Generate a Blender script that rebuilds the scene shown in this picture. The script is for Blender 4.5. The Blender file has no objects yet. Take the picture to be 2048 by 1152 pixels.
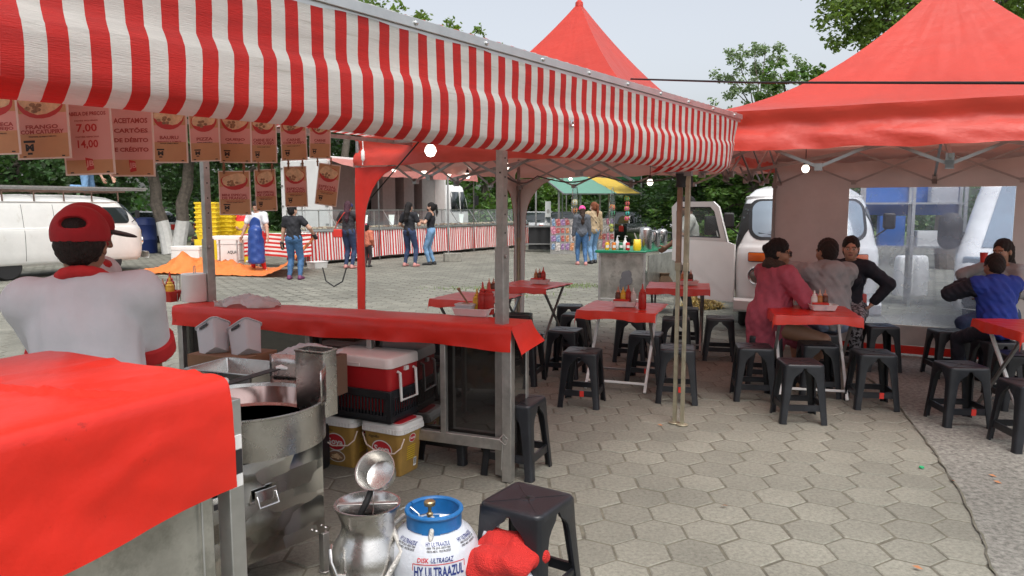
import bpy, bmesh, math, random
import numpy as np
from mathutils import Vector, Matrix, Euler
R = math.radians
rnd = random.Random(7); rng = np.random.default_rng(5)
scn = bpy.context.scene; COL = scn.collection

# ------------------------------------------------------------------ camera, sky, sun
PITCH = R(6.2); CAMZ = 1.65; FPX = 1480.0
cd = bpy.data.cameras.new('camera'); cam = bpy.data.objects.new('camera', cd); COL.objects.link(cam)
cam.location = (0, 0, CAMZ); cam.rotation_euler = (R(90)-PITCH, 0, 0)
cd.sensor_width = 36.0; cd.lens = 36.0*FPX/2048; cd.clip_start = 0.05; cd.clip_end = 1000
scn.camera = cam
SUN_EL, SUN_AZ = R(62), R(163)      # azimuth: direction the light comes from, measured from +y clockwise
w = bpy.data.worlds.new('World'); scn.world = w; w.use_nodes = True
nt = w.node_tree; bg = nt.nodes['Background']
sky = nt.nodes.new('ShaderNodeTexSky'); sky.sky_type = 'NISHITA'; sky.sun_disc = False
sky.sun_elevation = SUN_EL; sky.sun_rotation = SUN_AZ
sky.air_density = 1.0; sky.dust_density = 5.0; sky.ozone_density = 1.0; sky.altitude = 0
ovc = nt.nodes.new('ShaderNodeHueSaturation'); ovc.inputs['Saturation'].default_value = 0.34; ovc.inputs['Value'].default_value = 0.88
nt.links.new(sky.outputs[0], ovc.inputs['Color']); nt.links.new(ovc.outputs[0], bg.inputs['Color'])
bg.inputs['Strength'].default_value = 0.15
sd = bpy.data.lights.new('sun', 'SUN'); so = bpy.data.objects.new('sun', sd); COL.objects.link(so)
sd.energy = 0.9; sd.angle = R(40); sd.color = (1.0, 0.97, 0.92)
sdir = Vector((math.sin(SUN_AZ)*math.cos(SUN_EL), math.cos(SUN_AZ)*math.cos(SUN_EL), math.sin(SUN_EL)))
so.rotation_euler = sdir.to_track_quat('Z', 'Y').to_euler(); so.location = (0, 0, 30)
scn.view_settings.view_transform = 'Standard'; scn.view_settings.look = 'None'
scn.view_settings.exposure = 0.90; scn.view_settings.gamma = 1
try:
    scn.cycles.max_bounces = 10; scn.cycles.transparent_max_bounces = 16; scn.cycles.use_denoising = True
except Exception: pass

# ------------------------------------------------------------------ pixel helpers: where a sight line meets a height / a depth
def ray(px, py):
    x = (px-1024)/FPX; y = (576-py)/FPX
    return Vector((x, math.cos(PITCH)+y*math.sin(PITCH), -math.sin(PITCH)+y*math.cos(PITCH)))
def G(px, py, z=0.0):
    d = ray(px, py); t = (z-CAMZ)/d.z
    return Vector((d.x*t, d.y*t, z))
def P(px, py, Y):
    d = ray(px, py); t = Y/d.y
    return Vector((d.x*t, Y, CAMZ+d.z*t))
def hit(px, py, p0, dirxy):
    """sight line meets the vertical plane through p0 along dirxy -> (distance along, height)"""
    d = ray(px, py); a = np.array([[d.x, -dirxy[0]], [d.y, -dirxy[1]]]); t, s = np.linalg.solve(a, np.array([p0[0], p0[1]]))
    return s, CAMZ+d.z*t

# ------------------------------------------------------------------ materials
def L(h):
    if not isinstance(h, str): return tuple(h)
    h = h.lstrip('#'); c = [int(h[i:i+2], 16)/255 for i in (0, 2, 4)]
    return tuple(x/12.92 if x <= .04045 else ((x+.055)/1.055)**2.4 for x in c)
def M(name, col, rough=.5, metal=0., var=.0, vs=8., bump=0., bs=40., spec=.5, trans=0., alpha=1., emit=0., back=None, island=0., stretch=None, dirt=None, tcol=None, coat=0.):
    m = bpy.data.materials.new(name); m.use_nodes = True; n = m.node_tree.nodes; l = m.node_tree.links
    b = n['Principled BSDF']; out = n['Material Output']; c = L(col)
    b.inputs['Roughness'].default_value = rough; b.inputs['Metallic'].default_value = metal
    b.inputs['Specular IOR Level'].default_value = spec; b.inputs['Coat Weight'].default_value = coat
    tc = n.new('ShaderNodeTexCoord'); vec = tc.outputs['Object']
    if stretch:
        mp = n.new('ShaderNodeMapping'); mp.inputs['Scale'].default_value = stretch; l.new(vec, mp.inputs[0]); vec = mp.outputs[0]
    cur = None
    def mixc(fac, A, B):
        x = n.new('ShaderNodeMix'); x.data_type = 'RGBA'
        for sock, v in ((x.inputs[0], fac), (x.inputs[6], A), (x.inputs[7], B)):
            if hasattr(v, 'links') or hasattr(v, 'is_linked'): l.new(v, sock)
            elif isinstance(v, tuple): sock.default_value = v+(1,) if len(v) == 3 else v
            else: sock.default_value = v
        return x.outputs[2]
    def ramp(src, p0, p1, c0=(0,0,0), c1=(1,1,1)):
        r = n.new('ShaderNodeValToRGB'); r.color_ramp.elements[0].position = p0; r.color_ramp.elements[1].position = p1
        r.color_ramp.elements[0].color = tuple(c0)+(1,); r.color_ramp.elements[1].color = tuple(c1)+(1,); l.new(src, r.inputs[0]); return r.outputs[0]
    base = c
    if var > 0:
        nz = n.new('ShaderNodeTexNoise'); nz.inputs['Scale'].default_value = vs; nz.inputs['Detail'].default_value = 6; nz.inputs['Roughness'].default_value = .65; l.new(vec, nz.inputs['Vector'])
        lo = tuple(max(0, x*(1-var)) for x in c); hi = tuple(min(1, x*(1+var)) for x in c)
        base = ramp(nz.outputs['Fac'], .3, .7, lo, hi)
        rr = n.new('ShaderNodeMapRange'); rr.inputs['To Min'].default_value = max(0, rough-.08); rr.inputs['To Max'].default_value = min(1, rough+.1); l.new(nz.outputs['Fac'], rr.inputs['Value']); l.new(rr.outputs[0], b.inputs['Roughness'])
    if island > 0:
        ge = n.new('ShaderNodeNewGeometry'); hs = n.new('ShaderNodeHueSaturation')
        mr = n.new('ShaderNodeMapRange'); mr.inputs['To Min'].default_value = 1-island; mr.inputs['To Max'].default_value = 1+island; l.new(ge.outputs['Random Per Island'], mr.inputs['Value']); l.new(mr.outputs[0], hs.inputs['Value'])
        mh = n.new('ShaderNodeMapRange'); mh.inputs['To Min'].default_value = .485; mh.inputs['To Max'].default_value = .515; l.new(ge.outputs['Random Per Island'], mh.inputs['Value']); l.new(mh.outputs[0], hs.inputs['Hue'])
        if isinstance(base, tuple): hs.inputs['Color'].default_value = base+(1,)
        else: l.new(base, hs.inputs['Color'])
        base = hs.outputs[0]
    if dirt:
        dc, dscale, d0, d1 = dirt
        nd = n.new('ShaderNodeTexNoise'); nd.inputs['Scale'].default_value = dscale; nd.inputs['Detail'].default_value = 8; nd.inputs['Roughness'].default_value = .7; l.new(vec, nd.inputs['Vector'])
        base = mixc(ramp(nd.outputs['Fac'], d0, d1), base, L(dc))
    if back is not None:
        ge2 = n.new('ShaderNodeNewGeometry'); base = mixc(ge2.outputs['Backfacing'], base, L(back))
    if isinstance(base, tuple): b.inputs['Base Color'].default_value = base+(1,)
    else: l.new(base, b.inputs['Base Color'])
    if bump > 0:
        nb = n.new('ShaderNodeTexNoise'); nb.inputs['Scale'].default_value = bs; nb.inputs['Detail'].default_value = 5; l.new(vec, nb.inputs['Vector'])
        bp = n.new('ShaderNodeBump'); bp.inputs['Strength'].default_value = bump; bp.inputs['Distance'].default_value = .02; l.new(nb.outputs['Fac'], bp.inputs['Height']); l.new(bp.outputs[0], b.inputs['Normal'])
    if alpha < 1: b.inputs['Alpha'].default_value = alpha
    if emit > 0:
        b.inputs['Emission Color'].default_value = c+(1,); b.inputs['Emission Strength'].default_value = emit
    if trans > 0:
        t = n.new('ShaderNodeBsdfTranslucent'); mx = n.new('ShaderNodeMixShader'); mx.inputs[0].default_value = trans
        if tcol: t.inputs['Color'].default_value = L(tcol)+(1,)
        elif isinstance(base, tuple): t.inputs['Color'].default_value = base+(1,)
        else: l.new(base, t.inputs['Color'])
        l.new(b.outputs[0], mx.inputs[1]); l.new(t.outputs[0], mx.inputs[2]); l.new(mx.outputs[0], out.inputs['Surface'])
    return m
def clear_mat(name, tint, haze, hazecol, rough=.05, ior_mix=.08):
    """clear plastic / glass sheet: see-through, a milky share and a gloss"""
    m = bpy.data.materials.new(name); m.use_nodes = True; n = m.node_tree.nodes; l = m.node_tree.links; n.remove(n['Principled BSDF']); out = n['Material Output']
    t = n.new('ShaderNodeBsdfTransparent'); t.inputs[0].default_value = L(tint)+(1,)
    d = n.new('ShaderNodeBsdfTranslucent'); d.inputs[0].default_value = L(hazecol)+(1,)
    d2 = n.new('ShaderNodeBsdfDiffuse'); d2.inputs[0].default_value = L(hazecol)+(1,)
    g = n.new('ShaderNodeBsdfGlossy'); g.inputs['Roughness'].default_value = rough
    a0 = n.new('ShaderNodeMixShader'); a0.inputs[0].default_value = .5; l.new(d.outputs[0], a0.inputs[1]); l.new(d2.outputs[0], a0.inputs[2])
    a = n.new('ShaderNodeMixShader'); a.inputs[0].default_value = haze; l.new(t.outputs[0], a.inputs[1]); l.new(a0.outputs[0], a.inputs[2])
    tc = n.new('ShaderNodeTexCoord'); nz = n.new('ShaderNodeTexNoise'); nz.inputs['Scale'].default_value = 3; nz.inputs['Detail'].default_value = 6; l.new(tc.outputs['Object'], nz.inputs['Vector'])
    mr = n.new('ShaderNodeMapRange'); mr.inputs['From Min'].default_value = .35; mr.inputs['From Max'].default_value = .7; mr.inputs['To Min'].default_value = haze*.5; mr.inputs['To Max'].default_value = min(1, haze*1.7); l.new(nz.outputs['Fac'], mr.inputs['Value']); l.new(mr.outputs[0], a.inputs[0])
    f = n.new('ShaderNodeFresnel'); f.inputs[0].default_value = 1.35
    x = n.new('ShaderNodeMixShader'); l.new(f.outputs[0], x.inputs[0]); l.new(a.outputs[0], x.inputs[1]); l.new(g.outputs[0], x.inputs[2]); l.new(x.outputs[0], out.inputs['Surface'])
    return m
RED = '#c81a10'
m_redtarp = M('red_vinyl', (.58,.018,.008), .36, var=.16, vs=2.2, bump=.22, bs=9, dirt=('#8a1c12',16,.64,.74))
m_redcloth = M('red_tablecloth', (.62,.028,.010), .30, var=.06, vs=5, bump=.12, bs=18)
m_canopy = M('red_canopy', (.62,.030,.012), .46, var=.10, vs=1.6, bump=.6, bs=7, trans=.34, back='#bdb2ae', tcol=(.68,.26,.20), spec=.75, stretch=(1,1,1.6))
_b = m_canopy.node_tree.nodes['Principled BSDF']; _b.inputs['Sheen Weight'].default_value = .28; _b.inputs['Sheen Roughness'].default_value = .45; _b.inputs['Sheen Tint'].default_value = (1,.75,.7,1)
m_strred = M('awning_red', (.50,.018,.014), .45, var=.20, vs=4, bump=.24, bs=90, trans=.42, stretch=(1,.35,5), dirt=('#7a2420',9,.62,.8))
m_strwhite = M('awning_white', (.62,.62,.585), .48, var=.13, vs=4, bump=.24, bs=90, trans=.42, stretch=(1,.35,5), dirt=('#8d8774',7,.58,.82))
m_stripe_r = M('skirt_red', (.56,.022,.018), .6, var=.1, trans=.1)
m_stripe_w = M('skirt_white', (.72,.71,.69), .6, var=.08, trans=.1)
m_steel = M('stainless', (.56,.55,.53), .26, 1, var=.18, vs=6, bump=.05, bs=60, dirt=('#6a6760',18,.68,.9))
m_steelmirror = M('engine_turned_steel', (.50,.50,.48), .16, 1, var=.25, vs=9)
m_alu = M('aluminium', (.58,.59,.58), .42, 1, var=.1, vs=10)
m_panel = M('dull_panel', (.52,.52,.48), .30, .8, var=.35, vs=4, bump=.05, bs=30, dirt=('#8f8f86',11,.5,.75))
m_galv = M('galvanised', (.44,.43,.41), .42, .85, var=.2, vs=14)
m_yelsteel = M('oxidised_zinc', (.40,.37,.27), .45, .7, var=.2, vs=12)
m_frame = M('tent_frame_grey', (.30,.30,.295), .38, .85, var=.15)
m_rustpole = M('brownish_pole', (.30,.20,.14), .5, .5, var=.25, vs=9)
m_black = M('black_plastic', (.011,.0125,.016), .34, var=.3, vs=7, bump=.04, bs=90, dirt=('#34353a',7,.56,.9))
m_blackmat = M('black_rubber', (.012,.012,.013), .6)
m_tape = M('red_tape', (.55,.03,.02), .5)
m_white = M('white_plastic', (.72,.72,.70), .35, var=.06, vs=4)
m_milky = M('milky_plastic', (.70,.71,.73), .3, trans=.35)
m_bag = M('thin_plastic_bag', (.74,.72,.70), .25, trans=.45, bump=.3, bs=30)
m_paint = M('white_van_paint', (.70,.70,.69), .22, var=.05, vs=2, coat=.4)
m_paintold = M('worn_van_paint', (.66,.66,.63), .35, var=.08, vs=2, dirt=('#a59a86',3,.60,.85))
m_rubber = M('tyre_rubber', (.015,.015,.016), .75)
m_glass = M('dark_glass', (.022,.028,.03), .05, spec=.8)
m_glassb = M('windscreen_glass', (.20,.25,.30), .06, spec=.9)
m_chrome = M('chrome', (.7,.7,.7), .12, 1)
m_orange = M('amber_lens', (.55,.10,.01), .15)
m_darkpanel = M('glossy_dark_panel', (.018,.016,.015), .03, spec=.7)
m_darkpanel.node_tree.nodes['Principled BSDF'].inputs['IOR'].default_value = 1.85
m_wall = M('tent_wall_fabric', (.52,.475,.45), .75, var=.12, vs=1.5, bump=.2, bs=6, trans=.12)
m_vinyl = clear_mat('clear_vinyl', '#e8eef8', .24, '#d4e0f4', .12)
m_showglass = clear_mat('display_glass', '#e9eeee', .10, '#d9e0e0', .05)
m_leaf = M('leaf_green', (.075,.145,.028), .55, island=.55, trans=.30, tcol=(.16,.30,.03))
m_leafdark = M('leaf_dark', (.032,.075,.018), .55, island=.55, trans=.22, tcol=(.09,.20,.03))
m_leaflight = M('leaf_light', (.10,.165,.030), .55, island=.5, trans=.35, tcol=(.26,.38,.05))
m_leafgrey = M('leaf_greygreen', (.20,.27,.14), .6, island=.4, trans=.3, tcol=(.2,.3,.1))
m_bark = M('bark', (.12,.10,.08), .85, var=.4, vs=8, bump=.6, bs=18)
m_lime = M('limewash', (.62,.61,.58), .8, var=.12, vs=6, bump=.3, bs=18)
m_grass = M('grass_blade', (.14,.21,.045), .6, island=.4, trans=.25)
m_bulb = M('lit_bulb', (1.0,.92,.78), .3, emit=2.2)
m_orangetarp = M('orange_tarp', (.72,.20,.045), .45, var=.1, vs=3, trans=.1, bump=.3, bs=9)
m_wood = M('old_wood', (.20,.18,.16), .8, var=.3)
m_card = M('cardboard', (.24,.135,.075), .85, var=.12, vs=5)
m_coolred = M('cooler_red', (.42,.014,.018), .4, var=.05)
m_coollid = M('cooler_lid_white', (.68,.60,.57), .42, var=.05)
m_gold = M('bucket_gold', (.36,.215,.055), .38, var=.15, vs=14)
m_bluegas = M('blue_enamel', (.012,.125,.34), .38, var=.2, vs=14, dirt=('#3b5a70',20,.65,.85))
m_gaswrap = M('white_film', (.66,.70,.76), .3, trans=.25, bump=.25, bs=26, var=.06)
m_ink = M('blue_ink', (.015,.03,.16), .5)
m_inkred = M('red_ink', (.50,.02,.03), .5)
m_inkdark = M('black_ink', (.02,.018,.02), .6)
m_brass = M('brass', (.45,.36,.20), .35, .9, var=.2)
m_braid = M('braided_hose', (.52,.51,.48), .4, .6, bump=.5, bs=160)
m_signred = M('sign_print_red', (.36,.045,.035), .55)
m_signred2 = M('sign_print_brightred', (.50,.03,.03), .5)
m_signtan = M('sign_print_tan', (.52,.28,.135), .6, var=.12, vs=6)
m_signpink = M('sign_print_pink', (.68,.33,.29), .6, var=.1, vs=4)
m_signedge = M('sign_laminate', (.72,.60,.52), .3)
m_pastry = M('pastry_print', (.66,.46,.27), .6, var=.3, vs=30)
m_pastry2 = M('filling_print', (.30,.17,.09), .6, var=.6, vs=60)
m_yel = M('yellow_crate', (.72,.52,.02), .4, var=.06)
m_greentop = M('green_counter', (.008,.20,.10), .35, var=.1)
m_greenawn = M('green_awning', (.17,.38,.29), .6, trans=.35, var=.08)
m_yelawn = M('yellow_awning', (.72,.50,.07), .6, trans=.35, var=.08)
m_greennet = M('green_net', (.03,.13,.06), .7, trans=.3)
m_truckgrey = M('truck_inside_grey', (.26,.25,.24), .6, var=.1)
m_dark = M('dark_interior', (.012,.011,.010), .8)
m_pinkawn = M('faded_red_awning', (.62,.25,.22), .6, trans=.4, var=.1)
m_straw = M('straw', (.55,.40,.14), .8, island=.35)
m_paninside = M('red_reflection_steel', (.46,.33,.30), .13, 1, var=.15, vs=5)  # reddish base colour paints in the red cover's reflection on the steel
m_oil = M('frying_oil', (.045,.016,.006), .04, spec=.8)
m_moss = M('joint_dirt', (.11,.103,.078), .95, var=.4, vs=9, dirt=('#4d5a2c',3,.6,.75))

# ------------------------------------------------------------------ mesh builder
class MB:
    def __init__(s): s.v = []; s.f = []; s.m = []
    def add(s, vs, fs, mi=0, T=None):
        o = len(s.v)
        if T is not None: vs = [T @ Vector(p) for p in vs]
        s.v += [tuple(p) for p in vs]; s.f += [tuple(i+o for i in f) for f in fs]
        s.m += ([mi]*len(fs) if not isinstance(mi, (list, tuple)) else list(mi)); return s
    def box(s, c, sz, mi=0, rz=0, rx=0, ry=0, top=(1, 1), T=None):
        x, y, z = (q/2 for q in sz); tx, ty = top
        vs = [(-x,-y,-z),(x,-y,-z),(x,y,-z),(-x,y,-z),(-x*tx,-y*ty,z),(x*tx,-y*ty,z),(x*tx,y*ty,z),(-x*tx,y*ty,z)]
        A = Matrix.Translation(c) @ Euler((rx, ry, rz)).to_matrix().to_4x4()
        if T is not None: A = T @ A
        return s.add(vs, [(0,3,2,1),(4,5,6,7),(0,1,5,4),(1,2,6,5),(2,3,7,6),(3,0,4,7)], mi, A)
    def tube(s, pts, r, n=8, mi=0, closed=False, cap=True):
        pts = [Vector(p) for p in pts]; N = len(pts); rs = r if isinstance(r, (list, tuple)) else [r]*N
        up = None; rings = []
        for i, p in enumerate(pts):
            a = pts[i-1] if (i > 0 or closed) else p; b = pts[(i+1) % N] if (i < N-1 or closed) else p
            d = (b-a).normalized() if (b-a).length > 1e-9 else Vector((0, 0, 1))
            if up is None: up = d.orthogonal().normalized()
            up = (up-d*up.dot(d))
            up = up.normalized() if up.length > 1e-6 else d.orthogonal().normalized()
            q = d.cross(up); rings.append([p+(up*math.cos(2*math.pi*k/n)+q*math.sin(2*math.pi*k/n))*rs[i] for k in range(n)])
        vs = [v for rg in rings for v in rg]; fs = []
        for i in range(N if closed else N-1):
            j = (i+1) % N
            for k in range(n): fs.append((i*n+k, i*n+(k+1) % n, j*n+(k+1) % n, j*n+k))
        if cap and not closed: fs += [tuple(range(n-1, -1, -1)), tuple((N-1)*n+k for k in range(n))]
        return s.add(vs, fs, mi)
    def bar(s, a, b, w, h, mi=0, up=(0, 0, 1)):
        a, b = Vector(a), Vector(b); d = (b-a); ln = d.length; d.normalize(); u = Vector(up)
        if abs(d.dot(u)) > .98: u = Vector((1, 0, 0))
        x = d.cross(u).normalized(); u = x.cross(d)
        vs = [p+x*sx*w/2+u*sy*h/2 for p in (a, b) for sx, sy in ((-1,-1),(1,-1),(1,1),(-1,1))]
        return s.add(vs, [(0,3,2,1),(4,5,6,7),(0,1,5,4),(1,2,6,5),(2,3,7,6),(3,0,4,7)], mi)
    def lathe(s, prof, n=24, c=(0, 0, 0), mi=0, T=None, a0=0, a1=2*math.pi):
        full = abs(a1-a0-2*math.pi) < 1e-6; cols = n if full else n+1; vs = []; fs = []; mm = []
        for r, z in prof:
            for k in range(cols):
                a = a0+(a1-a0)*k/n; vs.append((c[0]+r*math.cos(a), c[1]+r*math.sin(a), c[2]+z))
        for i in range(len(prof)-1):
            for k in range(n):
                k2 = (k+1) % cols; fs.append((i*cols+k, i*cols+k2, (i+1)*cols+k2, (i+1)*cols+k)); mm.append(mi[i] if isinstance(mi, (list, tuple)) else mi)
        if full:
            if prof[0][0] > 1e-4: fs.append(tuple(range(cols-1, -1, -1))); mm.append(mm[0])
            if prof[-1][0] > 1e-4: fs.append(tuple((len(prof)-1)*cols+k for k in range(cols))); mm.append(mm[len(prof)*0+(len(prof)-2)*n])
        return s.add(vs, fs, mm, T)
    def grid(s, A, mi=0, cu=False, T=None):
        n, m = len(A), len(A[0]); vs = [p for row in A for p in row]; fs = []; mm = []
        for i in range(n if cu else n-1):
            for j in range(m-1):
                i2 = (i+1) % n; fs.append((i*m+j, i2*m+j, i2*m+j+1, i*m+j+1)); mm.append(mi(i, j) if callable(mi) else mi)
        return s.add(vs, fs, mm, T)
    def prism(s, poly, z0, z1, mi=0, T=None):
        n = len(poly); vs = [(x, y, z0) for x, y in poly]+[(x, y, z1) for x, y in poly]
        fs = [tuple(range(n-1, -1, -1)), tuple(range(n, 2*n))]+[(k, (k+1) % n, n+(k+1) % n, n+k) for k in range(n)]
        return s.add(vs, fs, mi, T)
    def ball(s, c, r, n=12, m=8, mi=0, sc=(1, 1, 1)):
        prof = [(r*math.sin(math.pi*i/m), -r*math.cos(math.pi*i/m)) for i in range(m+1)]
        return s.lathe(prof, n, (0, 0, 0), mi, Matrix.Translation(c) @ Matrix.Diagonal((*sc, 1)))
    def obj(s, name, mats, parent=None, bevel=0, ang=38, loc=None, smooth=True, solid=0, sub=0):
        me = bpy.data.meshes.new(name); me.from_pydata(s.v, [], s.f); me.update()
        mats = mats if isinstance(mats, (list, tuple)) else [mats]
        for m in mats: me.materials.append(m)
        if len(mats) > 1: me.polygons.foreach_set('material_index', np.array(s.m, dtype=np.int32))
        if smooth:
            me.polygons.foreach_set('use_smooth', np.ones(len(me.polygons), dtype=bool)); me.set_sharp_from_angle(angle=R(ang))
        o = bpy.data.objects.new(name, me); COL.objects.link(o)
        if parent is not None: o.parent = parent
        if loc is not None: o.location = loc
        if sub:
            d = o.modifiers.new('sub', 'SUBSURF'); d.levels = sub; d.render_levels = sub
        if solid:
            d = o.modifiers.new('thick', 'SOLIDIFY'); d.thickness = solid; d.offset = 0
        if bevel:
            d = o.modifiers.new('bevel', 'BEVEL'); d.width = bevel; d.segments = 2; d.limit_method = 'ANGLE'; d.angle_limit = R(40)
        return o
def tag(o, label=None, cat=None, group=None, kind=None):
    if label: o['label'] = label
    if cat: o['category'] = cat
    if group: o['group'] = group
    if kind: o['kind'] = kind
    return o
def thing(name, label, cat, loc=(0, 0, 0), rz=0, group=None, rot=None):
    o = bpy.data.objects.new(name, None); COL.objects.link(o); o.empty_display_size = .1
    o.location = loc; o.rotation_euler = rot if rot is not None else (0, 0, rz)
    return tag(o, label, cat, group)
KIDS = {}
def dup(root, loc, rz, label, group=None):
    def cp(o, par):
        c = o.copy(); COL.objects.link(c)
        if par is not None: c.parent = par
        for ch in [x for x in bpy.data.objects if x.parent == o]: cp(ch, c)
        return c
    r = cp(root, None); r.location = loc; r.rotation_euler = (0, 0, rz); r['label'] = label
    if group: r['group'] = group
    return r
_tc = {}
def text_vf(txt, bold=0.0):
    k = (txt, bold)
    if k in _tc: return _tc[k]
    cu = bpy.data.curves.new('lettering', 'FONT'); cu.body = txt; cu.size = 1.0; cu.align_x = 'CENTER'; cu.align_y = 'CENTER'; cu.offset = bold; cu.resolution_u = 2; cu.space_line = .85
    o = bpy.data.objects.new('lettering', cu); COL.objects.link(o); dg = bpy.context.evaluated_depsgraph_get(); dg.update()
    me = bpy.data.meshes.new_from_object(o.evaluated_get(dg)); v = [tuple(p.co) for p in me.vertices]; f = [tuple(p.vertices) for p in me.polygons]
    bpy.data.objects.remove(o); bpy.data.curves.remove(cu); bpy.data.meshes.remove(me)
    _tc[k] = (v, f); return v, f
def text(mb, txt, T, w=None, h=None, mi=0, bold=.015, fn=None, sl=0):
    """lettering fitted to a w x h box, centred on T's origin (x right, y up)"""
    v, f = text_vf(txt, bold); xs = [p[0] for p in v]; ys = [p[1] for p in v]
    cx, cy = (min(xs)+max(xs))/2, (min(ys)+max(ys))/2; sw, sh = max(xs)-min(xs), max(ys)-min(ys)
    sx = (w/sw) if w else h/sh; sy = (h/sh) if h else sx
    if w and not h: sy = sx
    vs = [((p[0]-cx)*sx+sl*(p[1]-cy)*sy, (p[1]-cy)*sy, 0) for p in v]
    if fn: vs = [fn(p) for p in vs]
    mb.add(vs, f, mi, T)
def frame(o, x, y):
    x = Vector(x).normalized(); y = Vector(y); y = (y-x*y.dot(x)).normalized(); z = x.cross(y)
    m = Matrix.Identity(4)
    for i in range(3): m[i][0], m[i][1], m[i][2], m[i][3] = x[i], y[i], z[i], o[i]
    return m
def rrect(w, d, r, n=4, inset=0):
    pts = []; w = w/2-inset; d = d/2-inset; r = max(1e-4, r-inset)
    for cx, cy, a in ((w-r, d-r, 0), (-w+r, d-r, 90), (-w+r, -d+r, 180), (w-r, -d+r, 270)):
        for k in range(n+1): pts.append((cx+r*math.cos(R(a+90*k/n)), cy+r*math.sin(R(a+90*k/n))))
    return pts
def rings(mb, rgs, mi=0, cap0=True, cap1=True, T=None):
    n = len(rgs[0]); vs = [p for r in rgs for p in r]; fs = []; mm = []
    for i in range(len(rgs)-1):
        for k in range(n): fs.append((i*n+k, i*n+(k+1) % n, (i+1)*n+(k+1) % n, (i+1)*n+k)); mm.append(mi[i] if isinstance(mi, list) else mi)
    if cap0: fs.append(tuple(range(n-1, -1, -1))); mm.append(mm[0])
    if cap1: fs.append(tuple((len(rgs)-1)*n+k for k in range(n))); mm.append(mm[-1] if mm else 0)
    return mb.add(vs, fs, mm, T)
def rbox(mb, w, d, prof, r, mi=0, n=4, T=None, cap0=True, cap1=True):
    """stack of rounded rectangles: prof = [(inset, z), ...]"""
    return rings(mb, [[(x, y, z) for x, y in rrect(w, d, r, n, i)] for i, z in prof], mi, cap0, cap1, T)
def nz3(x, y=0., z=0.):
    return (math.sin(x*1.7+y*2.3+z*1.1)+math.sin(x*3.1-y*1.9+z*2.7+1.3)*.6+math.sin(x*5.3+y*4.1-z*3.7+2.1)*.35)/1.95
# shared directions: the market grid runs about 60 degrees off the picture plane
UA = R(60); U = Vector((math.cos(UA), math.sin(UA), 0)); V = Vector((math.cos(UA-math.pi/2), math.sin(UA-math.pi/2), 0)); GRZ = UA-math.pi/2
# ------------------------------------------------------------------ ground
def rough_ground_mat(name, c0, c1, c2, scale):
    m = bpy.data.materials.new(name); m.use_nodes = True; n = m.node_tree.nodes; l = m.node_tree.links; b = n['Principled BSDF']; b.inputs['Roughness'].default_value = .85
    tc = n.new('ShaderNodeTexCoord'); a = n.new('ShaderNodeTexNoise'); a.inputs['Scale'].default_value = scale; a.inputs['Detail'].default_value = 9; a.inputs['Roughness'].default_value = .75
    big = n.new('ShaderNodeTexNoise'); big.inputs['Scale'].default_value = .9; big.inputs['Detail'].default_value = 5
    l.new(tc.outputs['Object'], a.inputs['Vector']); l.new(tc.outputs['Object'], big.inputs['Vector'])
    r = n.new('ShaderNodeValToRGB'); e = r.color_ramp.elements; e[0].position = .36; e[0].color = (*c0, 1); e[1].position = .66; e[1].color = (*c2, 1); x = e.new(.5); x.color = (*c1, 1)
    l.new(a.outputs['Fac'], r.inputs[0])
    ge = n.new('ShaderNodeNewGeometry'); mr = n.new('ShaderNodeMapRange'); mr.inputs['To Min'].default_value = .87; mr.inputs['To Max'].default_value = 1.10; l.new(ge.outputs['Random Per Island'], mr.inputs['Value'])
    mb_ = n.new('ShaderNodeMapRange'); mb_.inputs['From Min'].default_value = .3; mb_.inputs['From Max'].default_value = .7; mb_.inputs['To Min'].default_value = .76; mb_.inputs['To Max'].default_value = 1.12; l.new(big.outputs['Fac'], mb_.inputs['Value'])
    mu = n.new('ShaderNodeMath'); mu.operation = 'MULTIPLY'; l.new(mr.outputs[0], mu.inputs[0]); l.new(mb_.outputs[0], mu.inputs[1])
    hs = n.new('ShaderNodeHueSaturation'); l.new(r.outputs[0], hs.inputs['Color']); l.new(mu.outputs[0], hs.inputs['Value']); l.new(hs.outputs[0], b.inputs['Base Color'])
    bp = n.new('ShaderNodeBump'); bp.inputs['Strength'].default_value = .5; bp.inputs['Distance'].default_value = .006; l.new(a.outputs['Fac'], bp.inputs['Height']); l.new(bp.outputs[0], b.inputs['Normal'])
    return m
m_paver = rough_ground_mat('hexagon_paver', (.140,.139,.113), (.198,.194,.160), (.252,.246,.206), 46)
m_conc = rough_ground_mat('exposed_concrete', (.085,.083,.074), (.185,.181,.160), (.29,.284,.256), 30)
m_soil = M('ground_soil', (.16,.15,.105), .95, var=.35, vs=1.5)
m_lawn = M('lawn_green', (.10,.165,.035), .9, var=.35, vs=2)
gm = MB(); gm.grid([[(x, y, -.0045) for y in (-20, 2, 10, 40, 100, 400)] for x in (-400, -60, -10, 10, 60, 400)]); tag(gm.obj('ground', m_moss), kind='structure')
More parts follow.
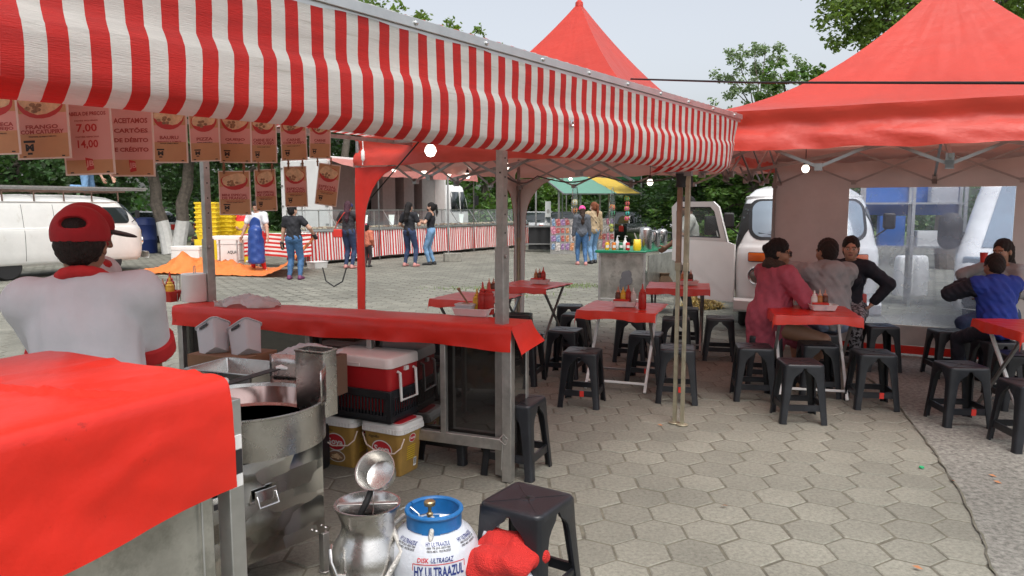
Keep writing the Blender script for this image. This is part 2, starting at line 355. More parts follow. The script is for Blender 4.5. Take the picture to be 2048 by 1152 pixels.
# hexagonal concrete pavers, each one a slab of its own with a chamfered rim
HA = R(0.5); W6 = .262; ca, sa = math.cos(HA), math.sin(HA)
hexc = []
for j in range(-40, 330):
    for i in range(-180, 190):
        x = (i+.5*(j & 1))*W6; y = j*W6*math.sqrt(3)/2
        X, Y = ca*x-sa*y, sa*x+ca*y
        if 2.0 < Y < 36 and abs(X) < .78*Y+.9: hexc.append((X, Y))
pv = MB(); rad = W6/math.sqrt(3)
for X, Y in hexc:
    near = Y < 13; dz = rnd.uniform(-.0025, .0015); tx, ty = rnd.uniform(-.008, .008), rnd.uniform(-.008, .008); jx, jy = rnd.uniform(-.003, .003), rnd.uniform(-.003, .003)
    cs = [(math.cos(HA+R(30+60*k)), math.sin(HA+R(30+60*k))) for k in range(6)]
    g = rnd.uniform(.948, .966); ro, ri = rad*g, rad*g-.006
    o = len(pv.v)
    pv.v += [(X+jx+ri*a, Y+jy+ri*b, dz+ri*(a*tx+b*ty)) for a, b in cs]; pv.f.append(tuple(range(o, o+6))); pv.m.append(0)
    if near:
        pv.v += [(X+jx+ro*a, Y+jy+ro*b, -.005) for a, b in cs]
        for k in range(6): pv.f.append((o+k, o+6+k, o+6+(k+1) % 6, o+(k+1) % 6)); pv.m.append(0)
tag(pv.obj('paving', m_paver, smooth=False), kind='structure')
# rough concrete slab right of the paving, with a curved joint
joint = [G(x, y) for x, y in ((2120,1480),(2060,1300),(1990,1152),(1952,1050),(1905,960),(1850,880),(1800,815),(1752,768),(1690,727),(1600,690),(1500,655),(1440,630))]
sl = MB(); n_ = len(joint)
sl.add([(p.x, p.y, .005) for p in joint]+[(16, p.y, .005) for p in joint], [(k, n_+k, n_+k+1, k+1) for k in range(n_-1)])
tag(sl.obj('concrete_slab', m_conc, smooth=False), kind='structure')
jm = MB()
jp = []
for k in range(n_-1):
    for t in np.linspace(0, 1, 9)[:-1]: q = joint[k].lerp(joint[k+1], t); jp.append((q.x+rnd.uniform(-.012, .012), q.y, .0055))
jm.grid([[(x-rnd.uniform(.002, .010), y, .0085), (x+rnd.uniform(.001, .008), y, .0085)] for x, y, z in jp]); tag(jm.obj('joint_dirt', m_moss, smooth=False), kind='structure')
lw = MB(); lw.add([(-90, 37, .012), (90, 37, .012), (140, 200, .3), (-140, 200, .3)], [(0,1,2,3)]); lw.add([(3.2, 31, .01), (14, 31, .01), (40, 37, .01), (3.0, 37, .01)], [(0,1,2,3)]); tag(lw.obj('lawn', m_lawn), kind='structure')
road = MB(); road.add([(-90, 25.5, .010), (-6.5, 27.5, .010), (-4, 37, .010), (-90, 37, .010)], [(0,1,2,3)]); tag(road.obj('verge', m_soil), kind='structure')
# weeds between the pavers
gr = MB()
for (px, py, n, sx, sy) in ((1130, 572, 900, .55, .28), (960, 577, 420, .5, .2), (1030, 590, 200, .5, .25)):
    c = G(px, py)
    for k in range(n):
        x, y = c.x+rng.normal()*sx, c.y+rng.normal()*sy; a = rnd.uniform(0, 6.28); h = rnd.uniform(.015, .055); t = rnd.uniform(0, .05)
        gr.add([(x, y, -.004), (x+.012*math.cos(a), y+.012*math.sin(a), -.004), (x+t*math.sin(a), y+t*math.cos(a), h)], [(0,1,2)])
tag(gr.obj('grass', m_grass, smooth=False), label='short green weeds growing between the hexagonal pavers', cat='grass', kind='stuff')
lf = MB()
for px, py in ((1448, 1015), (1985, 955), (1995, 968), (1905, 965), (1835, 1140), (1320, 853)):
    c = G(px, py); a = rnd.uniform(0, 6); q = [(c.x+.018*math.cos(a+k)*s, c.y+.018*math.sin(a+k)*s, .009+.006*(k % 2)) for k, s in ((0, 1.3), (1.5, .6), (3.1, 1.3), (4.6, .6))]
    tag(MB().add(q, [(0,1,2,3)]).obj('dry_leaf', M('dry_leaf', (.33,.14,.06), .8)) if px == 1448 else MB().add(q, [(0,1,2,3)]).obj('dry_leaf', bpy.data.materials['dry_leaf']), label='small dry brown leaf lying flat on the bare ground', cat='leaf', group='dry leaves on the ground')
c = G(1843, 937); bc = MB(); bc.lathe([(.0, .014), (.014, .014), (.016, .006)], 16, (c.x, c.y, 0)); tag(bc.obj('bottle_cap', M('green_cap', (.02,.33,.13), .4)), label='flat green bottle cap lying on the paving by the joint', cat='bottle cap')

# ------------------------------------------------------------------ trees
def leaves(mb, pts, size, flat=.5):
    n = len(pts); a = rng.uniform(0, 2*np.pi, n); tilt = rng.normal(0, flat, n); s = size*rng.uniform(.6, 1.35, n)
    for p, al, ti, q in zip(pts, a, tilt, s):
        d = np.array([math.cos(al)*math.cos(ti), math.sin(al)*math.cos(ti), -abs(math.sin(ti))*.8-.15]); d /= np.linalg.norm(d)
        w_ = np.cross(d, rng.normal(size=3)); w_ /= np.linalg.norm(w_)+1e-9
        o = len(mb.v); b, e = p-d*q*.5, p+d*q*.5
        mb.v += [tuple(b), tuple(p+w_*q*.26), tuple(e), tuple(p-w_*q*.26)]; mb.f.append((o, o+1, o+2, o+3)); mb.m.append(0)
def crown_pts(blobs, n, shell=.55):
    out = []; vol = np.array([b[3]*b[4]*b[5] for b in blobs]); cnt = rng.multinomial(n, vol/vol.sum())
    for b, k in zip(blobs, cnt):
        ncl = max(3, k//26); d = rng.normal(size=(ncl, 3)); d /= np.linalg.norm(d, axis=1)[:, None]; r = rng.uniform(shell, 1.0, ncl)**.7
        cl = d*r[:, None]*np.array(b[3:6])+np.array(b[:3]); pick = rng.integers(0, ncl, k)
        out.append(cl[pick]+rng.normal(size=(k, 3))*np.array(b[3:6]).mean()*.13)
    return np.concatenate(out)
def limb(mb, a, b, r0, r1, n=6, wob=.12):
    a, b = Vector(a), Vector(b); pts = []; ln = (b-a).length
    for k in range(n+1):
        t = k/n; p = a.lerp(b, t); p += Vector((rnd.uniform(-1, 1), rnd.uniform(-1, 1), 0))*wob*ln*.25*math.sin(math.pi*t); pts.append(p)
    mb.tube(pts, [r0+(r1-r0)*k/n for k in range(n+1)], 9, 0)
def tree(label, loc, blobs, n, size, mat, trunks, group=None, lime=0, rz=0, shell=.5, lr=.09):
    t = thing('tree', label, 'tree', loc, rz, group)
    tm = MB()
    for (a, b, r0, r1) in trunks: limb(tm, a, b, r0, r1)
    for b in blobs:
        a = trunks[rnd.randrange(len(trunks))][1]; limb(tm, a, (b[0]*.85, b[1]*.85, b[2]), lr, .015, 4)
    if lime:   # limewashed lower trunk
        for f_i, f in enumerate(tm.f):
            if sum(tm.v[i][2] for i in f)/len(f) < lime: tm.m[f_i] = 1
    tm.obj('trunk', [m_bark, m_lime], t)
    cm = MB(); leaves(cm, crown_pts(blobs, n, shell), size); cm.obj('crown', mat, t, smooth=False)
    return t
def rblobs(R0, H0, H1, k, rr):
    out = []
    for i in range(k):
        a = rnd.uniform(0, 6.28); r = R0*math.sqrt(rnd.uniform(.05, 1)); z = rnd.uniform(H0, H1); q = rr*rnd.uniform(.75, 1.25); out.append((r*math.cos(a), r*math.sin(a), z, q, q, q*.8))
    return out
GB = 'trees beyond the market square'
dense1 = tree('dense dark green tree behind the white old van, leftmost', P(40, 420, 31).xy.to_3d(), rblobs(2.6, 1.0, 7.2, 19, 1.35), 14000, .26, m_leafdark, [((0,0,0), (0,0,3.4), .2, .13)], GB)
dense2 = tree('bushy green tree with limewashed forked trunk behind the orange tarp', P(345, 500, 26.5).xy.to_3d(), rblobs(2.9, 3.4, 8.2, 16, 1.35)+[(-1.6,-.2,2.7,.9,.9,.8),(1.5,.2,3.0,.8,.8,.7)], 12000, .24, m_leafdark, [((-.12,0,0), (-.75,.1,3.5), .24, .17), ((.2,0,0), (.85,-.1,3.6), .25, .17)], GB, lime=1.35)
def tdup(src, loc, rz, label, sc): r = dup(src, loc, rz, label, GB); r.scale = sc; return r
tdup(dense1, P(185, 420, 33).xy.to_3d(), 1.2, 'dense dark green tree right above the front of the old van', (1.05, 1.05, 1.0))
tdup(dense1, P(520, 420, 37).xy.to_3d(), 2.3, 'dense dark tree beside the open white truck door', (1.2, 1.2, 1.1))
tdup(dense1, P(700, 420, 42).xy.to_3d(), 4.0, 'dark tree hidden mostly by the white truck', (1.2, 1.2, 1.1))
dense3 = tree('mid green leafy tree right of the truck cab', P(960, 420, 38).xy.to_3d(), rblobs(2.8, 1.0, 6.6, 20, 1.3), 13000, .27, m_leaf, [((0,0,0), (.2,0,3.4), .2, .12)], GB)
tdup(dense3, P(1085, 420, 44).xy.to_3d(), 1.0, 'mid green tree behind the toy stall posts', (1.1, 1.1, 1.0))
tdup(dense1, P(1290, 420, 40).xy.to_3d(), .7, 'dense dark tree right of the yellow awning end', (1.25, 1.2, .74))
tdup(dense1, P(1190, 420, 48).xy.to_3d(), .2, 'dark tree seen beneath the green awning', (1.3, 1.3, .75))
tdup(dense1, P(1400, 420, 30).xy.to_3d(), 3.3, 'dense dark tree behind the open van door', (1.0, 1.0, .60))
tdup(dense3, P(1505, 420, 27).xy.to_3d(), 5.0, 'mid green tree behind the van roof by the tent post', (.9, .9, .60))
tdup(dense1, P(1700, 420, 36).xy.to_3d(), 5.6, 'dark tree behind the tent wall', (1.2, 1.2, .72))
tdup(dense1, P(-130, 420, 36).xy.to_3d(), 5.2, 'dark tree at the far left edge', (1.2, 1.2, 1.1))
wd = MB(); pts = np.stack([rng.uniform(-70, 75, 24000), rng.uniform(50, 56, 24000), rng.uniform(0, 1, 24000)**1.2*4.6], 1); pts[:, 2] *= .75+.25*np.sin(pts[:, 0]*.9)*np.sin(pts[:, 0]*.37+1)
leaves(wd, pts, .55); tag(wd.obj('far_wood', m_leafdark, smooth=False), label='dark green far wood and hedge closing the square', cat='wood', kind='stuff')
# taller crowns above the tents
tree('tall loose tree whose bright top shows above the striped awning rail', P(690, 420, 34).xy.to_3d(), [(0,0,9.2,3.0,2.4,1.8),(1.9,0,10.2,1.1,1.0,.8),(2.9,0,10.0,1.0,1.0,.7),(4.3,0,9.6,1.2,1.0,.6),(5.3,0,9.3,.9,.9,.7),(6.3,0,9.0,.6,.6,.5),(6.9,.0,8.9,.5,.5,.4),(-2,0,8.4,2,1.8,1.6)], 7000, .24, m_leaflight, [((0,0,0), (.3,0,6.0), .24, .13)], GB)
tree('tall broad tree with bright leaves behind the right red tent peak', P(1900, 420, 20).xy.to_3d(), [(0,0,8.8,2.0,1.6,1.3),(-2.3,0,7.8,1.3,1.2,1.1),(-2.9,.3,7.5,.9,.9,.8),(-1.9,.3,7.0,1.0,.9,.8),(-3.0,0,6.6,.9,.9,.8),(-1.7,-.3,6.5,1.3,1.2,.9),(2.2,0,7.5,2.0,1.7,1.5),(1.6,0,6.2,1.4,1.2,.9),(-3.1,.2,8.0,.9,.8,.7),(3.5,0,8.5,1.6,1.5,1.5),(-2.8,0,5.9,.55,.55,.45),(-3.4,0,7.3,.45,.45,.35),(-1.2,0,7.3,1.3,1.2,1.0),(-2.4,0,6.9,1.0,.9,.8)], 26000, .15, m_leaflight, [((0,0,0), (0,0,6.2), .28, .16)], GB)
tree('slender feathery grey green tree between the two red tent peaks', P(1510, 420, 31).xy.to_3d(), [(x, rnd.uniform(-.7, .7), z, .78, .7, .42) for x, z in ((-1.3,7.1),(-.9,7.7),(-.2,8.0),(.4,8.1),(1.0,7.8),(.0,7.2),(.8,7.0),(1.5,7.2),(-1.1,6.3),(-.4,6.5),(.4,6.2),(1.2,6.3),(-1.5,5.6),(-.3,5.5),(.9,5.3),(1.9,6.6),(-.7,4.8),(.5,4.6))], 5200, .15, m_leafgrey, [((0,0,0), (.0,0,5.4), .09, .04)], GB, shell=.1, lr=.03)
tree('light green tree top just right of the feathery tree', P(1585, 420, 25).xy.to_3d(), rblobs(.9, 4.6, 6.3, 7, .6), 2600, .18, m_leaf, [((0,0,0), (0,0,4.4), .12, .07)], GB)

# ------------------------------------------------------------------ canopy tents
def orient(mb, outward):
    """flip faces so that they look along outward(point)"""
    for i, f in enumerate(mb.f):
        a, b, c = (Vector(mb.v[k]) for k in f[:3]); nrm = (b-a).cross(c-a)
        if nrm.dot(outward((a+b+c)/3)) < 0: mb.f[i] = tuple(reversed(f))
def tent(label, cor, zb, ze, zp, legs, sleeves=(), seed=0, zlow=1.93, ctr=None):
    cor = [Vector((c[0], c[1], 0)) for c in cor]; ctr = sum(cor, Vector())/4 if ctr is None else Vector((ctr[0], ctr[1], 0)); t = thing('canopy_tent', label, 'tent', ctr); W = -ctr
    cm = MB(); f = lambda q: .22*q+.78*q*q
    for i in range(4):
        p0, p1 = cor[i], cor[(i+1) % 4]; A = []; e = (p1-p0).normalized(); out = Vector((e.y, -e.x, 0)); out = out if out.dot(p0-ctr) > 0 else -out
        for a in range(65):
            s = a/64; row = []; q0 = p0.lerp(p1, s)
            for b in range(13):      # valance, from its hem up to the eave
                v = b/12; wv = .02*nz3(s*9+i*3+seed, v*1.5)*(1-v)+.040*(1-v)-.050*math.sin(math.pi*min(1, (1-v)*1.35))**2*(1 if v > .26 else 0)+.010*nz3(s*30+v*7+seed, v*3)*(1-abs(2*v-1))
                p = q0+out*(wv+.012*nz3(s*23+seed, v*5)*.6); row.append((p.x, p.y, zb+(ze-zb)*v+(.012*nz3(s*14+i, seed) if b == 0 else 0)))
            for b in range(1, 19):
                tq = b/18; p = q0.lerp(ctr, tq); z = ze+(zp-ze)*f(tq)-.10*math.sin(math.pi*s)*math.sin(math.pi*min(1, tq*1.15))*(1-tq)
                z += .016*math.sin(math.pi*s)*math.exp(-((tq-.07)/.06)**2)
                wr = .014*nz3(s*11+seed+i, tq*4)+.010*nz3(s*26+tq*14+seed, tq*5+i)+.006*nz3(s*50-tq*22, tq*17); row.append((p.x, p.y, z+wr*min(1, 5*s, 5*(1-s))*(1-tq)))
            A.append(row)
        cm.grid(A)
    orient(cm, lambda p: Vector((p.x-ctr.x, p.y-ctr.y, .6)))
    co = cm.obj('canopy', m_canopy, t, loc=W, ang=60)
    tip = MB(); tip.lathe([(.045, zp-.08), (.04, zp-.01), (.012, zp+.02), (0, zp+.03)], 12, (ctr.x, ctr.y, 0)); tip.obj('peak_cap', m_canopy, t, loc=W)
    for k, c in enumerate(cor):
        if not legs[k]: continue
        lm = MB(); q = c.lerp(ctr, .012); base = legs[k] if not isinstance(legs[k], bool) else q; base = Vector((base[0], base[1], 0))
        lm.bar((base.x, base.y, .012), (base.x, base.y, 1.22), .027, .027, 0, up=tuple(U)); lm.bar((base.x, base.y, 1.20), (base.x, base.y, ze-.03), .034, .034, 2 if legs[k] is PA else 1 if legs[k] is not PB else 0, up=tuple(U))
        lm.lathe([(.045, .004), (.045, .012), (.02, .018)], 12, (base.x, base.y, 0), 0); lm.box((base.x, base.y, 1.21), (.040, .040, .06), 0, rz=GRZ)
        lm.box((base.x, base.y, zlow-.02), (.055, .055, .06), 1, rz=GRZ)
        lm.obj('leg', [m_yelsteel, m_frame, m_rustpole], t, loc=W, bevel=.002)
    for i in range(4):      # scissor truss of each side
        p0, p1 = cor[i].lerp(ctr, .05), cor[(i+1) % 4].lerp(ctr, .05); tm = MB(); zt, zl = ze-.06, zlow
        for k in range(4):
            a, b = p0.lerp(p1, k/4), p0.lerp(p1, (k+1)/4); za, zc = (zt, zl) if k % 2 == 0 else (zl, zt); off = Vector(((p1-p0).y, -(p1-p0).x, 0)).normalized()*.012
            tm.bar((a.x+off.x, a.y+off.y, za), (b.x+off.x, b.y+off.y, zc), .012, .021); tm.bar((a.x-off.x, a.y-off.y, zc), (b.x-off.x, b.y-off.y, za), .012, .021)
            tm.box((a.x, a.y, (zt+zl)/2) if k == 9 else (b.x, b.y, zl), (.05, .05, .05), 0, rz=GRZ)
        m = p0.lerp(p1, .5); tm.box((m.x, m.y, zl+.02), (.05, .05, .10), 0, rz=GRZ)
        tm.obj('truss', m_frame, t, loc=W)
    cp = MB()
    for i in range(4):
        m = cor[i].lerp(cor[(i+1) % 4], .5); cp.bar((m.x, m.y, zlow+.05), (ctr.x, ctr.y, zlow+.35), .022, .03)
    cp.bar((ctr.x, ctr.y, zlow+.3), (ctr.x, ctr.y, zp-.05), .034, .034); cp.obj('centre_pole', m_frame, t, loc=W)
    for k in sleeves:       # cloth sock hanging down a leg, curving out to the valance
        sm = MB(); c = cor[k]
        for j in (1, -1):
            e = (cor[(k+j) % 4]-c).normalized(); nrm = Vector((e.y, -e.x, 0)); nrm = nrm if nrm.dot(c-ctr) > 0 else -nrm; A = []; Bq = []
            for a in range(29):
                z = .02+(zb-.01-.02)*a/28; w_ = .085+.03*(z/1.5) if z < 1.45 else .115+.54*(1-math.sqrt(max(0, 1-((z-1.45)/(zb-1.45))**2)))
                row = []; row2 = []
                for b in range(7):
                    s = w_*b/6; wob = .008*nz3(s*9+k, z*3+j); p = c+e*s+nrm*(.008+wob); row.append((p.x, p.y, z)); p2 = p-nrm*.008; row2.append((p2.x, p2.y, z))
                A.append(row); Bq.append(row2)
            sm.grid(A, 0); sm.grid(Bq, 1)
        sm.obj('leg_sleeve', [m_redtarp, M('sleeve_inside', (.50,.50,.48), .6, var=.08)], t, loc=W)
    return t
PA = G(1349, 847); PB = G(1364, 851)     # the pair of legs where the two tents meet
FLa = P(717, 600, 7.35).xy; BLa = P(1036, 600, 10.3).xy; BRa = Vector((3.02, 8.72))
tent('red peaked canopy tent over the middle tables behind the striped awning', [(FLa.x, FLa.y), (PA.x-.02, PA.y-.02), (BRa.x, BRa.y), (BLa.x, BLa.y)], 2.05, 2.33, 3.78, [True, PA, False, True], sleeves=(0, 3), seed=3)
Bd = Vector((math.cos(R(-27)), math.sin(R(-27)))); Bfl = Vector((PB.x+.02, PB.y+.02)); Bbl = Vector((3.08, 8.80)); Bfr = Bfl+Bd*3.3; Bbr = Bbl+Bd*3.3
tent('bright red canopy tent at the right over the dining stools', [Bfl, Bfr, Bbr, Bbl], 2.05, 2.33, 3.62, [PB, True, True, True], seed=11)
# back wall of the right tent, hung between its rear legs, with a clear window
wt = thing('tent_wall', 'grey brown tent side wall with a large clear plastic window', 'tent wall', (Bbl.x, Bbl.y, 0), math.atan2(Bd.y, Bd.x))
wl = 3.3; d2 = (Bd.x, Bd.y)
wx0, wz1 = hit(1699, 376, Bbl, d2); wx1, wz1b = hit(2033, 372, Bbl, d2); _, wz0 = hit(1760, 648, Bbl, d2)
def wallgrid(x0, x1, z0, z1, n=14, m=14):
    return [[(x0+(x1-x0)*i/n, .012*nz3((x0+(x1-x0)*i/n)*3, (z0+(z1-z0)*j/m)*2)+.03*(1-(z0+(z1-z0)*j/m)/2.1), z0+(z1-z0)*j/m) for j in range(m+1)] for i in range(n+1)]
wm = MB(); ztop = 2.30
for q in ((.0, wx0, .12, ztop), (wx0, wx1, .12, wz0), (wx0, wx1, wz1, ztop), (wx1, wl, .12, ztop)): wm.grid(wallgrid(*q))
wm.obj('wall_sheet', m_wall, wt)
vm = MB(); vm.grid(wallgrid(wx0+.004, wx1-.004, wz0+.004, wz1-.004)); vm.obj('window', m_vinyl, wt)
hm = MB(); hm.grid(wallgrid(.0, wl, .025, .117, 20, 3)); hm.obj('hem_strip', m_redtarp, wt)
lwm = MB(); lwm.grid(wallgrid(wx0+.02, wx1, .125, wz0-.002)); o_ = lwm.obj('lower_panel', M('wall_pale_panel', (.50,.47,.44), .6, var=.1, trans=.2), wt); o_.location = (0, -.006, 0)

# ------------------------------------------------------------------ striped stall awning
AT = 2.28
R0 = G(690, 2, AT); R1 = G(1478, 231, AT); ad = (R1-R0).normalized(); alen = (R1-R0).length; near = -1.5
an = Vector((ad.y, -ad.x, 0))
aw = thing('stall_awning', 'red and white striped market stall awning with curling side valance', 'awning', (R0.x, R0.y, 0), math.atan2(ad.y, ad.x)-math.pi/2)
SP = .0452
prof = [(0,0),(.001,-.03),(.0015,-.06),(.001,-.09),(.0005,-.12),(0,-.145),(.001,-.174),(.003,-.180),(.010,-.192),(.017,-.209),(.019,-.217),(.020,-.25),(.0195,-.28),(.018,-.31),(.016,-.342),(.012,-.350),(-.004,-.366),(-.020,-.378),(-.034,-.384)]
ns = int((alen-near)/SP); vmb = MB(); A = []
for i in range(ns*2+1):
    y = near+i*SP/2; row = []; tip = max(0, (y-(alen-.35))/.35)
    for j, (o_, z) in enumerate(prof):
        dn = j/(len(prof)-1); wv = .003*nz3(y*1.3, dn*2)+.0015*nz3(y*7, dn*5); led = .008*nz3(y*1.2+4, 0)*math.exp(-((dn-.45)/.2)**2)
        zz = AT-.015+z*(1-.10*tip*tip)+led*1.2+.010*nz3(y*1.3, 9)*dn; row.append((.012+o_+wv*min(1, dn*3)-.10*tip*tip*dn, y+.002*nz3(y*3, dn*8), zz))
    A.append(row)
vmb.grid(A, lambda i, j: (i//2) % 2)
# short return at the far end
E = A[-1]; ret = [E]
for k in range(1, 13): ret.append([(p[0]-SP*k*(1 if q > 0 else 1), p[1]+.01*math.sin(k*.8)*(q/18), p[2]) for q, p in enumerate(E)])
vmb.grid(ret, lambda i, j: (i+1) % 2)
# small pennant of cloth overlapping the rail top
tp = [[(-.04, near+i*SP/2, AT+.004+.003*math.sin(i)), (.004, near+i*SP/2, AT+.011+.002*math.sin(i*1.7)), (.016, near+i*SP/2, AT+.003)] for i in range(ns*2+1)]
vmb.grid(tp, lambda i, j: (i//2) % 2)
for y, z, r in ((alen*.49, 2.13, .011), (alen*.17, 2.20, .006), (-.35, 2.19, .006), (-.62, 2.22, .006)):
    pass
vmb.obj('valance', [m_strred, m_strwhite], aw, ang=70)
rf = MB(); RW = 3.1
B = [[(-RW*k/12, near+i*SP, AT-.005+.06*math.sin(math.pi*k/12)+.012*nz3(i*.2, k*.6)) for k in range(13)] for i in range(ns+1)]
rf.grid(B, lambda i, j: i % 2); rf.obj('roof', [m_strred, m_strwhite], aw, ang=70)
rl = MB(); rl.box((.019, (alen+near)/2, (AT-.012)), (.006, alen-near+.02, .034)); rl.box((-.012, (alen+near)/2, (AT-.026)), (.05, alen-near, .04)); rl.obj('rail', m_alu, aw, bevel=.002)
for k in range(15):
    y = near+.25+k*.385
    if y < alen: b_ = MB(); b_.lathe([(.0085, 0), (.0085, .003), (.004, .006), (0, .0065)], 10, T=Matrix.Translation((.0225, y, (AT-.012))) @ Euler((0, R(90), 0)).to_matrix().to_4x4()); b_.obj('bolt', m_chrome, aw)
fr = MB()
for y in (near+.3, alen*.3, alen*.62, alen-.25): fr.bar((-RW, y, AT-.04), (-.02, y, AT-.04), .03, .03)
fr.bar((-RW+.02, near, AT-.04), (-RW+.02, alen, AT-.04), .03, .03); fr.obj('roof_frame', m_galv, aw)
ey = MB(); ey.lathe([(.010, 0), (.018, 0), (.018, .003), (.010, .004), (.010, 0)], 16, T=Matrix.Translation((.040, alen*.36, AT-.26)) @ Euler((0, R(90), 0)).to_matrix().to_4x4()); ey.obj('eyelet', m_chrome, aw)
inv = aw.matrix_basis.inverted() if False else (Matrix.Translation(aw.location) @ Euler(aw.rotation_euler).to_matrix().to_4x4()).inverted()
def awpost(px, py, z, top, w_, mats, name='post'):
    g = inv @ G(px, py, z); pm = MB(); pm.bar((g.x, g.y, .01), (g.x, g.y, 1.42), w_, w_, 0); pm.bar((g.x, g.y, 1.40), (g.x, g.y, top), w_*.8, w_*.8, 0); pm.lathe([(.012, 0), (.012, .016), (0, .017)], 8, T=Matrix.Translation((g.x+w_/2, g.y-.01, 1.36)) @ Euler((0, R(90), 0)).to_matrix().to_4x4())
    for k in range(7): pm.box((g.x+w_*.4, g.y-.001, 1.5+.11*k), (.003, .010, .010), 1)
    pm.obj(name, mats, aw, bevel=.003)
awpost(1004, 648, .95, AT-.02, .062, [m_galv, m_dark]); awpost(421, 603, .95, AT-.02, .062, [m_galv, m_dark])
tw = thing('tape_wrap', 'black tape binding the tops of the twin tent legs together', 'tape', ((PA.x+PB.x)/2, (PA.y+PB.y)/2, 1.80))
b_ = MB(); rings(b_, [[(.062*math.cos(a)*(1+.06*math.sin(3*a+k)), .036*math.sin(a)*(1+.06*math.sin(2*a+k)), .020*k) for a in np.linspace(0, 2*math.pi, 17)[:-1]] for k in range(6)]); b_.obj('wrap', m_blackmat, tw)
# ------------------------------------------------------------------ long counter with red vinyl top (inside the stall)
cI = G(1022, 655, .95); CA = R(158); cu = Vector((math.cos(CA), math.sin(CA), 0)); cw = Vector((-cu.y*-1, cu.x*-1, 0)); cw = Vector((math.sin(CA), -math.cos(CA), 0))
# local frame: x runs from the right end leftwards along the counter, y across it away from the camera
lc = thing('long_counter', 'long steel framed counter with glossy dark back panel beside the coolers', 'counter', (cI.x, cI.y, 0), CA)
CL = 2.62; DP = -.33      # local -y is away from the camera
b = MB(); b.box((CL/2, DP/2, .93), (CL, .33, .03)); b.obj('worktop', m_alu, lc)
b = MB(); b.box((CL/2+.02, -.085, .575), (CL-.1, .006, .67)); b.obj('back_panel', m_darkpanel, lc)
b = MB(); b.box((CL/2, -.035, .225), (CL-.06, .04, .07)); b.box((CL/2, -.035, .90), (CL-.06, .03, .03)); b.obj('rail', m_galv, lc, bevel=.003)
for x in (.46, .99, 1.47, 2.05):
    b = MB(); b.bar((x, -.03, .26), (x, -.03, .885), .036, .036, up=(1, 0, 0)); b.obj('upright', m_galv, lc, bevel=.003)
for x, y, ww in ((.03, -.03, .062), (.03, DP+.04, .05), (CL-.04, -.03, .045), (CL-.04, DP+.04, .045)):
    b = MB(); b.bar((x, y, .003), (x, y, .914), ww, ww, up=(1, 0, 0)); b.obj('leg', m_galv, lc, bevel=.004)
b = MB(); b.box((.005, DP/2+.02, .5), (.008, .20, .80)); b.obj('end_panel', m_darkpanel, lc)
b = MB(); b.tube([(.05,-.0,.30),(.07,.02,.27),(.03,.02,.24),(.02,.0,.27),(.05,.005,.30),(.055,.01,.18),(.06,.008,.08)], .0035, 6); b.obj('tie_cord', m_galv, lc)
cv = thing('counter_cover', 'red vinyl cover draped over the long counter top', 'tablecloth', (cI.x, cI.y, .95), CA)
A = []
N_ = 70
for i in range(N_+1):
    x = -.006+(CL+.006)*i/N_; row = []
    for k, (y, z) in enumerate(((.02,-.135),(.020,-.10),(.018,-.05),(.013,-.012),(.0,.001),(-.05,.003),(-.16,.003),(-.28,.003),(DP-.0,.001),(DP-.016,-.02),(DP-.02,-.07),(DP-.022,-.12))):
        s = 1 if k < 3 or k > 9 else 0; row.append((x, y+s*.010*nz3(x*6, k), z+(.012*nz3(x*3, 2) if k in (0, 11) else .0025*nz3(x*7, y*9))))
    A.append(row)
b = MB(); b.grid(A)
E = A[0]; F = []
for q in range(9):
    t = q/8; row = []
    for k, p in enumerate(E[3:9]):
        row.append((-.006-.012*math.sin(t*1.57)-.06*t*t*(k/5)-.05*t*(1 if k == 0 else .6), p[1]+.035*t*(k-2.5)/2.5, p[2]-.17*t*(1.05-.35*(k/5))))
    F.append(row)
b.grid(F); b.obj('cover', m_redtarp, cv, ang=60)
# ------------------------------------------------------------------ front counter (close to the camera)
C1 = G(447, 757, 1.25); nd = (G(0, 870, 1.25)-C1).normalized(); fd = Vector((-nd.y, nd.x, 0)); fd = fd if fd.x < 0 else -fd
fc = thing('front_counter', 'tall metal serving counter nearest the camera at the lower left', 'counter', (C1.x, C1.y, 0), math.atan2(nd.y, nd.x))
sg = 1 if (Matrix.Rotation(math.atan2(nd.y, nd.x), 3, 'Z').inverted() @ fd).y > 0 else -1
b = MB(); b.box((.72, sg*.36, .62), (1.40, .66, 1.20)); b.obj('body', m_panel, fc, bevel=.004)
b = MB(); b.box((-.030, -sg*.004+sg*.03, .60), (.044, .044, 1.18)); b.box((.06, sg*.022, .60), (.004, .006, 1.18)); b.obj('corner_post', m_alu, fc, bevel=.002)
b = MB(); b.box((-.032, -sg*.0025+sg*.005, 1.085), (.030, .003, .034), 1); b.box((-.032, -sg*.0025+sg*.005, 1.036), (.030, .003, .058), 0); b.box((-.032, -sg*.0025+sg*.005, .990), (.030, .003, .03), 1); b.obj('sticker', [m_inkdark, m_white], fc)
fcv = thing('counter_cover', 'glossy bright red vinyl sheet covering the tall front counter', 'tablecloth', (C1.x, C1.y, 1.25), math.atan2(nd.y, nd.x))
A = []
pr = [(.70-.028*k,.003) for k in range(24)]+[(.04,.002),(.022,.001),(.010,-.002),(.002,-.008),(-.004,-.018),(-.007,-.034)]+[(-.009-.0008*k,-.05-.0145*k) for k in range(16)]
NK = len(pr)
def crease(x, y, x0, y0, ang, w_, amp):
    d = (x-x0)*math.sin(ang)-(y-y0)*math.cos(ang); return amp*(math.exp(-(d/w_)**2)-.6*math.exp(-((d-w_*1.6)/(w_*1.3))**2))
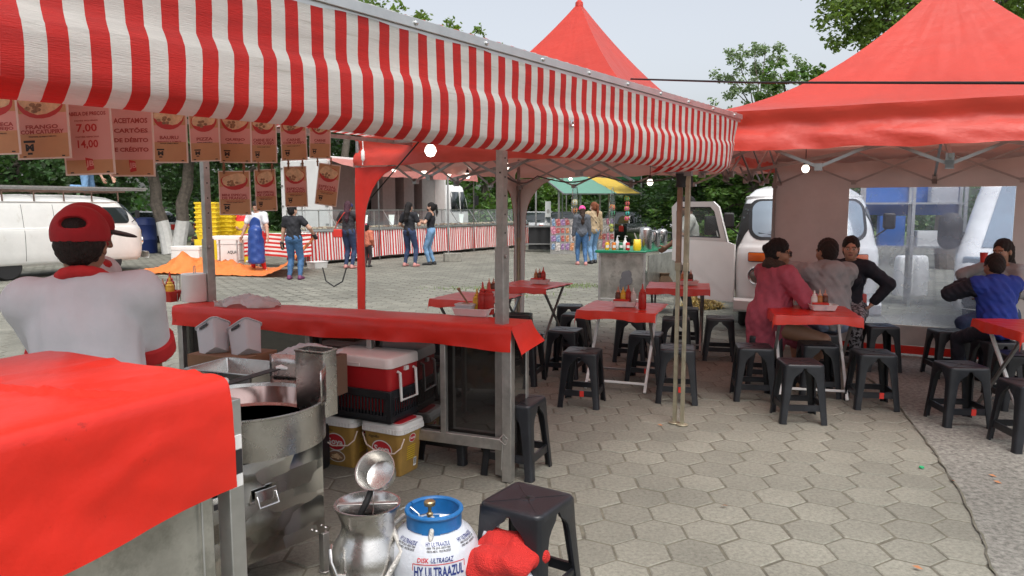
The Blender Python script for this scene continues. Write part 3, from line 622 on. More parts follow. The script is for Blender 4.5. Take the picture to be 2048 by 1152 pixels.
for i in range(141):
    x = -.012+1.45*i/140; row = []
    for k, (y, z) in enumerate(pr):
        dn = max(0, (k-29)/(NK-30)); wob = .008*nz3(x*3.2, dn*1.6+3)*dn+.0012*nz3(x*13, dn*6)*min(1, dn*3)+crease(x, dn*.26, .25, .1, .5, .03, .0018)*min(1, dn*4)+crease(x, dn*.26, .5, .16, .25, .03, .002)*min(1, dn*4)
        zz = z+(.003*nz3(x*5, y*6)+.0015*nz3(x*17, y*15) if k < 25 else .012*nz3(x*2.6, 1)*dn)-(.02*min(1, x/.4)*dn)
        if k < 25:
            f = min(1, y/.10); zz += f*(crease(x, y, .25, .2, 1.25, .012, .008)+crease(x, y, .5, .3, 1.9, .012, .007)+crease(x, y, .10, .16, .5, .010, .005)+crease(x, y, .35, .45, .1, .012, .006)+crease(x, y, .08, .05, -.6, .012, .005))
        row.append((x, sg*(y-wob), zz))
    A.append(row)
b = MB(); b.grid(A)
F = [[(p[0]-.006*math.sin(t*1.57), p[1], p[2]-.05*t-.0*t) for p in A[0][:26]] for t in (0, .3, .6, 1)]
b.grid(F); b.obj('cover', m_redtarp, fcv, ang=60)
# ------------------------------------------------------------------ frying station
dc = Vector((-1.17, 3.19, 0)); FD = R(53)
fs = thing('frying_station', 'round stainless frying pan on a square engine turned steel cabinet', 'fryer', (dc.x, dc.y, 0), FD-math.pi/2)
# local: y along the cabinet face (towards far right), x to the right/near = outwards
m_eng = bpy.data.materials.new('engine_turned_patches'); m_eng.use_nodes = True; n = m_eng.node_tree.nodes; l = m_eng.node_tree.links; pb = n['Principled BSDF']; pb.inputs['Metallic'].default_value = 1
tcn = n.new('ShaderNodeTexCoord'); vo = n.new('ShaderNodeTexVoronoi'); vo.inputs['Scale'].default_value = 13; vo.distance = 'MANHATTAN'; mpn = n.new('ShaderNodeMapping'); mpn.inputs['Rotation'].default_value = (R(40), R(25), R(15)); mpn.inputs['Scale'].default_value = (1, .45, 1.0); l.new(tcn.outputs['Object'], mpn.inputs[0]); l.new(mpn.outputs[0], vo.inputs['Vector'])
mr = n.new('ShaderNodeMapRange'); mr.inputs['To Min'].default_value = .07; mr.inputs['To Max'].default_value = .26; l.new(vo.outputs['Color'], mr.inputs['Value']); l.new(mr.outputs[0], pb.inputs['Roughness'])
rp = n.new('ShaderNodeValToRGB'); rp.color_ramp.elements[0].color = (.52,.52,.50,1); rp.color_ramp.elements[1].color = (.74,.73,.70,1); l.new(vo.outputs['Color'], rp.inputs[0]); l.new(rp.outputs[0], pb.inputs['Base Color'])
vb = n.new('ShaderNodeVectorMath'); vb.operation = 'SUBTRACT'; vb.inputs[1].default_value = (.5,.5,.5); l.new(vo.outputs['Color'], vb.inputs[0])
vsx = n.new('ShaderNodeVectorMath'); vsx.operation = 'SCALE'; vsx.inputs['Scale'].default_value = .24; l.new(vb.outputs[0], vsx.inputs[0])
gg = n.new('ShaderNodeNewGeometry'); va = n.new('ShaderNodeVectorMath'); va.operation = 'ADD'; l.new(gg.outputs['Normal'], va.inputs[0]); l.new(vsx.outputs[0], va.inputs[1]); vn = n.new('ShaderNodeVectorMath'); vn.operation = 'NORMALIZE'; l.new(va.outputs[0], vn.inputs[0]); l.new(vn.outputs[0], pb.inputs['Normal'])
b = MB(); b.box((-.10, -.14, .405), (.70, .70, .43)); b.obj('cabinet', m_eng, fs, bevel=.004)
for x, y in ((.24, .21), (.24, -.49), (-.44, .21), (-.44, -.49)):
    b = MB(); b.bar((x, y, .012), (x, y, .19), .035, .035, up=(1, 0, 0)); b.lathe([(.028, 0), (.028, .012)], 10, (x, y, 0)); b.obj('leg', m_galv, fs, bevel=.003)
b = MB(); Rr = .335
b.lathe([(Rr-.02,.625),(Rr,.63),(Rr,.795),(Rr+.008,.800),(Rr+.008,.806),(Rr-.004,.806),(Rr-.008,.79)], 64); b.f = [f for f in b.f if len(f) < 10]; b.m = [0]*len(b.f); b.obj('pan', m_steel, fs)
b = MB(); b.lathe([(Rr-.0085,.79),(Rr-.03,.715),(Rr-.07,.69),(Rr-.12,.685)], 64); b.f = [f for f in b.f if len(f) < 10]; b.m = [0]*len(b.f); b.obj('pan_inside', m_paninside, fs)
b = MB(); b.lathe([(0,.705),(Rr-.035,.705)], 48); b.obj('oil', m_oil, fs)
b = MB(); r_ = Rr+.006; A = [[((r_-.0)*math.cos(a), (r_)*math.sin(a), .79+dz) for dz in (0, .05, .10, .155)] for a in np.linspace(R(30), R(128), 30)]
b.grid(A); b.obj('splash_guard', m_steel, fs, solid=.003)
hx = .262
b = MB(); b.box((hx+.004, -.10, .47), (.006, .10, .05)); b.tube([(hx+.006, -.145, .475), (hx+.026, -.145, .43), (hx+.026, -.055, .43), (hx+.006, -.055, .475)], .006, 8); b.obj('handle', m_chrome, fs, bevel=.002)
b = MB(); b.box((hx+.003, -.31, .50), (.005, .075, .05)); b.obj('hinge_plate', m_chrome, fs)
b = MB(); b.box((hx+.006, -.31, .490), (.006, .045, .022)); b.obj('hinge_slot', m_inkdark, fs)
for y in (-.45, -.42, .15, .2): 
    b = MB(); b.ball((hx+.004, y, .22), .007, 8, 6); b.obj('screw', m_chrome, fs)
ch = thing('chute_box', 'tall rectangular open steel chute hanging beside the frying pan rim', 'metal box', P(632, 722, 3.42).xy.to_3d()+Vector((0,0,.68)), FD-math.pi/2+.2)
b = MB(); rbox(b, .17, .10, [(0, 0), (0, .30), (-.006, .305), (-.006, .312), (.004, .312), (.006, .02)], .008, cap1=True); b.obj('box', m_steel, ch, bevel=.001)
tr = thing('steel_tray', 'rectangular stainless draining tray behind the frying pan', 'tray', G(478, 768, .74), GRZ+.15)
b = MB(); rbox(b, .42, .30, [(.02, 0), (0, .09), (-.012, .09), (-.012, .096), (.006, .096), (.026, .008)], .02); b.obj('tray', m_steel, tr)
b = MB(); 
for x, y in ((-.17,-.12),(.17,-.12),(-.17,.12),(.17,.12)): b.bar((x, y, -.738), (x, y, 0), .03, .03)
b.bar((-.17,-.12,-.3),(.17,-.12,-.3),.02,.02); b.bar((-.17,.12,-.3),(.17,.12,-.3),.02,.02); b.obj('stand', m_galv, tr)
sp = thing('skimmer', 'long black handled paddle with white tip resting on the pan rim', 'utensil', G(395, 800, .9))
b = MB(); a0, a1 = Vector((0,0,.03)), P(552, 738, 3.35)-Vector(sp.location); b.bar(a0, a0.lerp(a1, .25), .016, .012); b.bar(a0.lerp(a1, .25), a1, .05, .004); b.obj('blade', m_blackmat, sp, bevel=.001)
b = MB(); b.tube([a1+Vector((0,0,.004)), a1+Vector((.02,.01,.006)), a1+Vector((.045,.02,-.004))], [.010,.013,.008], 10); b.obj('tip', m_white, sp)
b = MB(); b.tube([a0.lerp(a1,.1)+Vector((0,0,.012)), a0.lerp(a1,.33)+Vector((0,0,.012))], [.012,.016], 10); b.obj('grip', m_white, sp)
rp_ = thing('rolling_handle', 'white plastic handle end on the front pan rim', 'utensil', G(470, 852, .815)); b = MB(); b.tube([(-.10,-.02,-.005),(-.03,0,.0),(.012,.012,.004),(.02,.014,.004)], [.012,.016,.017,.008], 12); b.obj('handle', m_white, rp_)
# ------------------------------------------------------------------ milk can, ladle, gas cylinder
mc = thing('milk_can', 'polished steel milk can between the fryer and the gas cylinder', 'milk can', G(735, 1008, .48).xy.to_3d())
b = MB(); b.lathe([(.145,0),(.150,.01),(.152,.22),(.155,.225),(.155,.235),(.152,.24),(.150,.275),(.138,.32),(.112,.365),(.104,.39),(.104,.42),(.112,.435),(.118,.455),(.126,.470),(.131,.478),(.131,.486),(.122,.486),(.110,.470),(.098,.44),(.096,.30)], 56); b.obj('can', m_steel, mc)
b = MB(); b.lathe([(.0,.40),(.098,.40)], 32); b.obj('inside_dark', m_dark, mc)
b = MB(); b.bar((-.118,.0,.478),(.118,.02,.478),.022,.006); b.obj('cross_strap', m_alu, mc, bevel=.002)
for a in (R(-115), R(65)):
    b = MB(); ca_, sa_ = math.cos(a), math.sin(a); q = [(.150,.25),(.178,.262),(.182,.31),(.160,.345),(.128,.345)]
    b.tube([(r*ca_+.02*sa_*k, r*sa_-.02*ca_*k, z) for k, (r, z) in enumerate(q)], .007, 8); b.obj('handle', m_steel, mc)
ld = thing('ladle_pot', 'steel strainer pot with black handle standing in the milk can', 'pot', Vector(mc.location)+Vector((.012, .03, .40)))
T = Matrix.Translation((.02, -.02, .215)) @ Euler((R(52), R(8), R(-22))).to_matrix().to_4x4()
b = MB(); b.lathe([(0,-.075),(.05,-.075),(.062,-.068),(.078,.0),(.080,.008),(.083,.008),(.083,.004),(.077,-.0),(.060,-.064),(.05,-.070),(0,-.070)], 40, T=T); b.obj('bowl', m_steel, ld)
hp = [T @ Vector((.0,-.07,-.035)), Vector((-.01,-.055,.10)), Vector((-.035,-.05,.05)), Vector((-.05,-.045,.01))]; b = MB(); b.tube(hp, [.012,.013,.012,.010], 10); b.obj('handle', m_blackmat, ld)
b = MB(); b.tube([T @ Vector((.012,-.07,-.03)), Vector((.02,-.075,.08)), Vector((.012,-.07,.02)), Vector((-.02,-.07,-.005))], .0025, 6); b.obj('wire', m_chrome, ld)
gc = thing('gas_cylinder', 'blue gas cylinder wrapped in printed white film between milk can and stool', 'gas cylinder', G(868, 1012, .465).xy.to_3d())
b = MB(); b.lathe([(.10,0),(.14,.008),(.172,.05),(.180,.09),(.184,.26),(.174,.322),(.150,.362),(.122,.385),(.112,.390)], 64); b.obj('body', m_gaswrap, gc)
b = MB(); cr = .110
def arc(a0, a1, z0, z1, r, th=.008, n=20):
    A = [[(q*math.cos(a), q*math.sin(a), z) for q, z in ((r, z0), (r, z1), (r-th, z1), (r-th, z0), (r, z0))] for a in np.linspace(R(a0), R(a1), n)]; b.grid(A); b.add([A[0][k] for k in range(4)], [(0,1,2,3)]); b.add([A[-1][k] for k in range(4)], [(3,2,1,0)])
arc(-200, 155, .395, .452, cr, n=60)
for a0, a1 in ((-195,-150),(-110,-72),(-30,12),(60,100)): arc(a0, a1, .36, .398, cr)
b.tube([(cr*math.cos(a)-.002*math.cos(a), cr*math.sin(a), .455) for a in np.linspace(R(-200), R(155), 50)], .0095, 8); b.obj('collar', m_bluegas, gc)
b = MB(); b.lathe([(0,.392),(.085,.391),(.112,.386)], 30); b.obj('shoulder_cap', m_bluegas, gc)
b = MB(); b.lathe([(.016,.37),(.016,.40),(.010,.405),(.010,.44),(.013,.445),(.013,.455),(.007,.46),(.007,.485),(.021,.487),(.023,.492),(.023,.502),(.019,.506),(0,.507)], 16, (-.012,-.045,0)); b.box((-.012,-.045,.42),(.05,.014,.02)); b.obj('valve', m_brass, gc)
b = MB(); b.box((.045,-.05,.392),(.085,.003,.05),0,rz=.5,rx=-.5); b.box((.05,.0,.400),(.06,.004,.06),0,rx=-.9); b.box((-.03,-.062,.385),(.05,.003,.03),0,rx=-.4); b.obj('paper_label', m_white, gc)
b = MB()
b.tube([(.0,-.058,.44),(.004,-.085,.435),(.0,-.118,.395),(-.004,-.135,.33),(.012,-.150,.300),(.05,-.150,.285),(.095,-.128,.285),(.135,-.075,.305),(.145,-.03,.33),(.13,.02,.35)], .0105, 10); b.obj('gas_hose', m_braid, gc)
gprof = [(.181,.06),(.184,.26),(.174,.322),(.150,.362),(.122,.385)]
def gwrap(a0):
    def fn(p):       # wrap flat lettering (x = arc length, y = distance up along the profile) round the film
        s = p[1]; pts = gprof; k = 0
        while k < len(pts)-2 and s > math.dist(pts[k], pts[k+1]): s -= math.dist(pts[k], pts[k+1]); k += 1
        t = s/math.dist(pts[k], pts[k+1]); r = pts[k][0]+(pts[k+1][0]-pts[k][0])*t+.0022; z = pts[k][1]+(pts[k+1][1]-pts[k][1])*t+.001
        a = a0+p[0]/r; return (r*math.cos(a), r*math.sin(a), z)
    return fn
def glabel(txt, y0, w_, h_, mi, a0, dx=0, sl=0, bold=.02):
    tmp = MB(); text(tmp, txt, Matrix.Translation((dx, y0, 0)), w_, h_, 0, bold, sl=sl); f = gwrap(a0); b.add([f(p) for p in tmp.v], tmp.f, mi)
b = MB(); ga = R(-78)
glabel('DISK', .262, .045, .018, 1, ga, -.062, .2); glabel('ULTRAGAZ', .262, .088, .019, 0, ga, .012, .2)
glabel('HY ULTRAAZUL', .218, .198, .040, 0, ga, .0, 0, .03); glabel('0800 778-2010 5833-7266', .178, .18, .016, 0, ga)
for a_, dx in ((ga-R(52), 0), (ga, 0), (ga+R(52), 0)):
    glabel('HY ULTRAAZUL', .322, .095, .017, 0, a_, dx, .1); glabel('-0800 778 2010 -5833-7266', .307, .095, .0085, 2, a_, dx); glabel('-5833-4831 -95378-2025', .295, .095, .0085, 2, a_, dx)
for x0, x1, y0, y1 in ((-.105,.105,.245,.248),(-.106,-.103,.14,.245),(.103,.106,.14,.245)):
    f = gwrap(ga); n_c = 14; A = [[f((x0+(x1-x0)*i/n_c, y, 0)) for y in (y0, y1)] for i in range(n_c+1)]; b.grid(A, 1)
b.obj('lettering', [m_ink, m_inkred, m_inkdark], gc, smooth=False)
hs_ = thing('braided_hose', 'grey braided hose running from the milk can side towards the floor', 'hose', (mc.location.x, mc.location.y, 0))
b = MB(); q = Vector(gc.location)-Vector(mc.location); b.tube([(q.x-.13,q.y+.06,.40),(q.x-.17,q.y+.0,.385),(.15,-.10,.33),(.08,-.155,.22),(.0,-.185,.12),(-.08,-.24,.03),(-.2,-.30,.011)], .011, 10); b.obj('hose', m_braid, hs_)
hs2 = thing('wire_loop', 'thin pale wire looping over from milk can to gas cylinder', 'wire', (mc.location.x, mc.location.y, 0)); b = MB(); b.tube([(.12,.04,.44),(.16,.04,.455),(.20,.02,.43),(.21,.0,.37)], .0035, 6); b.obj('wire', m_alu, hs2)
# ------------------------------------------------------------------ coolers, crates, oil buckets
def bucket(label, loc, rz):
    t = thing('oil_bucket', label, 'bucket', loc, rz, 'golden oil buckets under the coolers')
    b = MB(); rbox(b, .30, .25, [(.032, 0), (.028, .008), (.0, .285)], .045, n=6); b.obj('body', m_gold, t)
    b = MB(); rbox(b, .325, .275, [(.012, .272), (.0, .275), (0, .305), (.004, .306), (.004, .325), (.010, .333), (.04, .333)], .05, n=6)
    for x in np.linspace(-.13, .13, 12): b.box((x, -.1385, .289), (.004, .004, .022)); 
    for y in np.linspace(-.10, .10, 9): b.box((.1635, y, .289), (.004, .004, .022))
    b.obj('lid', m_white, t)
    b = MB(); rbox(b, .25, .20, [(0, .334), (0, .339)], .03); b.obj('lid_inset', m_inkred, t)
    b = MB(); b.tube([(.160,-.10,.25),(.157,-.13,.20),(.12,-.150,.165),(.0,-.148,.15),(-.1,-.142,.19),(-.155,-.11,.25)], .0045, 6); b.obj('bail', m_signedge, t)
    b = MB(); tl = math.atan(.028/.277)
    T = Matrix.Translation((0, -.1135, .15)) @ Euler((R(90)+tl, 0, 0)).to_matrix().to_4x4()
    ell = lambda cx, cy, rx, ry, z, mi: b.add([(cx, cy, z)]+[(cx+rx*math.cos(a), cy+ry*math.sin(a), z) for a in np.linspace(0, 2*math.pi, 29)[:-1]], [(0, k+1, (k+1) % 28+1) for k in range(28)], mi, T)
    ell(.0, .015, .078, .060, .0012, 1); ell(.0, .015, .070, .053, .0020, 0); text(b, 'Soya', T @ Matrix.Translation((0, .012, .0028)), .118, .055, 1, .03)
    text(b, 'Algodão', T @ Matrix.Translation((-.055, .092, .0014)), .085, .022, 3, .01)
    ell(.0, -.082, .066, .040, .0012, 1); ell(0, -.082, .060, .035, .002, 2)
    for k in range(14): a = k*2.4; ell(.04*math.cos(a)*(k/14), -.082+.02*math.sin(a)*(k/14), .012, .006, .0026+.0003*k, 4)
    T = Matrix.Translation((.1385, 0, .15)) @ Euler((R(90)+tl, 0, R(90))).to_matrix().to_4x4()
    ell(0, .08, .034, .028, .0012, 1); ell(0, .08, .030, .024, .002, 0); text(b, 'Soya', T @ Matrix.Translation((0, .079, .0028)), .05, .022, 1, .03)
    for k in range(7): b.box((-.005, .03-.014*k, .0015), (.085-.002*(k % 3), .004, .0008), 5, T=T)
    b.box((.045, -.088, .0015), (.03, .055, .0008), 1, T=T)
    for k in range(7): b.box((.045, -.066-.006*k, .0025), (.024, .0022+.001*(k % 2), .0006), 3, T=T)
    b.obj('label_print', [m_inkred, m_white, m_card, m_inkdark, m_pastry, m_yel], t, smooth=False); return t
bk1 = G(775, 952).xy.to_3d(); bucket('golden oil bucket with white lid directly under the black crate', (bk1.x+.02, bk1.y+.12, 0), R(-28))
bucket('golden oil bucket half hidden behind the frying cabinet', (bk1.x-.31, bk1.y+.27, 0), R(-24))
crt = thing('plastic_crate', 'black slotted plastic crate holding the red cooler', 'crate', (bk1.x-.115, bk1.y+.19, .341), R(-26))
b = MB()
rbox(b, .50, .33, [(.012, 0), (.008, .02)], .02); rbox(b, .50, .33, [(.006, .02), (0, .022), (0, .05), (.012, .05)], .02, cap0=False, cap1=False); rbox(b, .51, .34, [(.004, .155), (.0, .16), (0, .20), (.006, .205), (.016, .205), (.02, .16)], .02, cap0=False, cap1=False)
for s in (1, -1):
    for x in np.linspace(-.225, .225, 19): b.box((x, s*.158, .105), (.013 if abs(x) < .22 else .05, .008, .11))
    for y in np.linspace(-.14, .14, 12): b.box((s*.243, y, .105), (.008, .013, .11))
for x in (-.24, .24):
    for y in (-.155, .155): b.box((x, y, .105), (.03, .03, .19))
b.obj('crate', m_black, crt, bevel=.002)
def cooler(label, loc, rz, W_=.50, D_=.33, H_=.30, handle=True):
    t = thing('cooler_box', label, 'cooler', loc, rz, 'red cooler boxes with pale lids')
    b = MB(); rbox(b, W_, D_, [(.028, 0), (.024, .01), (.0, H_-.07)], .04, n=5); b.obj('body', m_coolred, t)
    b = MB(); rbox(b, W_+.012, D_+.012, [(.008, H_-.069), (0, H_-.065), (.002, H_-.015), (.010, H_-.004), (.03, H_), (.05, H_)], .045, n=5); b.box((-.03, -(D_/2+.007), H_-.055), (.12, .006, .022)); b.obj('lid', m_coollid, t)
    if handle:
        for s in (1, -1):
            b = MB(); x = s*(W_/2-.004); q = [(x+s*.004, -.085, H_-.095), (x+s*.022, -.085, H_-.10), (x+s*.03, -.085, .075), (x+s*.03, .085, .075), (x+s*.022, .085, H_-.10), (x+s*.004, .085, H_-.095)]
            b.tube(q, .0095, 8); b.box((x+s*.008, 0, H_-.085), (.02, .035, .025)); b.obj('handle', m_white, t)
    return t
cooler('red cooler with pale lid and white handle sitting in the black crate', (bk1.x-.115, bk1.y+.19, .405), R(-26), H_=.345)
ck2 = P(545, 730, 4.42).xy; cooler('second cooler with pinkish lid behind the frying pan rim', (ck2.x, ck2.y+.12, .352), R(-22), .50, .30, .33, False)
bs = thing('plastic_crate', 'black crate under the second cooler behind the fryer', 'crate', (ck2.x, ck2.y+.12, 0), R(-22)); b = MB(); rbox(b, .5, .34, [(.01, 0), (0, .02), (0, .285), (.012, .285), (.014, .03)], .02); b.obj('crate', m_black, bs)
bx = P(425, 700, 4.15).xy
cb = thing('cardboard_box', 'brown cardboard box under the counter holding two clear containers', 'box', (bx.x, bx.y+.30, .535), R(-20)); b = MB(); b.box((0,0,.12),(.42,.30,.24)); b.box((0,0,.2415),(.41,.05,.003)); b.obj('carton', m_card, cb, bevel=.004)
st = thing('low_shelf', 'low dark metal shelf carrying the boxes under the counter', 'shelf', (bx.x+.16, bx.y+.30, 0), R(-22)); b = MB(); b.box((-.06,0,.52),(.80,.34,.02)); [b.bar((x, y, 0), (x, y, .51), .03, .03) for x in (-.44,.20) for y in (-.15,.15)]; b.obj('rack', m_galv, st)
cb2 = thing('cardboard_box', 'darker closed cardboard box right of the clear containers', 'box', (bx.x+.50, bx.y+.18, .535), R(-22)); b = MB(); b.box((0,0,.12),(.34,.28,.24)); b.obj('carton', M('cardboard_dark', (.15,.085,.055), .85), cb2, bevel=.004)
wfs = thing('foam_sheet', 'crumpled white plastic sheet on the darker box', 'plastic sheet', (bx.x+.50, bx.y+.18, .777), R(-22)); b = MB(); b.grid([[(-.16+.32*i/14, -.12+.24*j/10, .012+.05*max(0, 1-((i-7)/7)**2)*max(0, 1-((j-5)/5)**2)+.02*abs(nz3(i*.7, j*.8))) for j in range(11)] for i in range(15)]); b.obj('sheet', m_milky, wfs)
for k, (dx, dy) in enumerate(((-.10, .02), (.11, -.02))):
    t = thing('clear_container', ('left' if k == 0 else 'right')+' one of two tilted milky plastic containers on the cardboard box', 'container', (bx.x+dx, bx.y+.25+dy, .765), R(-20), 'milky containers on the box', rot=(R(-28), R(-30), R(-20)))
    b = MB(); rbox(b, .17, .13, [(.012, 0), (0, .20), (-.01, .20), (-.01, .206), (.003, .206), (.014, .01)], .025, n=5); b.obj('tub', m_milky, t)
    b = MB(); rbox(b, .07, .014, [(0, .2065), (0, .2075)], .006, T=Matrix.Translation((0, -.066, 0))); b.box((0, -.0715, .175), (.07, .003, .018)); b.obj('grip_hole', m_inkdark, t)
# ------------------------------------------------------------------ things on the counter
def bottle(label, loc, kind, s=1.0, group='sauce bottles at the tables'):
    K = {'ketchup': ((.36,.02,.015), (.45,.03,.02), .19, .030), 'mustard': ((.62,.36,.03), (.62,.36,.03), .17, .030), 'brown': ((.10,.035,.02), (.45,.20,.14), .17, .028), 'white': ((.62,.60,.56), (.66,.66,.62), .165, .029), 'amber': ((.38,.16,.05), (.55,.35,.25), .17, .026)}
    c, nc, h, r = K[kind]; t = thing('sauce_bottle', label, 'bottle', loc, 0, group); h *= s; r *= s
    mk = 'sauce_'+kind; mb_ = bpy.data.materials.get(mk) or M(mk, c, .25); mn = bpy.data.materials.get(mk+'_cap') or M(mk+'_cap', nc, .35)
    b = MB(); b.lathe([(r*.9,0),(r,.006),(r,h*.52),(r*.92,h*.58),(r*.95,h*.64),(r*.6,h*.70),(r*.5,h*.71)], 18); b.obj('body', mb_, t)
    b = MB(); b.lathe([(r*.62,h*.705),(r*.62,h*.76),(r*.3,h*.80),(r*.12,h*1.0),(0,h*1.0)], 14); b.obj('nozzle', mn, t); return t
def tray(label, loc, rz, w_=.24, d_=.17):
    t = thing('condiment_tray', label, 'tray', loc, rz, 'white condiment trays'); b = MB(); rbox(b, w_, d_, [(.022, 0), (.003, .045), (-.004, .046), (-.004, .050), (.004, .050), (.026, .006)], .03, n=5); b.obj('tray', m_white, t); return t
def loc2(base, rz, x, y, z=0): return Vector(base)+Matrix.Rotation(rz, 3, 'Z') @ Vector((x, y, z))
tl_ = G(947, 630, .955); tray('white condiment tray on the long counter by the steel post', tl_, CA+math.pi, .26, .16)
for k, x in ((0, .055), (1, .10)): bottle(('left' if k == 0 else 'right')+' one of two dark red sauce bottles on the long counter tray', loc2(tl_, CA+math.pi, x, .025, .007), 'ketchup', 1.1)
bottle('mustard bottle half hidden behind the food box on the counter tray', loc2(tl_, CA+math.pi, .005, .045, .007), 'mustard', .95)
fb = thing('food_box', 'clear plastic box of chopped relish in the long counter tray', 'box', loc2(tl_, CA+math.pi, -.055, .0, .008), CA+math.pi); b = MB(); rbox(b, .12, .10, [(.01, 0), (0, .055), (-.006, .056), (-.006, .064), (.01, .066)], .02); b.obj('box', m_milky, fb); b = MB(); b.ball((0,0,.05), .045, 14, 8, 0, (1,.8,.5)); b.obj('relish', m_pastry2, fb)
wsp = thing('wooden_spoon', 'wooden spoon leaning out of the relish box on the counter', 'spoon', loc2(tl_, CA+math.pi, -.055, .0, .05)); b = MB(); b.tube([(.03,0,0),(-.03,0,.09),(-.05,.0,.125)], [.006,.006,.011], 8); b.obj('spoon', m_card, wsp)
rb_ = G(337, 603, .955); rbk = thing('condiment_basket', 'small red plastic basket of sauces at the counter far end', 'basket', rb_, CA); b = MB(); rbox(b, .17, .12, [(.025, 0), (0, .075), (-.006, .076), (-.006, .082), (.003, .082), (.027, .006)], .02); b.obj('basket', m_tape, rbk)
bottle('mustard bottle in the red basket at the counter far end', rb_+Vector((.02, -.01, .008)), 'mustard', 1.05); bottle('brown sauce bottle in the red basket at the counter far end', rb_+Vector((-.035, .0, .008)), 'brown', .95); bottle('ketchup bottle behind the mustard in the red basket', rb_+Vector((.0, .04, .008)), 'ketchup', 1.1)
nr = thing('paper_roll', 'large white paper towel roll on a wire stand at the counter end', 'paper roll', G(390, 603, .955)); b = MB(); b.lathe([(.088,.004),(.09,.01),(.09,.205),(.086,.21),(.02,.21),(.02,.2)], 36); b.obj('roll', m_white, nr); b = MB(); b.tube([(-.12,-.02,.0),(-.12,-.02,.20),(-.12,.03,.20),(-.12,.03,.0)], .003, 6); b.tube([(0,0,.2),(0,0,.26),(.012,0,.27),(.012,0,.21)], .003, 6); b.obj('wire_stand', m_galv, nr)
pbl = G(500, 612, .955); pb_ = thing('plastic_bag', 'crumpled translucent plastic bags lying on the long counter', 'plastic bag', pbl, CA); b = MB(); A = []
for i in range(61):
    row = []
    for j in range(35):
        u_, v_ = i/60*2-1, j/34*2-1; rr_ = min(1, math.hypot(u_*.98, v_*.95)); e = max(0, 1-rr_**2.2); h = .006+.062*e**.55*(1+.30*nz3(u_*3.2+1, v_*2.6))+.012*e*abs(nz3(u_*9+v_*4, v_*7)); k_ = 1 if rr_ < .98 else .98/max(1e-6, math.hypot(u_*.98, v_*.95))
        row.append((u_*k_*.25+.02*nz3(v_*3, u_*2), .0+v_*k_*.125*(1+.2*nz3(u_*4, 2)), max(.003, h)))
    A.append(row)
b.grid(A); b.obj('bag', m_bag, pb_, ang=80)
pf = thing('plastic_bag', 'small translucent bag hanging over the counter edge beside the paper roll', 'plastic bag', G(447, 612, .955), CA); b = MB()
b.grid([[(-.055+.11*i/14+.012*nz3(j*.6, i*.3), -.02+.055*min(1, j/5)+.008*nz3(i*.9, j*.6), .03+.018*nz3(i*.7, j*.4)-(.0 if j < 5 else .010*(j-5))) for j in range(17)] for i in range(15)]); b.obj('bag', m_bag, pf, ang=80)
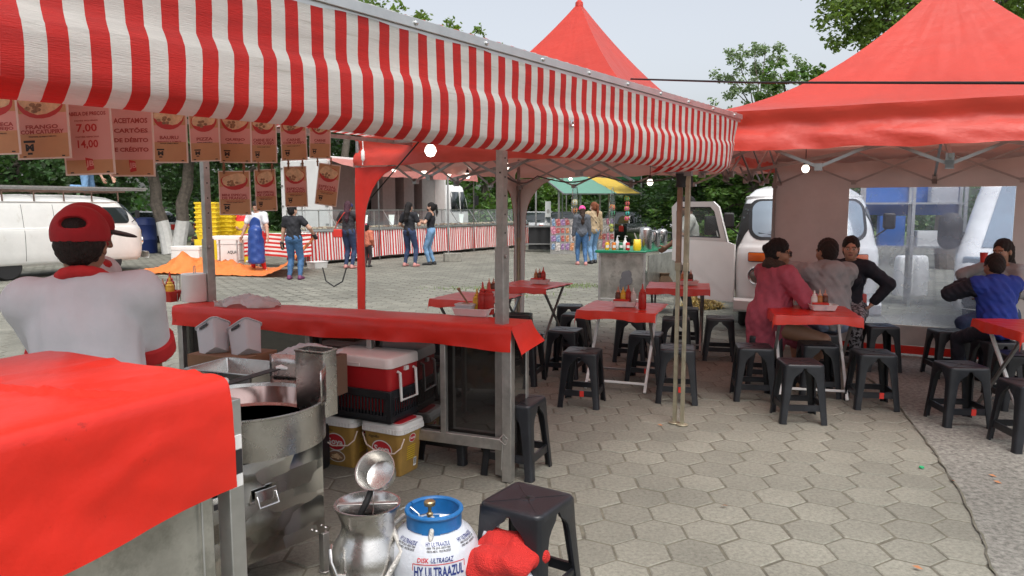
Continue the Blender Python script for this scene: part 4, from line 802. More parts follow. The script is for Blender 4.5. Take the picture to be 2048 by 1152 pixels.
# ------------------------------------------------------------------ hanging price signs
emb = lambda b, T, s: (text(b, 'M', T @ Matrix.Translation((0, .0, .0006)), s*.7, s*.5, 3, .06), b.box((0, s*.42, .0006), (s*.95, s*.16, .0005), 3, T=T), b.box((0, -s*.42, .0006), (s*.4, s*.14, .0005), 3, T=T))
def sign(px0, px1, py_top, py_bot, Y, yaw, kind, lines, label, sub=None, roll=0, hgt=None):
    """board whose bottom edge hangs where the photo shows it; real size follows from its distance"""
    c = P((px0+px1)/2, py_bot, Y); wd_ = (px1-px0)/FPX*Y/max(.35, math.cos(yaw+math.atan2(c.x, c.y))); ht = hgt or (py_bot-py_top)/FPX*Y
    t = thing('price_sign', label, 'sign', (c.x, c.y, c.z), 0, 'laminated price signs under the awning', rot=(0, roll, yaw))
    b = MB(); b.box((0, 0, ht/2), (wd_, .003, ht)); b.obj('board', m_signedge, t)
    T = Matrix.Translation((0, -.0017, ht/2)) @ Euler((R(90), 0, 0)).to_matrix().to_4x4(); b = MB(); iw, ih = wd_*.93, ht*.955
    q = lambda x0, x1, y0, y1, mi, z=.0003: b.add([(x0*iw/2, y0*ih/2, z), (x1*iw/2, y0*ih/2, z), (x1*iw/2, y1*ih/2, z), (x0*iw/2, y1*ih/2, z)], [(0,1,2,3)], mi, T)
    if kind == 'food':
        q(-1, 1, -1, -.30, 1); q(-1, 1, -.30, .30, 2); q(-1, 1, .30, 1, 1)
        b.add([((.92*math.cos(a))*iw/2, (.60+.46*math.sin(a)*(1 if math.sin(a) < 0 else .6))*ih/2, .0006) for a in np.linspace(0, 2*math.pi, 22)[:-1]], [tuple(range(21))], 4, T)
        sd_ = rnd.random()*6
        b.add([(iw/2*(.86*math.cos(a)+.05*math.sin(3*a+sd_)), ih/2*(.62+.30*math.sin(a)*(1+.25*math.cos(2*a+sd_))), .0010) for a in np.linspace(0, 2*math.pi, 16)[:-1]], [tuple(range(15))], 5, T)
        for k in range(7): a = sd_+k*1.3; cx, cy = -.2+.45*math.cos(a)*(k/7), .46+.10*math.sin(a); b.add([(iw/2*(cx+.13*math.cos(u_)), ih/2*(cy+.06*math.sin(u_)), .0013+.0001*k) for u_ in np.linspace(0, 6.28, 8)[:-1]], [tuple(range(7))], 6, T)
        y = -.10 if len(lines) > 1 else -.14
        for k, s in enumerate(lines): text(b, s, T @ Matrix.Translation((0, (y-.145*k)*ih/2, .0012)), min(iw*.86, iw*.10*len(s)+.01), ih*.062, 0, .03)
        yy = y-.145*len(lines)-.0
        if sub: text(b, sub, T @ Matrix.Translation((0, yy*ih/2, .0012)), iw*.72, ih*.026, 0, .02); yy -= .07
        text(b, 'FRANGO, QUEIJO E MILHO', T @ Matrix.Translation((0, yy*ih/2, .0012)), iw*.55, ih*.024, 3, .03)
        emb(b, T @ Matrix.Translation((-.55*iw/2, -.70*ih/2, .0004)), iw*.24)
    elif kind == 'price':
        q(-1, 1, -.62, 1, 7); q(-1, 1, -1, -.62, 1)
        text(b, 'TABELA DE PREÇOS', T @ Matrix.Translation((0, .66*ih/2, .001)), iw*.86, ih*.065, 0, .03)
        for y, s, v in ((.48, 'PASTÉIS PEQUENOS', '7,00'), (.03, 'PASTÉIS ESPECIAIS', '14,00')):
            text(b, s, T @ Matrix.Translation((0, y*ih/2, .001)), iw*.5, ih*.026, 0, .03); text(b, v, T @ Matrix.Translation((0, (y-.22)*ih/2, .001)), iw*.44, ih*.13, 4, .02)
    else:
        q(-1, 1, -.55, 1, 7); q(-1, 1, -1, -.55, 1)
        for k, s in enumerate(lines): text(b, s, T @ Matrix.Translation((0, (.60-.28*k)*ih/2, .001)), iw*.82, ih*.078, 0, .035)
    if kind != 'food':
        b.add([(-.17*iw/2, -.55*ih/2, .0008), (.15*iw/2, -.60*ih/2, .0008), (.19*iw/2, -.88*ih/2, .0008), (-.12*iw/2, -.93*ih/2, .0008)], [(0,3,2,1)], 4, T); text(b, 'JB', T @ Matrix.Translation((.02*iw/2, -.74*ih/2, .0014)), iw*.17, ih*.10, 2, .02)
    b.obj('print', [m_signred, m_signtan, m_signpink, m_inkdark, m_signred2, m_pastry, m_pastry2, M('sign_pink2', (.66,.34,.30), .6) if 'sign_pink2' not in bpy.data.materials else bpy.data.materials['sign_pink2']], t, smooth=False)
    for s in (-1, 1): b = MB(); b.box((s*wd_*.36, -.0022, .010), (.012, .002, .004)); b.obj('punch_hole', m_inkdark, t)
    return t, wd_, ht, c
SG = [(-48, 34, 180, 310, 2.55, 'food', ['CARNE SECA','COM QUEIJO'], 'leftmost food sign cut off by the photo edge'),
 (45, 135, 180, 318, 2.70, 'food', ['FRANGO','COM CATUPIRY'], 'food sign reading FRANGO COM CATUPIRY'),
 (139, 225, 205, 350, 2.78, 'price', [], 'large pink sign reading TABELA DE PREÇOS with two prices'),
 (228, 306, 215, 353, 2.92, 'cards', ['ACEITAMOS','CARTÕES','DE DÉBITO','E CRÉDITO'], 'pink sign reading ACEITAMOS CARTÕES DE DÉBITO E CRÉDITO'),
 (309, 373, 212, 326, 3.25, 'food', ['BAURU'], 'food sign reading BAURU'), (385, 440, 222, 323, 3.55, 'food', ['PIZZA'], 'food sign reading PIZZA'),
 (442, 501, 222, 326, 3.62, 'food', ['QUEIJO'], 'food sign reading QUEIJO'), (505, 553, 228, 326, 3.95, 'food', ['CARNE SECA','COM QUEIJO'], 'food sign reading CARNE SECA COM QUEIJO in the upper row'),
 (565, 614, 232, 321, 4.2, 'food', ['CARNE','COM QUEIJO'], 'food sign reading CARNE COM QUEIJO'), (620, 660, 236, 317, 4.6, 'food', ['CARNE'], 'food sign reading just CARNE, last of the upper row')]
info = []
for k, (x0, x1, y0, y1, Y, kind, ln, lab) in enumerate(SG):
    info.append(sign(x0, x1, y0, y1, Y, R(rnd.uniform(-12, -2)), kind, ln, lab, 'PRESUNTO E TOMATE' if ln == ['BAURU'] else None, R(rnd.uniform(-1.5, 2.0))))
for k, (x0, x1, y0, y1, up, ln, lab, rl_) in enumerate(((442, 501, 343, 430, 6, ['MINI ESPECIAL','DE FRANGO'], 'lower sign reading MINI ESPECIAL DE FRANGO clipped under QUEIJO', 0), (514, 554, 340, 422, 7, ['MINI ESPECIAL','DE CARNE'], 'lower sign reading MINI ESPECIAL DE CARNE', 1.5), (572, 615, 334, 414, 8, ['ESPECIAL','DE FRANGO'], 'lower sign reading ESPECIAL DE FRANGO', 1), (630, 672, 329, 411, 9, ['ESPECIAL','DE CARNE'], 'tilted lower sign reading ESPECIAL DE CARNE, last of its row', -8))):
    Y = SG[up][4]+.01; t, wd_, ht, c = sign(x0, x1, y0, y1, Y, R(-6), 'food', ln, lab, 'TEMPERO ESPECIAL', R(-rl_))
    for s in (-1, 1):
        cl = thing('clothes_peg', ('left' if s < 0 else 'right')+' brown clothes peg holding the sign '+lab.split('reading ')[1].split(' clipped')[0].split(',')[0], 'clothes peg', (c.x+s*wd_*.30, c.y, c.z+ht-.015), 0, 'pegs joining the two rows of signs')
        b = MB(); b.bar((0, -.006, 0), (0, -.004, .055), .009, .005); b.bar((0, .006, 0), (0, .004, .055), .009, .005); b.tube([(-.007,0,.03),(.007,0,.03)], .004, 8); b.obj('peg', m_card, cl)
ln_ = thing('sign_line', 'thin cord under the awning carrying the price signs', 'cord', info[0][3].xy.to_3d()); b = MB()
pts = [Vector((c.x, c.y+.004, c.z+ht+.004))-Vector((info[0][3].x, info[0][3].y, 0)) for (_, _, ht, c) in info]; b.tube(pts, .003, 6); b.obj('cord', m_inkdark, ln_)
# ------------------------------------------------------------------ black stools
def make_stool(label, tape):
    t = thing('plastic_stool', label, 'stool', (0,0,0), 0, 'black plastic stools')
    b = MB(); rbox(b, .292, .292, [(.004,.425),(0,.43),(0,.452),(.004,.458),(.012,.461),(.03,.4595)], .035, n=5)
    for a in (45, 135): b.box((0,0,.4600), (.36,.007,.003), 0, rz=R(a))
    b.lathe([(.0,.4615),(.030,.4615),(.034,.459)], 16)
    b.obj('seat', m_black, t)
    b = MB(); b.lathe([(0,.4622),(.011,.4622)], 12); b.obj('seat_hole', m_dark, t)
    LV = [(.447,.145,.143),(.405,.1475,.125),(.378,.149,.092),(.355,.150,.074),(.32,.152,.064),(.2,.161,.056),(.03,.175,.048),(.0,.178,.052)]
    for sx, sy in ((1,1),(-1,1),(-1,-1),(1,-1)):
        rg = []
        for z, c, fl in LV:
            th = .012; r = .016
            pl = [(c-fl, c), (c-r, c), (c-r*.3, c-r*.3), (c, c-r), (c, c-fl), (c-th, c-fl), (c-th, c-th-.01), (c-th-.01, c-th), (c-fl, c-th)]
            pl = [(x*sx, y*sy, z) for x, y in pl]; rg.append(pl if sx*sy > 0 else pl[::-1])
        b = MB(); rings(b, rg[::-1]); b.obj('leg', m_black, t, ang=50)
    for k in range(4):
        a = k*math.pi/2; Rm = Matrix.Rotation(a, 4, 'Z'); b = MB(); b.box((0, .158, .125), (.24, .008, .045), T=Rm); b.box((0,.154,.148), (.24,.016,.004), T=Rm); b.obj('stretcher', m_black, t)
    if tape: b = MB(); b.box((.03, -.158, .125), (.034, .0125, .049)); b.obj('tape', m_tape, t)
    return t
# (seat centre in the photo, turn, tape, label)
ST = [(1055,996,-33,0,'large black stool in the foreground beside the white bag'),
 (1165,700,-17,1,'black stool with red tape at the near corner of the front middle table'),
 (1355,694,-12,1,'black stool just behind the twin tent legs'),
 (1131,658,-22,0,'black stool left of the front middle table, second from the front'),
 (1293,666,-20,1,'black stool with red tape under the front middle table'),
 (1140,610,-10,0,'black stool beyond the front middle table, furthest of two by the twin red tables'),
 (1152,627,-16,0,'black stool in front of the furthest left pair, left of the drinks stand'),
 (1037,628,-8,0,'black stool half behind the grey steel post'),
 (1048,668,-20,1,'black stool with red tape hidden behind the counter cover flap'),
 (1034,797,-24,0,'black stool directly right of the long counter end posts'),
 (905,775,-24,0,'black stool behind the long counter, seen below its rail, right one'),
 (822,745,-24,0,'black stool behind the long counter, seen below its rail, left one'),
 (1262,636,-15,0,'black stool behind the front middle table near the drinks stand'),
 (1352,636,-12,1,'black stool behind the brown pole, nearer the drinks stand'),
 (1372,616,-14,0,'black stool under the table by the open van door'),
 (1440,634,-14,0,'black stool in front of the straw heap and van bumper'),
 (1508,691,-10,0,'black stool left of the front right table'),
 (1600,722,-6,0,'black stool standing in front of the front right table'),
 (1636,686,-9,0,'black stool tucked under the front right table'),
 (1747,703,-9,1,'black stool right of the front right table'),
 (1760,650,-6,0,'black stool in front of the clear tent window, left one'),
 (1640,664,-12,0,'black stool under the person in the grey hoodie'),
 (1530,668,-14,0,'black stool under the person in the pink coat'),
 (1690,640,-10,0,'black stool under the person in the navy jacket'),
 (1897,660,-7,0,'black stool in front of the clear tent window, right one'),
 (1922,728,-4,1,'dark blue grey stool with red tape at the right, near the table edge'),
 (1993,680,-4,0,'black stool under the person in the blue jacket'),
 (2040,706,-12,0,'black stool under the far right table'),
 (2062,764,-4,0,'black stool cut off by the right photo edge')]
stool0 = make_stool('black stool', False); stool1 = make_stool('black stool with tape', True); used = [False, False]
seatpos = {}
for px, py, rz, tp_, lab in ST:
    g = G(px, py, .46); src = (stool0, stool1)[tp_]
    if not used[tp_]: src.location = (g.x, g.y, 0); src.rotation_euler = (0, 0, R(rz)); src['label'] = lab; used[tp_] = True; o = src
    else: o = dup(src, (g.x, g.y, 0), R(rz), lab)
    seatpos[(px, py)] = g
# ------------------------------------------------------------------ folding tables with red cloths
def table(px, py, rz, lab, drape=.075, size=.68, pale=True, side=(1,0,0,1)):
    g = G(px, py, .74); t = thing('folding_table', 'folding table '+lab, 'table', (g.x, g.y, 0), R(rz), 'folding tables')
    h = size/2; b = MB(); b.box((0,0,.715), (size-.01, size-.01, .022)); b.obj('tabletop', m_wood, t)
    for s, mt in ((1, 'front'), (-1, 'back')):
        b = MB(); m_l = m_white if (s > 0 and pale) else m_frame
        for x in (-1, 1):
            xx = x*(h-.05-(.02 if s > 0 else .0)); b.bar((xx, s*(h-.06), .70), (xx, -s*(h-.02), .012), .024, .024, up=(1, 0, 0))
        xx = h-.06; yb = -s*(h-.02); b.bar((-xx, yb*.84, .08), (xx, yb*.84, .08), .02, .02); b.obj('leg_frame', m_l, t, bevel=.003)
    c = thing('tablecloth', 'red vinyl cloth on the table '+lab, 'tablecloth', (g.x, g.y, .728), R(rz), 'red table cloths')
    A = []; n = 26; hh = h+.012; dl = [-.034*q for q in (0,)]
    us = [-hh-.012, -hh-.008]+list(np.linspace(-hh, hh, n))+[hh+.008, hh+.012]
    sd_ = rnd.random()*9
    def zz(u_, lo, hi): return 0
    for i, x in enumerate(us):
        row = []
        for j, y in enumerate(us):
            z = .006+.003*nz3(x*14+sd_, y*14)+.0025*math.sin(y*60+sd_)*.5; d_ = 0
            if j < 2: d_ += (drape*(2-j)/2)*(1+.20*nz3(x*6+sd_, 1))*side[0]
            if j >= len(us)-2: d_ += (drape*(j-len(us)+3)/2)*.7*side[2]
            if i < 2: d_ += (drape*(2-i)/2)*(1+.2*nz3(y*6+sd_, 3))*side[3]
            if i >= len(us)-2: d_ += (drape*(i-len(us)+3)/2)*.45*max(side[1], .3)
            wob = .006*nz3(x*16+sd_, y*16) if d_ > 0 else 0
            row.append((x*1.0+wob, y+wob, z-d_))
        A.append(row)
    b = MB(); b.grid(A); b.obj('cloth', m_redcloth, c, ang=60); return g
def G2(p, rz, x, y, z): return Vector((p.x, p.y, 0))+Matrix.Rotation(R(rz), 3, 'Z') @ Vector((x, y, z))
TB = [(1246,612,-20,'at the middle front, before the steel drinks stand', (.02,-.02), ['brown','mustard','ketchup','white'], True),
 (1066,567,-30,'furthest back, near the white tent leg', (.08,.03), ['amber','brown','ketchup'], False),
 (952,592,-24,'left of the grey steel post', (.16,.10), ['amber','brown'], False),
 (1622,620,-13,'in front of the person in the grey hoodie', (.10,.02), ['white','amber','brown'], True),
 (1356,570,-14,'beside the open van door', (.12,.04), ['amber','brown','brown'], False),
 (1652,578,-16,'between the three seated diners', (.25,-.12), ['brown'], False),
 (2088,650,-6,'at the far right edge before the person in blue', (.25,.1), ['ketchup'], True)]
tabpos = []
SL = ['on the table before the steel drinks stand','on the furthest table by the white tent leg','on the table left of the grey post','on the table before the grey hoodie','on the table by the open van door','between the three seated diners','on the table at the far right']
for px, py, rz, lab, (tx, ty), bots, wt_ in TB:
    slab = SL[len(tabpos)]; g = table(px, py, rz, lab, pale=wt_); tabpos.append((g, rz)); tp0 = G2(g, rz, tx, ty, .742)
    tray('white condiment tray '+slab, tp0, R(rz+8), .23, .16)
    for k, kd in enumerate(bots):
        bottle({'brown': 'brown', 'mustard': 'yellow', 'ketchup': 'red', 'white': 'white', 'amber': 'amber'}[kd]+' sauce bottle, '+('first','second','third','fourth')[k]+' in the tray '+slab, tp0+Matrix.Rotation(R(rz+8), 3, 'Z') @ Vector((-.065+.047*k, .035, .007)), kd)
    if len(bots) > 1:
        fb = thing('food_box', 'red lidded box in the tray '+slab, 'box', tp0+Matrix.Rotation(R(rz+8), 3, 'Z') @ Vector((-.03, -.03, .008)), R(rz-4), 'red lidded boxes'); b = MB(); rbox(b, .13, .08, [(.01, 0), (0, .045)], .02); b.obj('box', m_milky, fb); b = MB(); rbox(b, .14, .09, [(0, .046), (0, .056), (.006, .058)], .02); b.obj('lid', m_tape, fb)
kb = G2(tabpos[0][0], -20, .20, -.12, .738); bottle('tall red ketchup bottle standing alone on the middle front table', kb, 'ketchup', 1.2)
# ------------------------------------------------------------------ steel drinks stand
dz_ = .98
d0 = P(1197, 600, 11.35); dsx = P(1290, 600, 11.15); sv = (dsx.xy-d0.xy); sa_ = math.atan2(sv.y, sv.x)
ds = thing('drinks_stand', 'steel drinks stand with green top beside the white van door', 'stall', (d0.x, d0.y, 0), sa_)
wD = sv.length
ups = Matrix.Rotation(-sa_, 3, 'Z') @ U     # depth direction in the stand's own frame
def dsp(x, k, z): return Vector((x+ups.x*k, ups.y*k, z))
b = MB(); b.box((wD/2, -.01, .60), (wD-.05, .012, .72)); b.obj('front_panel', m_panel, ds)
b = MB(); 
for x in (.015, wD-.015): b.bar((x, -.02, .0), (x, -.02, .97), .035, .035)
b.bar((0, -.02, .965), (wD, -.02, .965), .03, .03); b.bar((0, -.02, .25), (wD, -.02, .25), .03, .03)
b.obj('stand_frame', m_alu, ds, bevel=.003); b = MB()
for x in (.015, wD-.015): p0 = dsp(x, 1.55, 0); b = MB(); b.bar((p0.x, p0.y, 0), (p0.x, p0.y, .97), .035, .035); b.obj('rear_leg', m_alu, ds, bevel=.003)
b = MB(); q = [dsp(-.03, -.06, 0), dsp(wD+.02, -.06, 0), dsp(wD+.02, 1.65, 0), dsp(-.03, 1.65, 0)]; b.prism([(p.x, p.y) for p in q], .975, 1.0); b.obj('top', m_greentop, ds, bevel=.008)
b = MB(); b.box((.20, -.065, .985), (.50, .02, .045)); b.obj('top_edge', m_greentop, ds, bevel=.01)
b = MB(); A_ = dsp(wD+.03, .02, 0); B_ = dsp(wD+.03, 1.6, 0); b.bar((A_.x, A_.y, .68), (B_.x, B_.y, .68), .02, .50, up=(0,0,1)); b.obj('side_panel', m_panel, ds)
bb = MB(); 
for k in range(9): a = k*.7; bb.ball((.42+.05*math.cos(a), -.018-.001*k, .55+.09*math.sin(a*1.7)), .05, 10, 6, sc=(1, .02, 1.4))
bb.obj('dark_stain', M('stain', (.10,.10,.11), .5), ds)
def onstand(x, k, z=1.002): return Matrix.Rotation(sa_, 3, 'Z') @ dsp(x, k, z)+Vector((d0.x, d0.y, 0))
for k, (c, nm) in enumerate((((.72,.42,.02),'yellow orange'),((.62,.20,.03),'orange'),((.02,.16,.07),'dark green'),((.50,.02,.02),'red'))):
    t = thing('drink_can', nm+' drink can standing on the green counter corner', 'can', onstand(.11+.105*k, .03), 0, 'row of drink cans'); mm = M('can_'+nm.replace(' ', '_'), c, .3, .3)
    b = MB(); b.lathe([(.026,0),(.033,.008),(.033,.108),(.026,.120)], 18); b.obj('body', mm, t); b = MB(); b.lathe([(0,.119),(.026,.1205),(.027,.122)], 18); b.obj('lid', m_alu, t)
    b = MB(); A = [[(.0334*math.cos(a), .0334*math.sin(a), z) for z in (.040, .080)] for a in np.linspace(R(-130), R(-40), 8)]; b.grid(A); b.obj('label_band', m_white, t)
yb = thing('snack_bag', 'yellow printed snack bag behind the drink cans', 'bag', onstand(.56, .05), .2); b = MB(); rings(b, [[(x*sx_, y*sy_, z) for x, y in rrect(.12, .07, .03, 4)] for z, sx_, sy_ in ((0,.9,.9),(.04,1.05,1.2),(.10,1,1.1),(.15,.9,.6),(.17,1.0,.15))]); b.obj('bag', m_yel, yb)
for k, (x, kk, nm, mt) in enumerate(((.20, .20, 'clear', m_milky), (.33, .18, 'white', m_white))):
    t = thing('dispenser_bottle', nm+' pump bottle behind the drink cans', 'bottle', onstand(x, kk), 0); b = MB(); b.lathe([(.04,0),(.045,.01),(.045,.10),(.02,.14),(.015,.16)], 16); b.obj('body', mt, t); b = MB(); b.lathe([(.016,.16),(.016,.18),(.006,.185),(.006,.215)], 10); b.bar((0,0,.215),(.035,0,.21),.012,.01); b.obj('pump', mt, t)
for k, (x, kk, h, r, nm) in enumerate(((.62,.30,.36,.095,'largest'),(.62,.72,.30,.085,'middle'),(.60,1.15,.31,.085,'furthest'))):
    t = thing('coffee_jug', nm+' of the three steel coffee jugs on the green counter', 'jug', onstand(x-.02, kk), sa_, 'steel coffee jugs')
    b = MB(); b.lathe([(r*.97,0),(r,.006),(r,h*.86),(r*.97,h*.88),(r*.75,h*.95),(r*.3,h*.99),(0,h)], 28); b.obj('body', m_steel, t)
    b = MB(); b.lathe([(.012,h*.98),(.018,h+.015),(.02,h+.03),(0,h+.036)], 12); b.obj('knob', m_black, t)
    b = MB(); b.tube([(r-.005,0,h*.78),(r+.055,0,h*.78),(r+.07,0,h*.70),(r+.06,0,h*.40),(r-.003,0,h*.30)], .010, 8); b.obj('handle', m_black, t)
    b = MB(); b.tube([(-r+.01,0,h*.25),(-r-.05,0,h*.5),(-r-.08,0,h*.72)], [.018,.012,.008], 8); b.obj('spout', m_steel, t)
cup = thing('paper_cup', 'red and orange paper cup at the far end of the green counter', 'cup', onstand(.66, 1.5), 0); b = MB(); b.lathe([(.03,0),(.042,.10),(.044,.10)], 16); b.obj('cup', m_tape, cup); b = MB(); b.lathe([(.0345,.03),(.0395,.07)], 16); b.obj('band', m_yel, cup)
ws = thing('white_basket', 'white rack of bottles with green caps beyond the drinks counter', 'rack', onstand(.55, 2.6, 0), sa_); b = MB(); rbox(b, .95, .40, [(.02, .62), (0, .98), (.01, .98), (.03, .64)], .04); b.obj('basket', m_milky, ws); b = MB(); [b.bar((x, y, 0), (x, y, .62), .03, .03) for x in (-.4,.4) for y in (-.15,.15)]; b.obj('stand', m_alu, ws)
for k in range(7):
    t = thing('water_bottle', 'clear bottle with green cap in the white rack', 'bottle', ws.location+Matrix.Rotation(sa_, 3, 'Z') @ Vector((-.38+.125*k, 0, .66)), 0, 'green capped bottles in the rack'); b = MB(); b.lathe([(.045,0),(.045,.26),(.02,.34)], 10); b.obj('body', m_milky, t); b = MB(); b.lathe([(.05,.30),(.05,.36),(0,.37)], 10); b.obj('cap', m_greentop, t)
wbx = thing('polystyrene_box', 'white foam box with marker scribble behind the drinks stand panel', 'box', P(1300, 560, 11.6).xy.to_3d()+Vector((0,0,.35)), sa_); b = MB(); rbox(b, .20, .3, [(.01,0),(0,.02),(0,.30),(.01,.30)], .02); b.obj('box', m_white, wbx); b = MB(); b.tube([(.0,-.152,.18),(.02,-.152,.22),(-.02,-.152,.14),(.03,-.152,.12),(-.01,-.152,.08)], .004, 5); b.obj('scribble', m_inkdark, wbx)
shf = thing('low_table', 'low metal table carrying boxes beside the drinks stand', 'table', P(1318, 560, 11.7).xy.to_3d(), sa_); b = MB(); b.box((.02,0,.33),(.6,.5,.03)); b.obj('tabletop', m_panel, shf); b = MB(); [b.bar((x,y,0),(x,y,.315),.03,.03) for x in (-.25,.29) for y in (-.2,.2)]; b.obj('stand', m_alu, shf)
sk = thing('brown_sack', 'crumpled brown paper sack beside the foam box', 'sack', P(1330, 560, 11.6).xy.to_3d()+Vector((0,0,.347)), 0); b = MB(); rings(b, [[(x*f*(1+.2*nz3(x*20,z*9)), y*f*(1+.2*nz3(y*20,z*9)), z) for x, y in rrect(.26,.2,.08,4)] for z, f in ((0,1),(.08,1.05),(.16,.8),(.24,.5),(.28,.6))]); b.obj('sack', M('brown_paper', (.12,.075,.045), .9), sk, ang=20)
# ------------------------------------------------------------------ vans
VP = [(.30,2.08,2.10,.76,.25),(.36,2.15,2.15,.82,.30),(.50,2.19,2.18,.85,.34),(.80,2.21,2.19,.865,.36),(1.05,2.20,2.18,.865,.36),(1.14,2.17,2.17,.855,.36),(1.18,2.145,2.155,.835,.36),(1.25,2.12,2.14,.825,.37),(1.45,2.02,2.07,.795,.40),(1.62,1.90,1.98,.765,.42),(1.74,1.78,1.88,.735,.43),(1.83,1.62,1.74,.69,.43),(1.90,1.42,1.52,.61,.42),(1.945,1.10,1.20,.48,.38),(1.965,.6,.7,.28,.25)]
def vpi(z):
    zs = [p[0] for p in VP]; return [float(np.interp(z, zs, [p[k] for p in VP])) for k in range(1, 5)]
def front_y(x, z):
    yf, yb, w_, r = vpi(z); x = abs(x); bul = .05*(min(x, w_)/w_)**2
    if x <= w_-r: return yf-bul
    q = min(1, (x-(w_-r))/r); return yf-bul-r*(1-math.sqrt(1-q*q))
def side_x(y, z):
    yf, yb, w_, r = vpi(z); e = (yf-.05) if y > 0 else yb; y = abs(y)
    if y <= e-r: return w_
    q = min(1, (y-(e-r))/r); return w_-r*(1-math.sqrt(1-q*q))
def van_ring(z, n=14):
    yf, yb, w_, r = vpi(z); pts = []
    xs = [w_*math.sin(a) for a in np.linspace(-math.pi/2, math.pi/2, 2*n+1)]
    for x in xs: pts.append((x, front_y(x, z), z))
    for y in np.linspace(yf-.05-r, -(yb-r), 22)[1:-1]: pts.append((w_, y, z))
    for x in xs[::-1]:
        ax = abs(x); y = yb-.02*(ax/w_)**2
        if ax > w_-r: q = min(1, (ax-(w_-r))/r); y -= r*(1-math.sqrt(1-q*q))
        pts.append((x, -y, z))
    for y in np.linspace(-(yb-r), yf-.05-r, 22)[1:-1]: pts.append((-w_, y, z))
    return pts
def patch(b, fn, u0, u1, v0, v1, off, mi=0, n=10, rc=.06, asp=1.0):
    """rounded-corner patch lying proud of the body; fn(u, v) -> (point, normal)"""
    o0 = rrect(u1-u0, v1-v0, rc, 5); out = []; cu_, cv_ = (u0+u1)/2, (v0+v1)/2
    for k, a in enumerate(o0):
        c = o0[(k+1) % len(o0)]; m = max(1, int(math.dist(a, c)/.05)); out += [(a[0]+(c[0]-a[0])*q/m, a[1]+(c[1]-a[1])*q/m) for q in range(m)]
    rg = []; S = max(4, int(max(u1-u0, v1-v0)/.10))
    for s in [1-q/S for q in range(S)]+[.01]:
        r_ = []
        for x, y in out: p, nn = fn(cu_+x*s, cv_+y*s); r_.append(tuple(p+nn*off))
        rg.append(r_)
    rings(b, rg, mi, False, True)
def f_front(u_, v_): p = Vector((u_, front_y(u_, v_), v_)); e = .01; dx = Vector((2*e, front_y(u_+e, v_)-front_y(u_-e, v_), 0)); dz = Vector((0, front_y(u_, v_+e)-front_y(u_, v_-e), 2*e)); return p, dz.cross(dx).normalized()*-1 if False else (lambda q: q if q.y > 0 else -q)(dx.cross(dz).normalized())
def f_side(sg_):
    def f(u_, v_): p = Vector((sg_*side_x(u_, v_), u_, v_)); e = .01; dy = Vector((sg_*(side_x(u_+e, v_)-side_x(u_-e, v_)), 2*e, 0)); dz = Vector((sg_*(side_x(u_, v_+e)-side_x(u_, v_-e)), 0, 2*e)); q = dy.cross(dz).normalized(); return p, (q if q.x*sg_ > 0 else -q)
    return f
def wheel(par, x, y, r=.32, w_=.19):
    T = Matrix.Translation((x, y, r)) @ Euler((0, R(90), 0)).to_matrix().to_4x4(); g = bpy.data.objects
    b = MB(); b.lathe([(r*.62,-w_/2),(r*.9,-w_/2),(r*.98,-w_*.36),(r,-w_*.2),(r,w_*.2),(r*.98,w_*.36),(r*.9,w_/2),(r*.62,w_/2)], 32, T=T); ty = b.obj('tyre', m_rubber, par)
    b = MB(); s = 1 if x > 0 else -1; b.lathe([(0,s*w_*.42),(r*.25,s*w_*.44),(r*.28,s*w_*.30),(r*.52,s*w_*.30),(r*.62,s*w_*.47),(r*.64,s*w_*.40)], 28, T=T); b.obj('rim', m_alu, ty)
def arches(o, ys, xs, r=.40):
    c = MB()
    for y in ys:
        T = Matrix.Translation((0, y, .34)) @ Euler((0, R(90), 0)).to_matrix().to_4x4(); c.lathe([(r, -1.2), (r, 1.2)], 28, T=T)
    return c
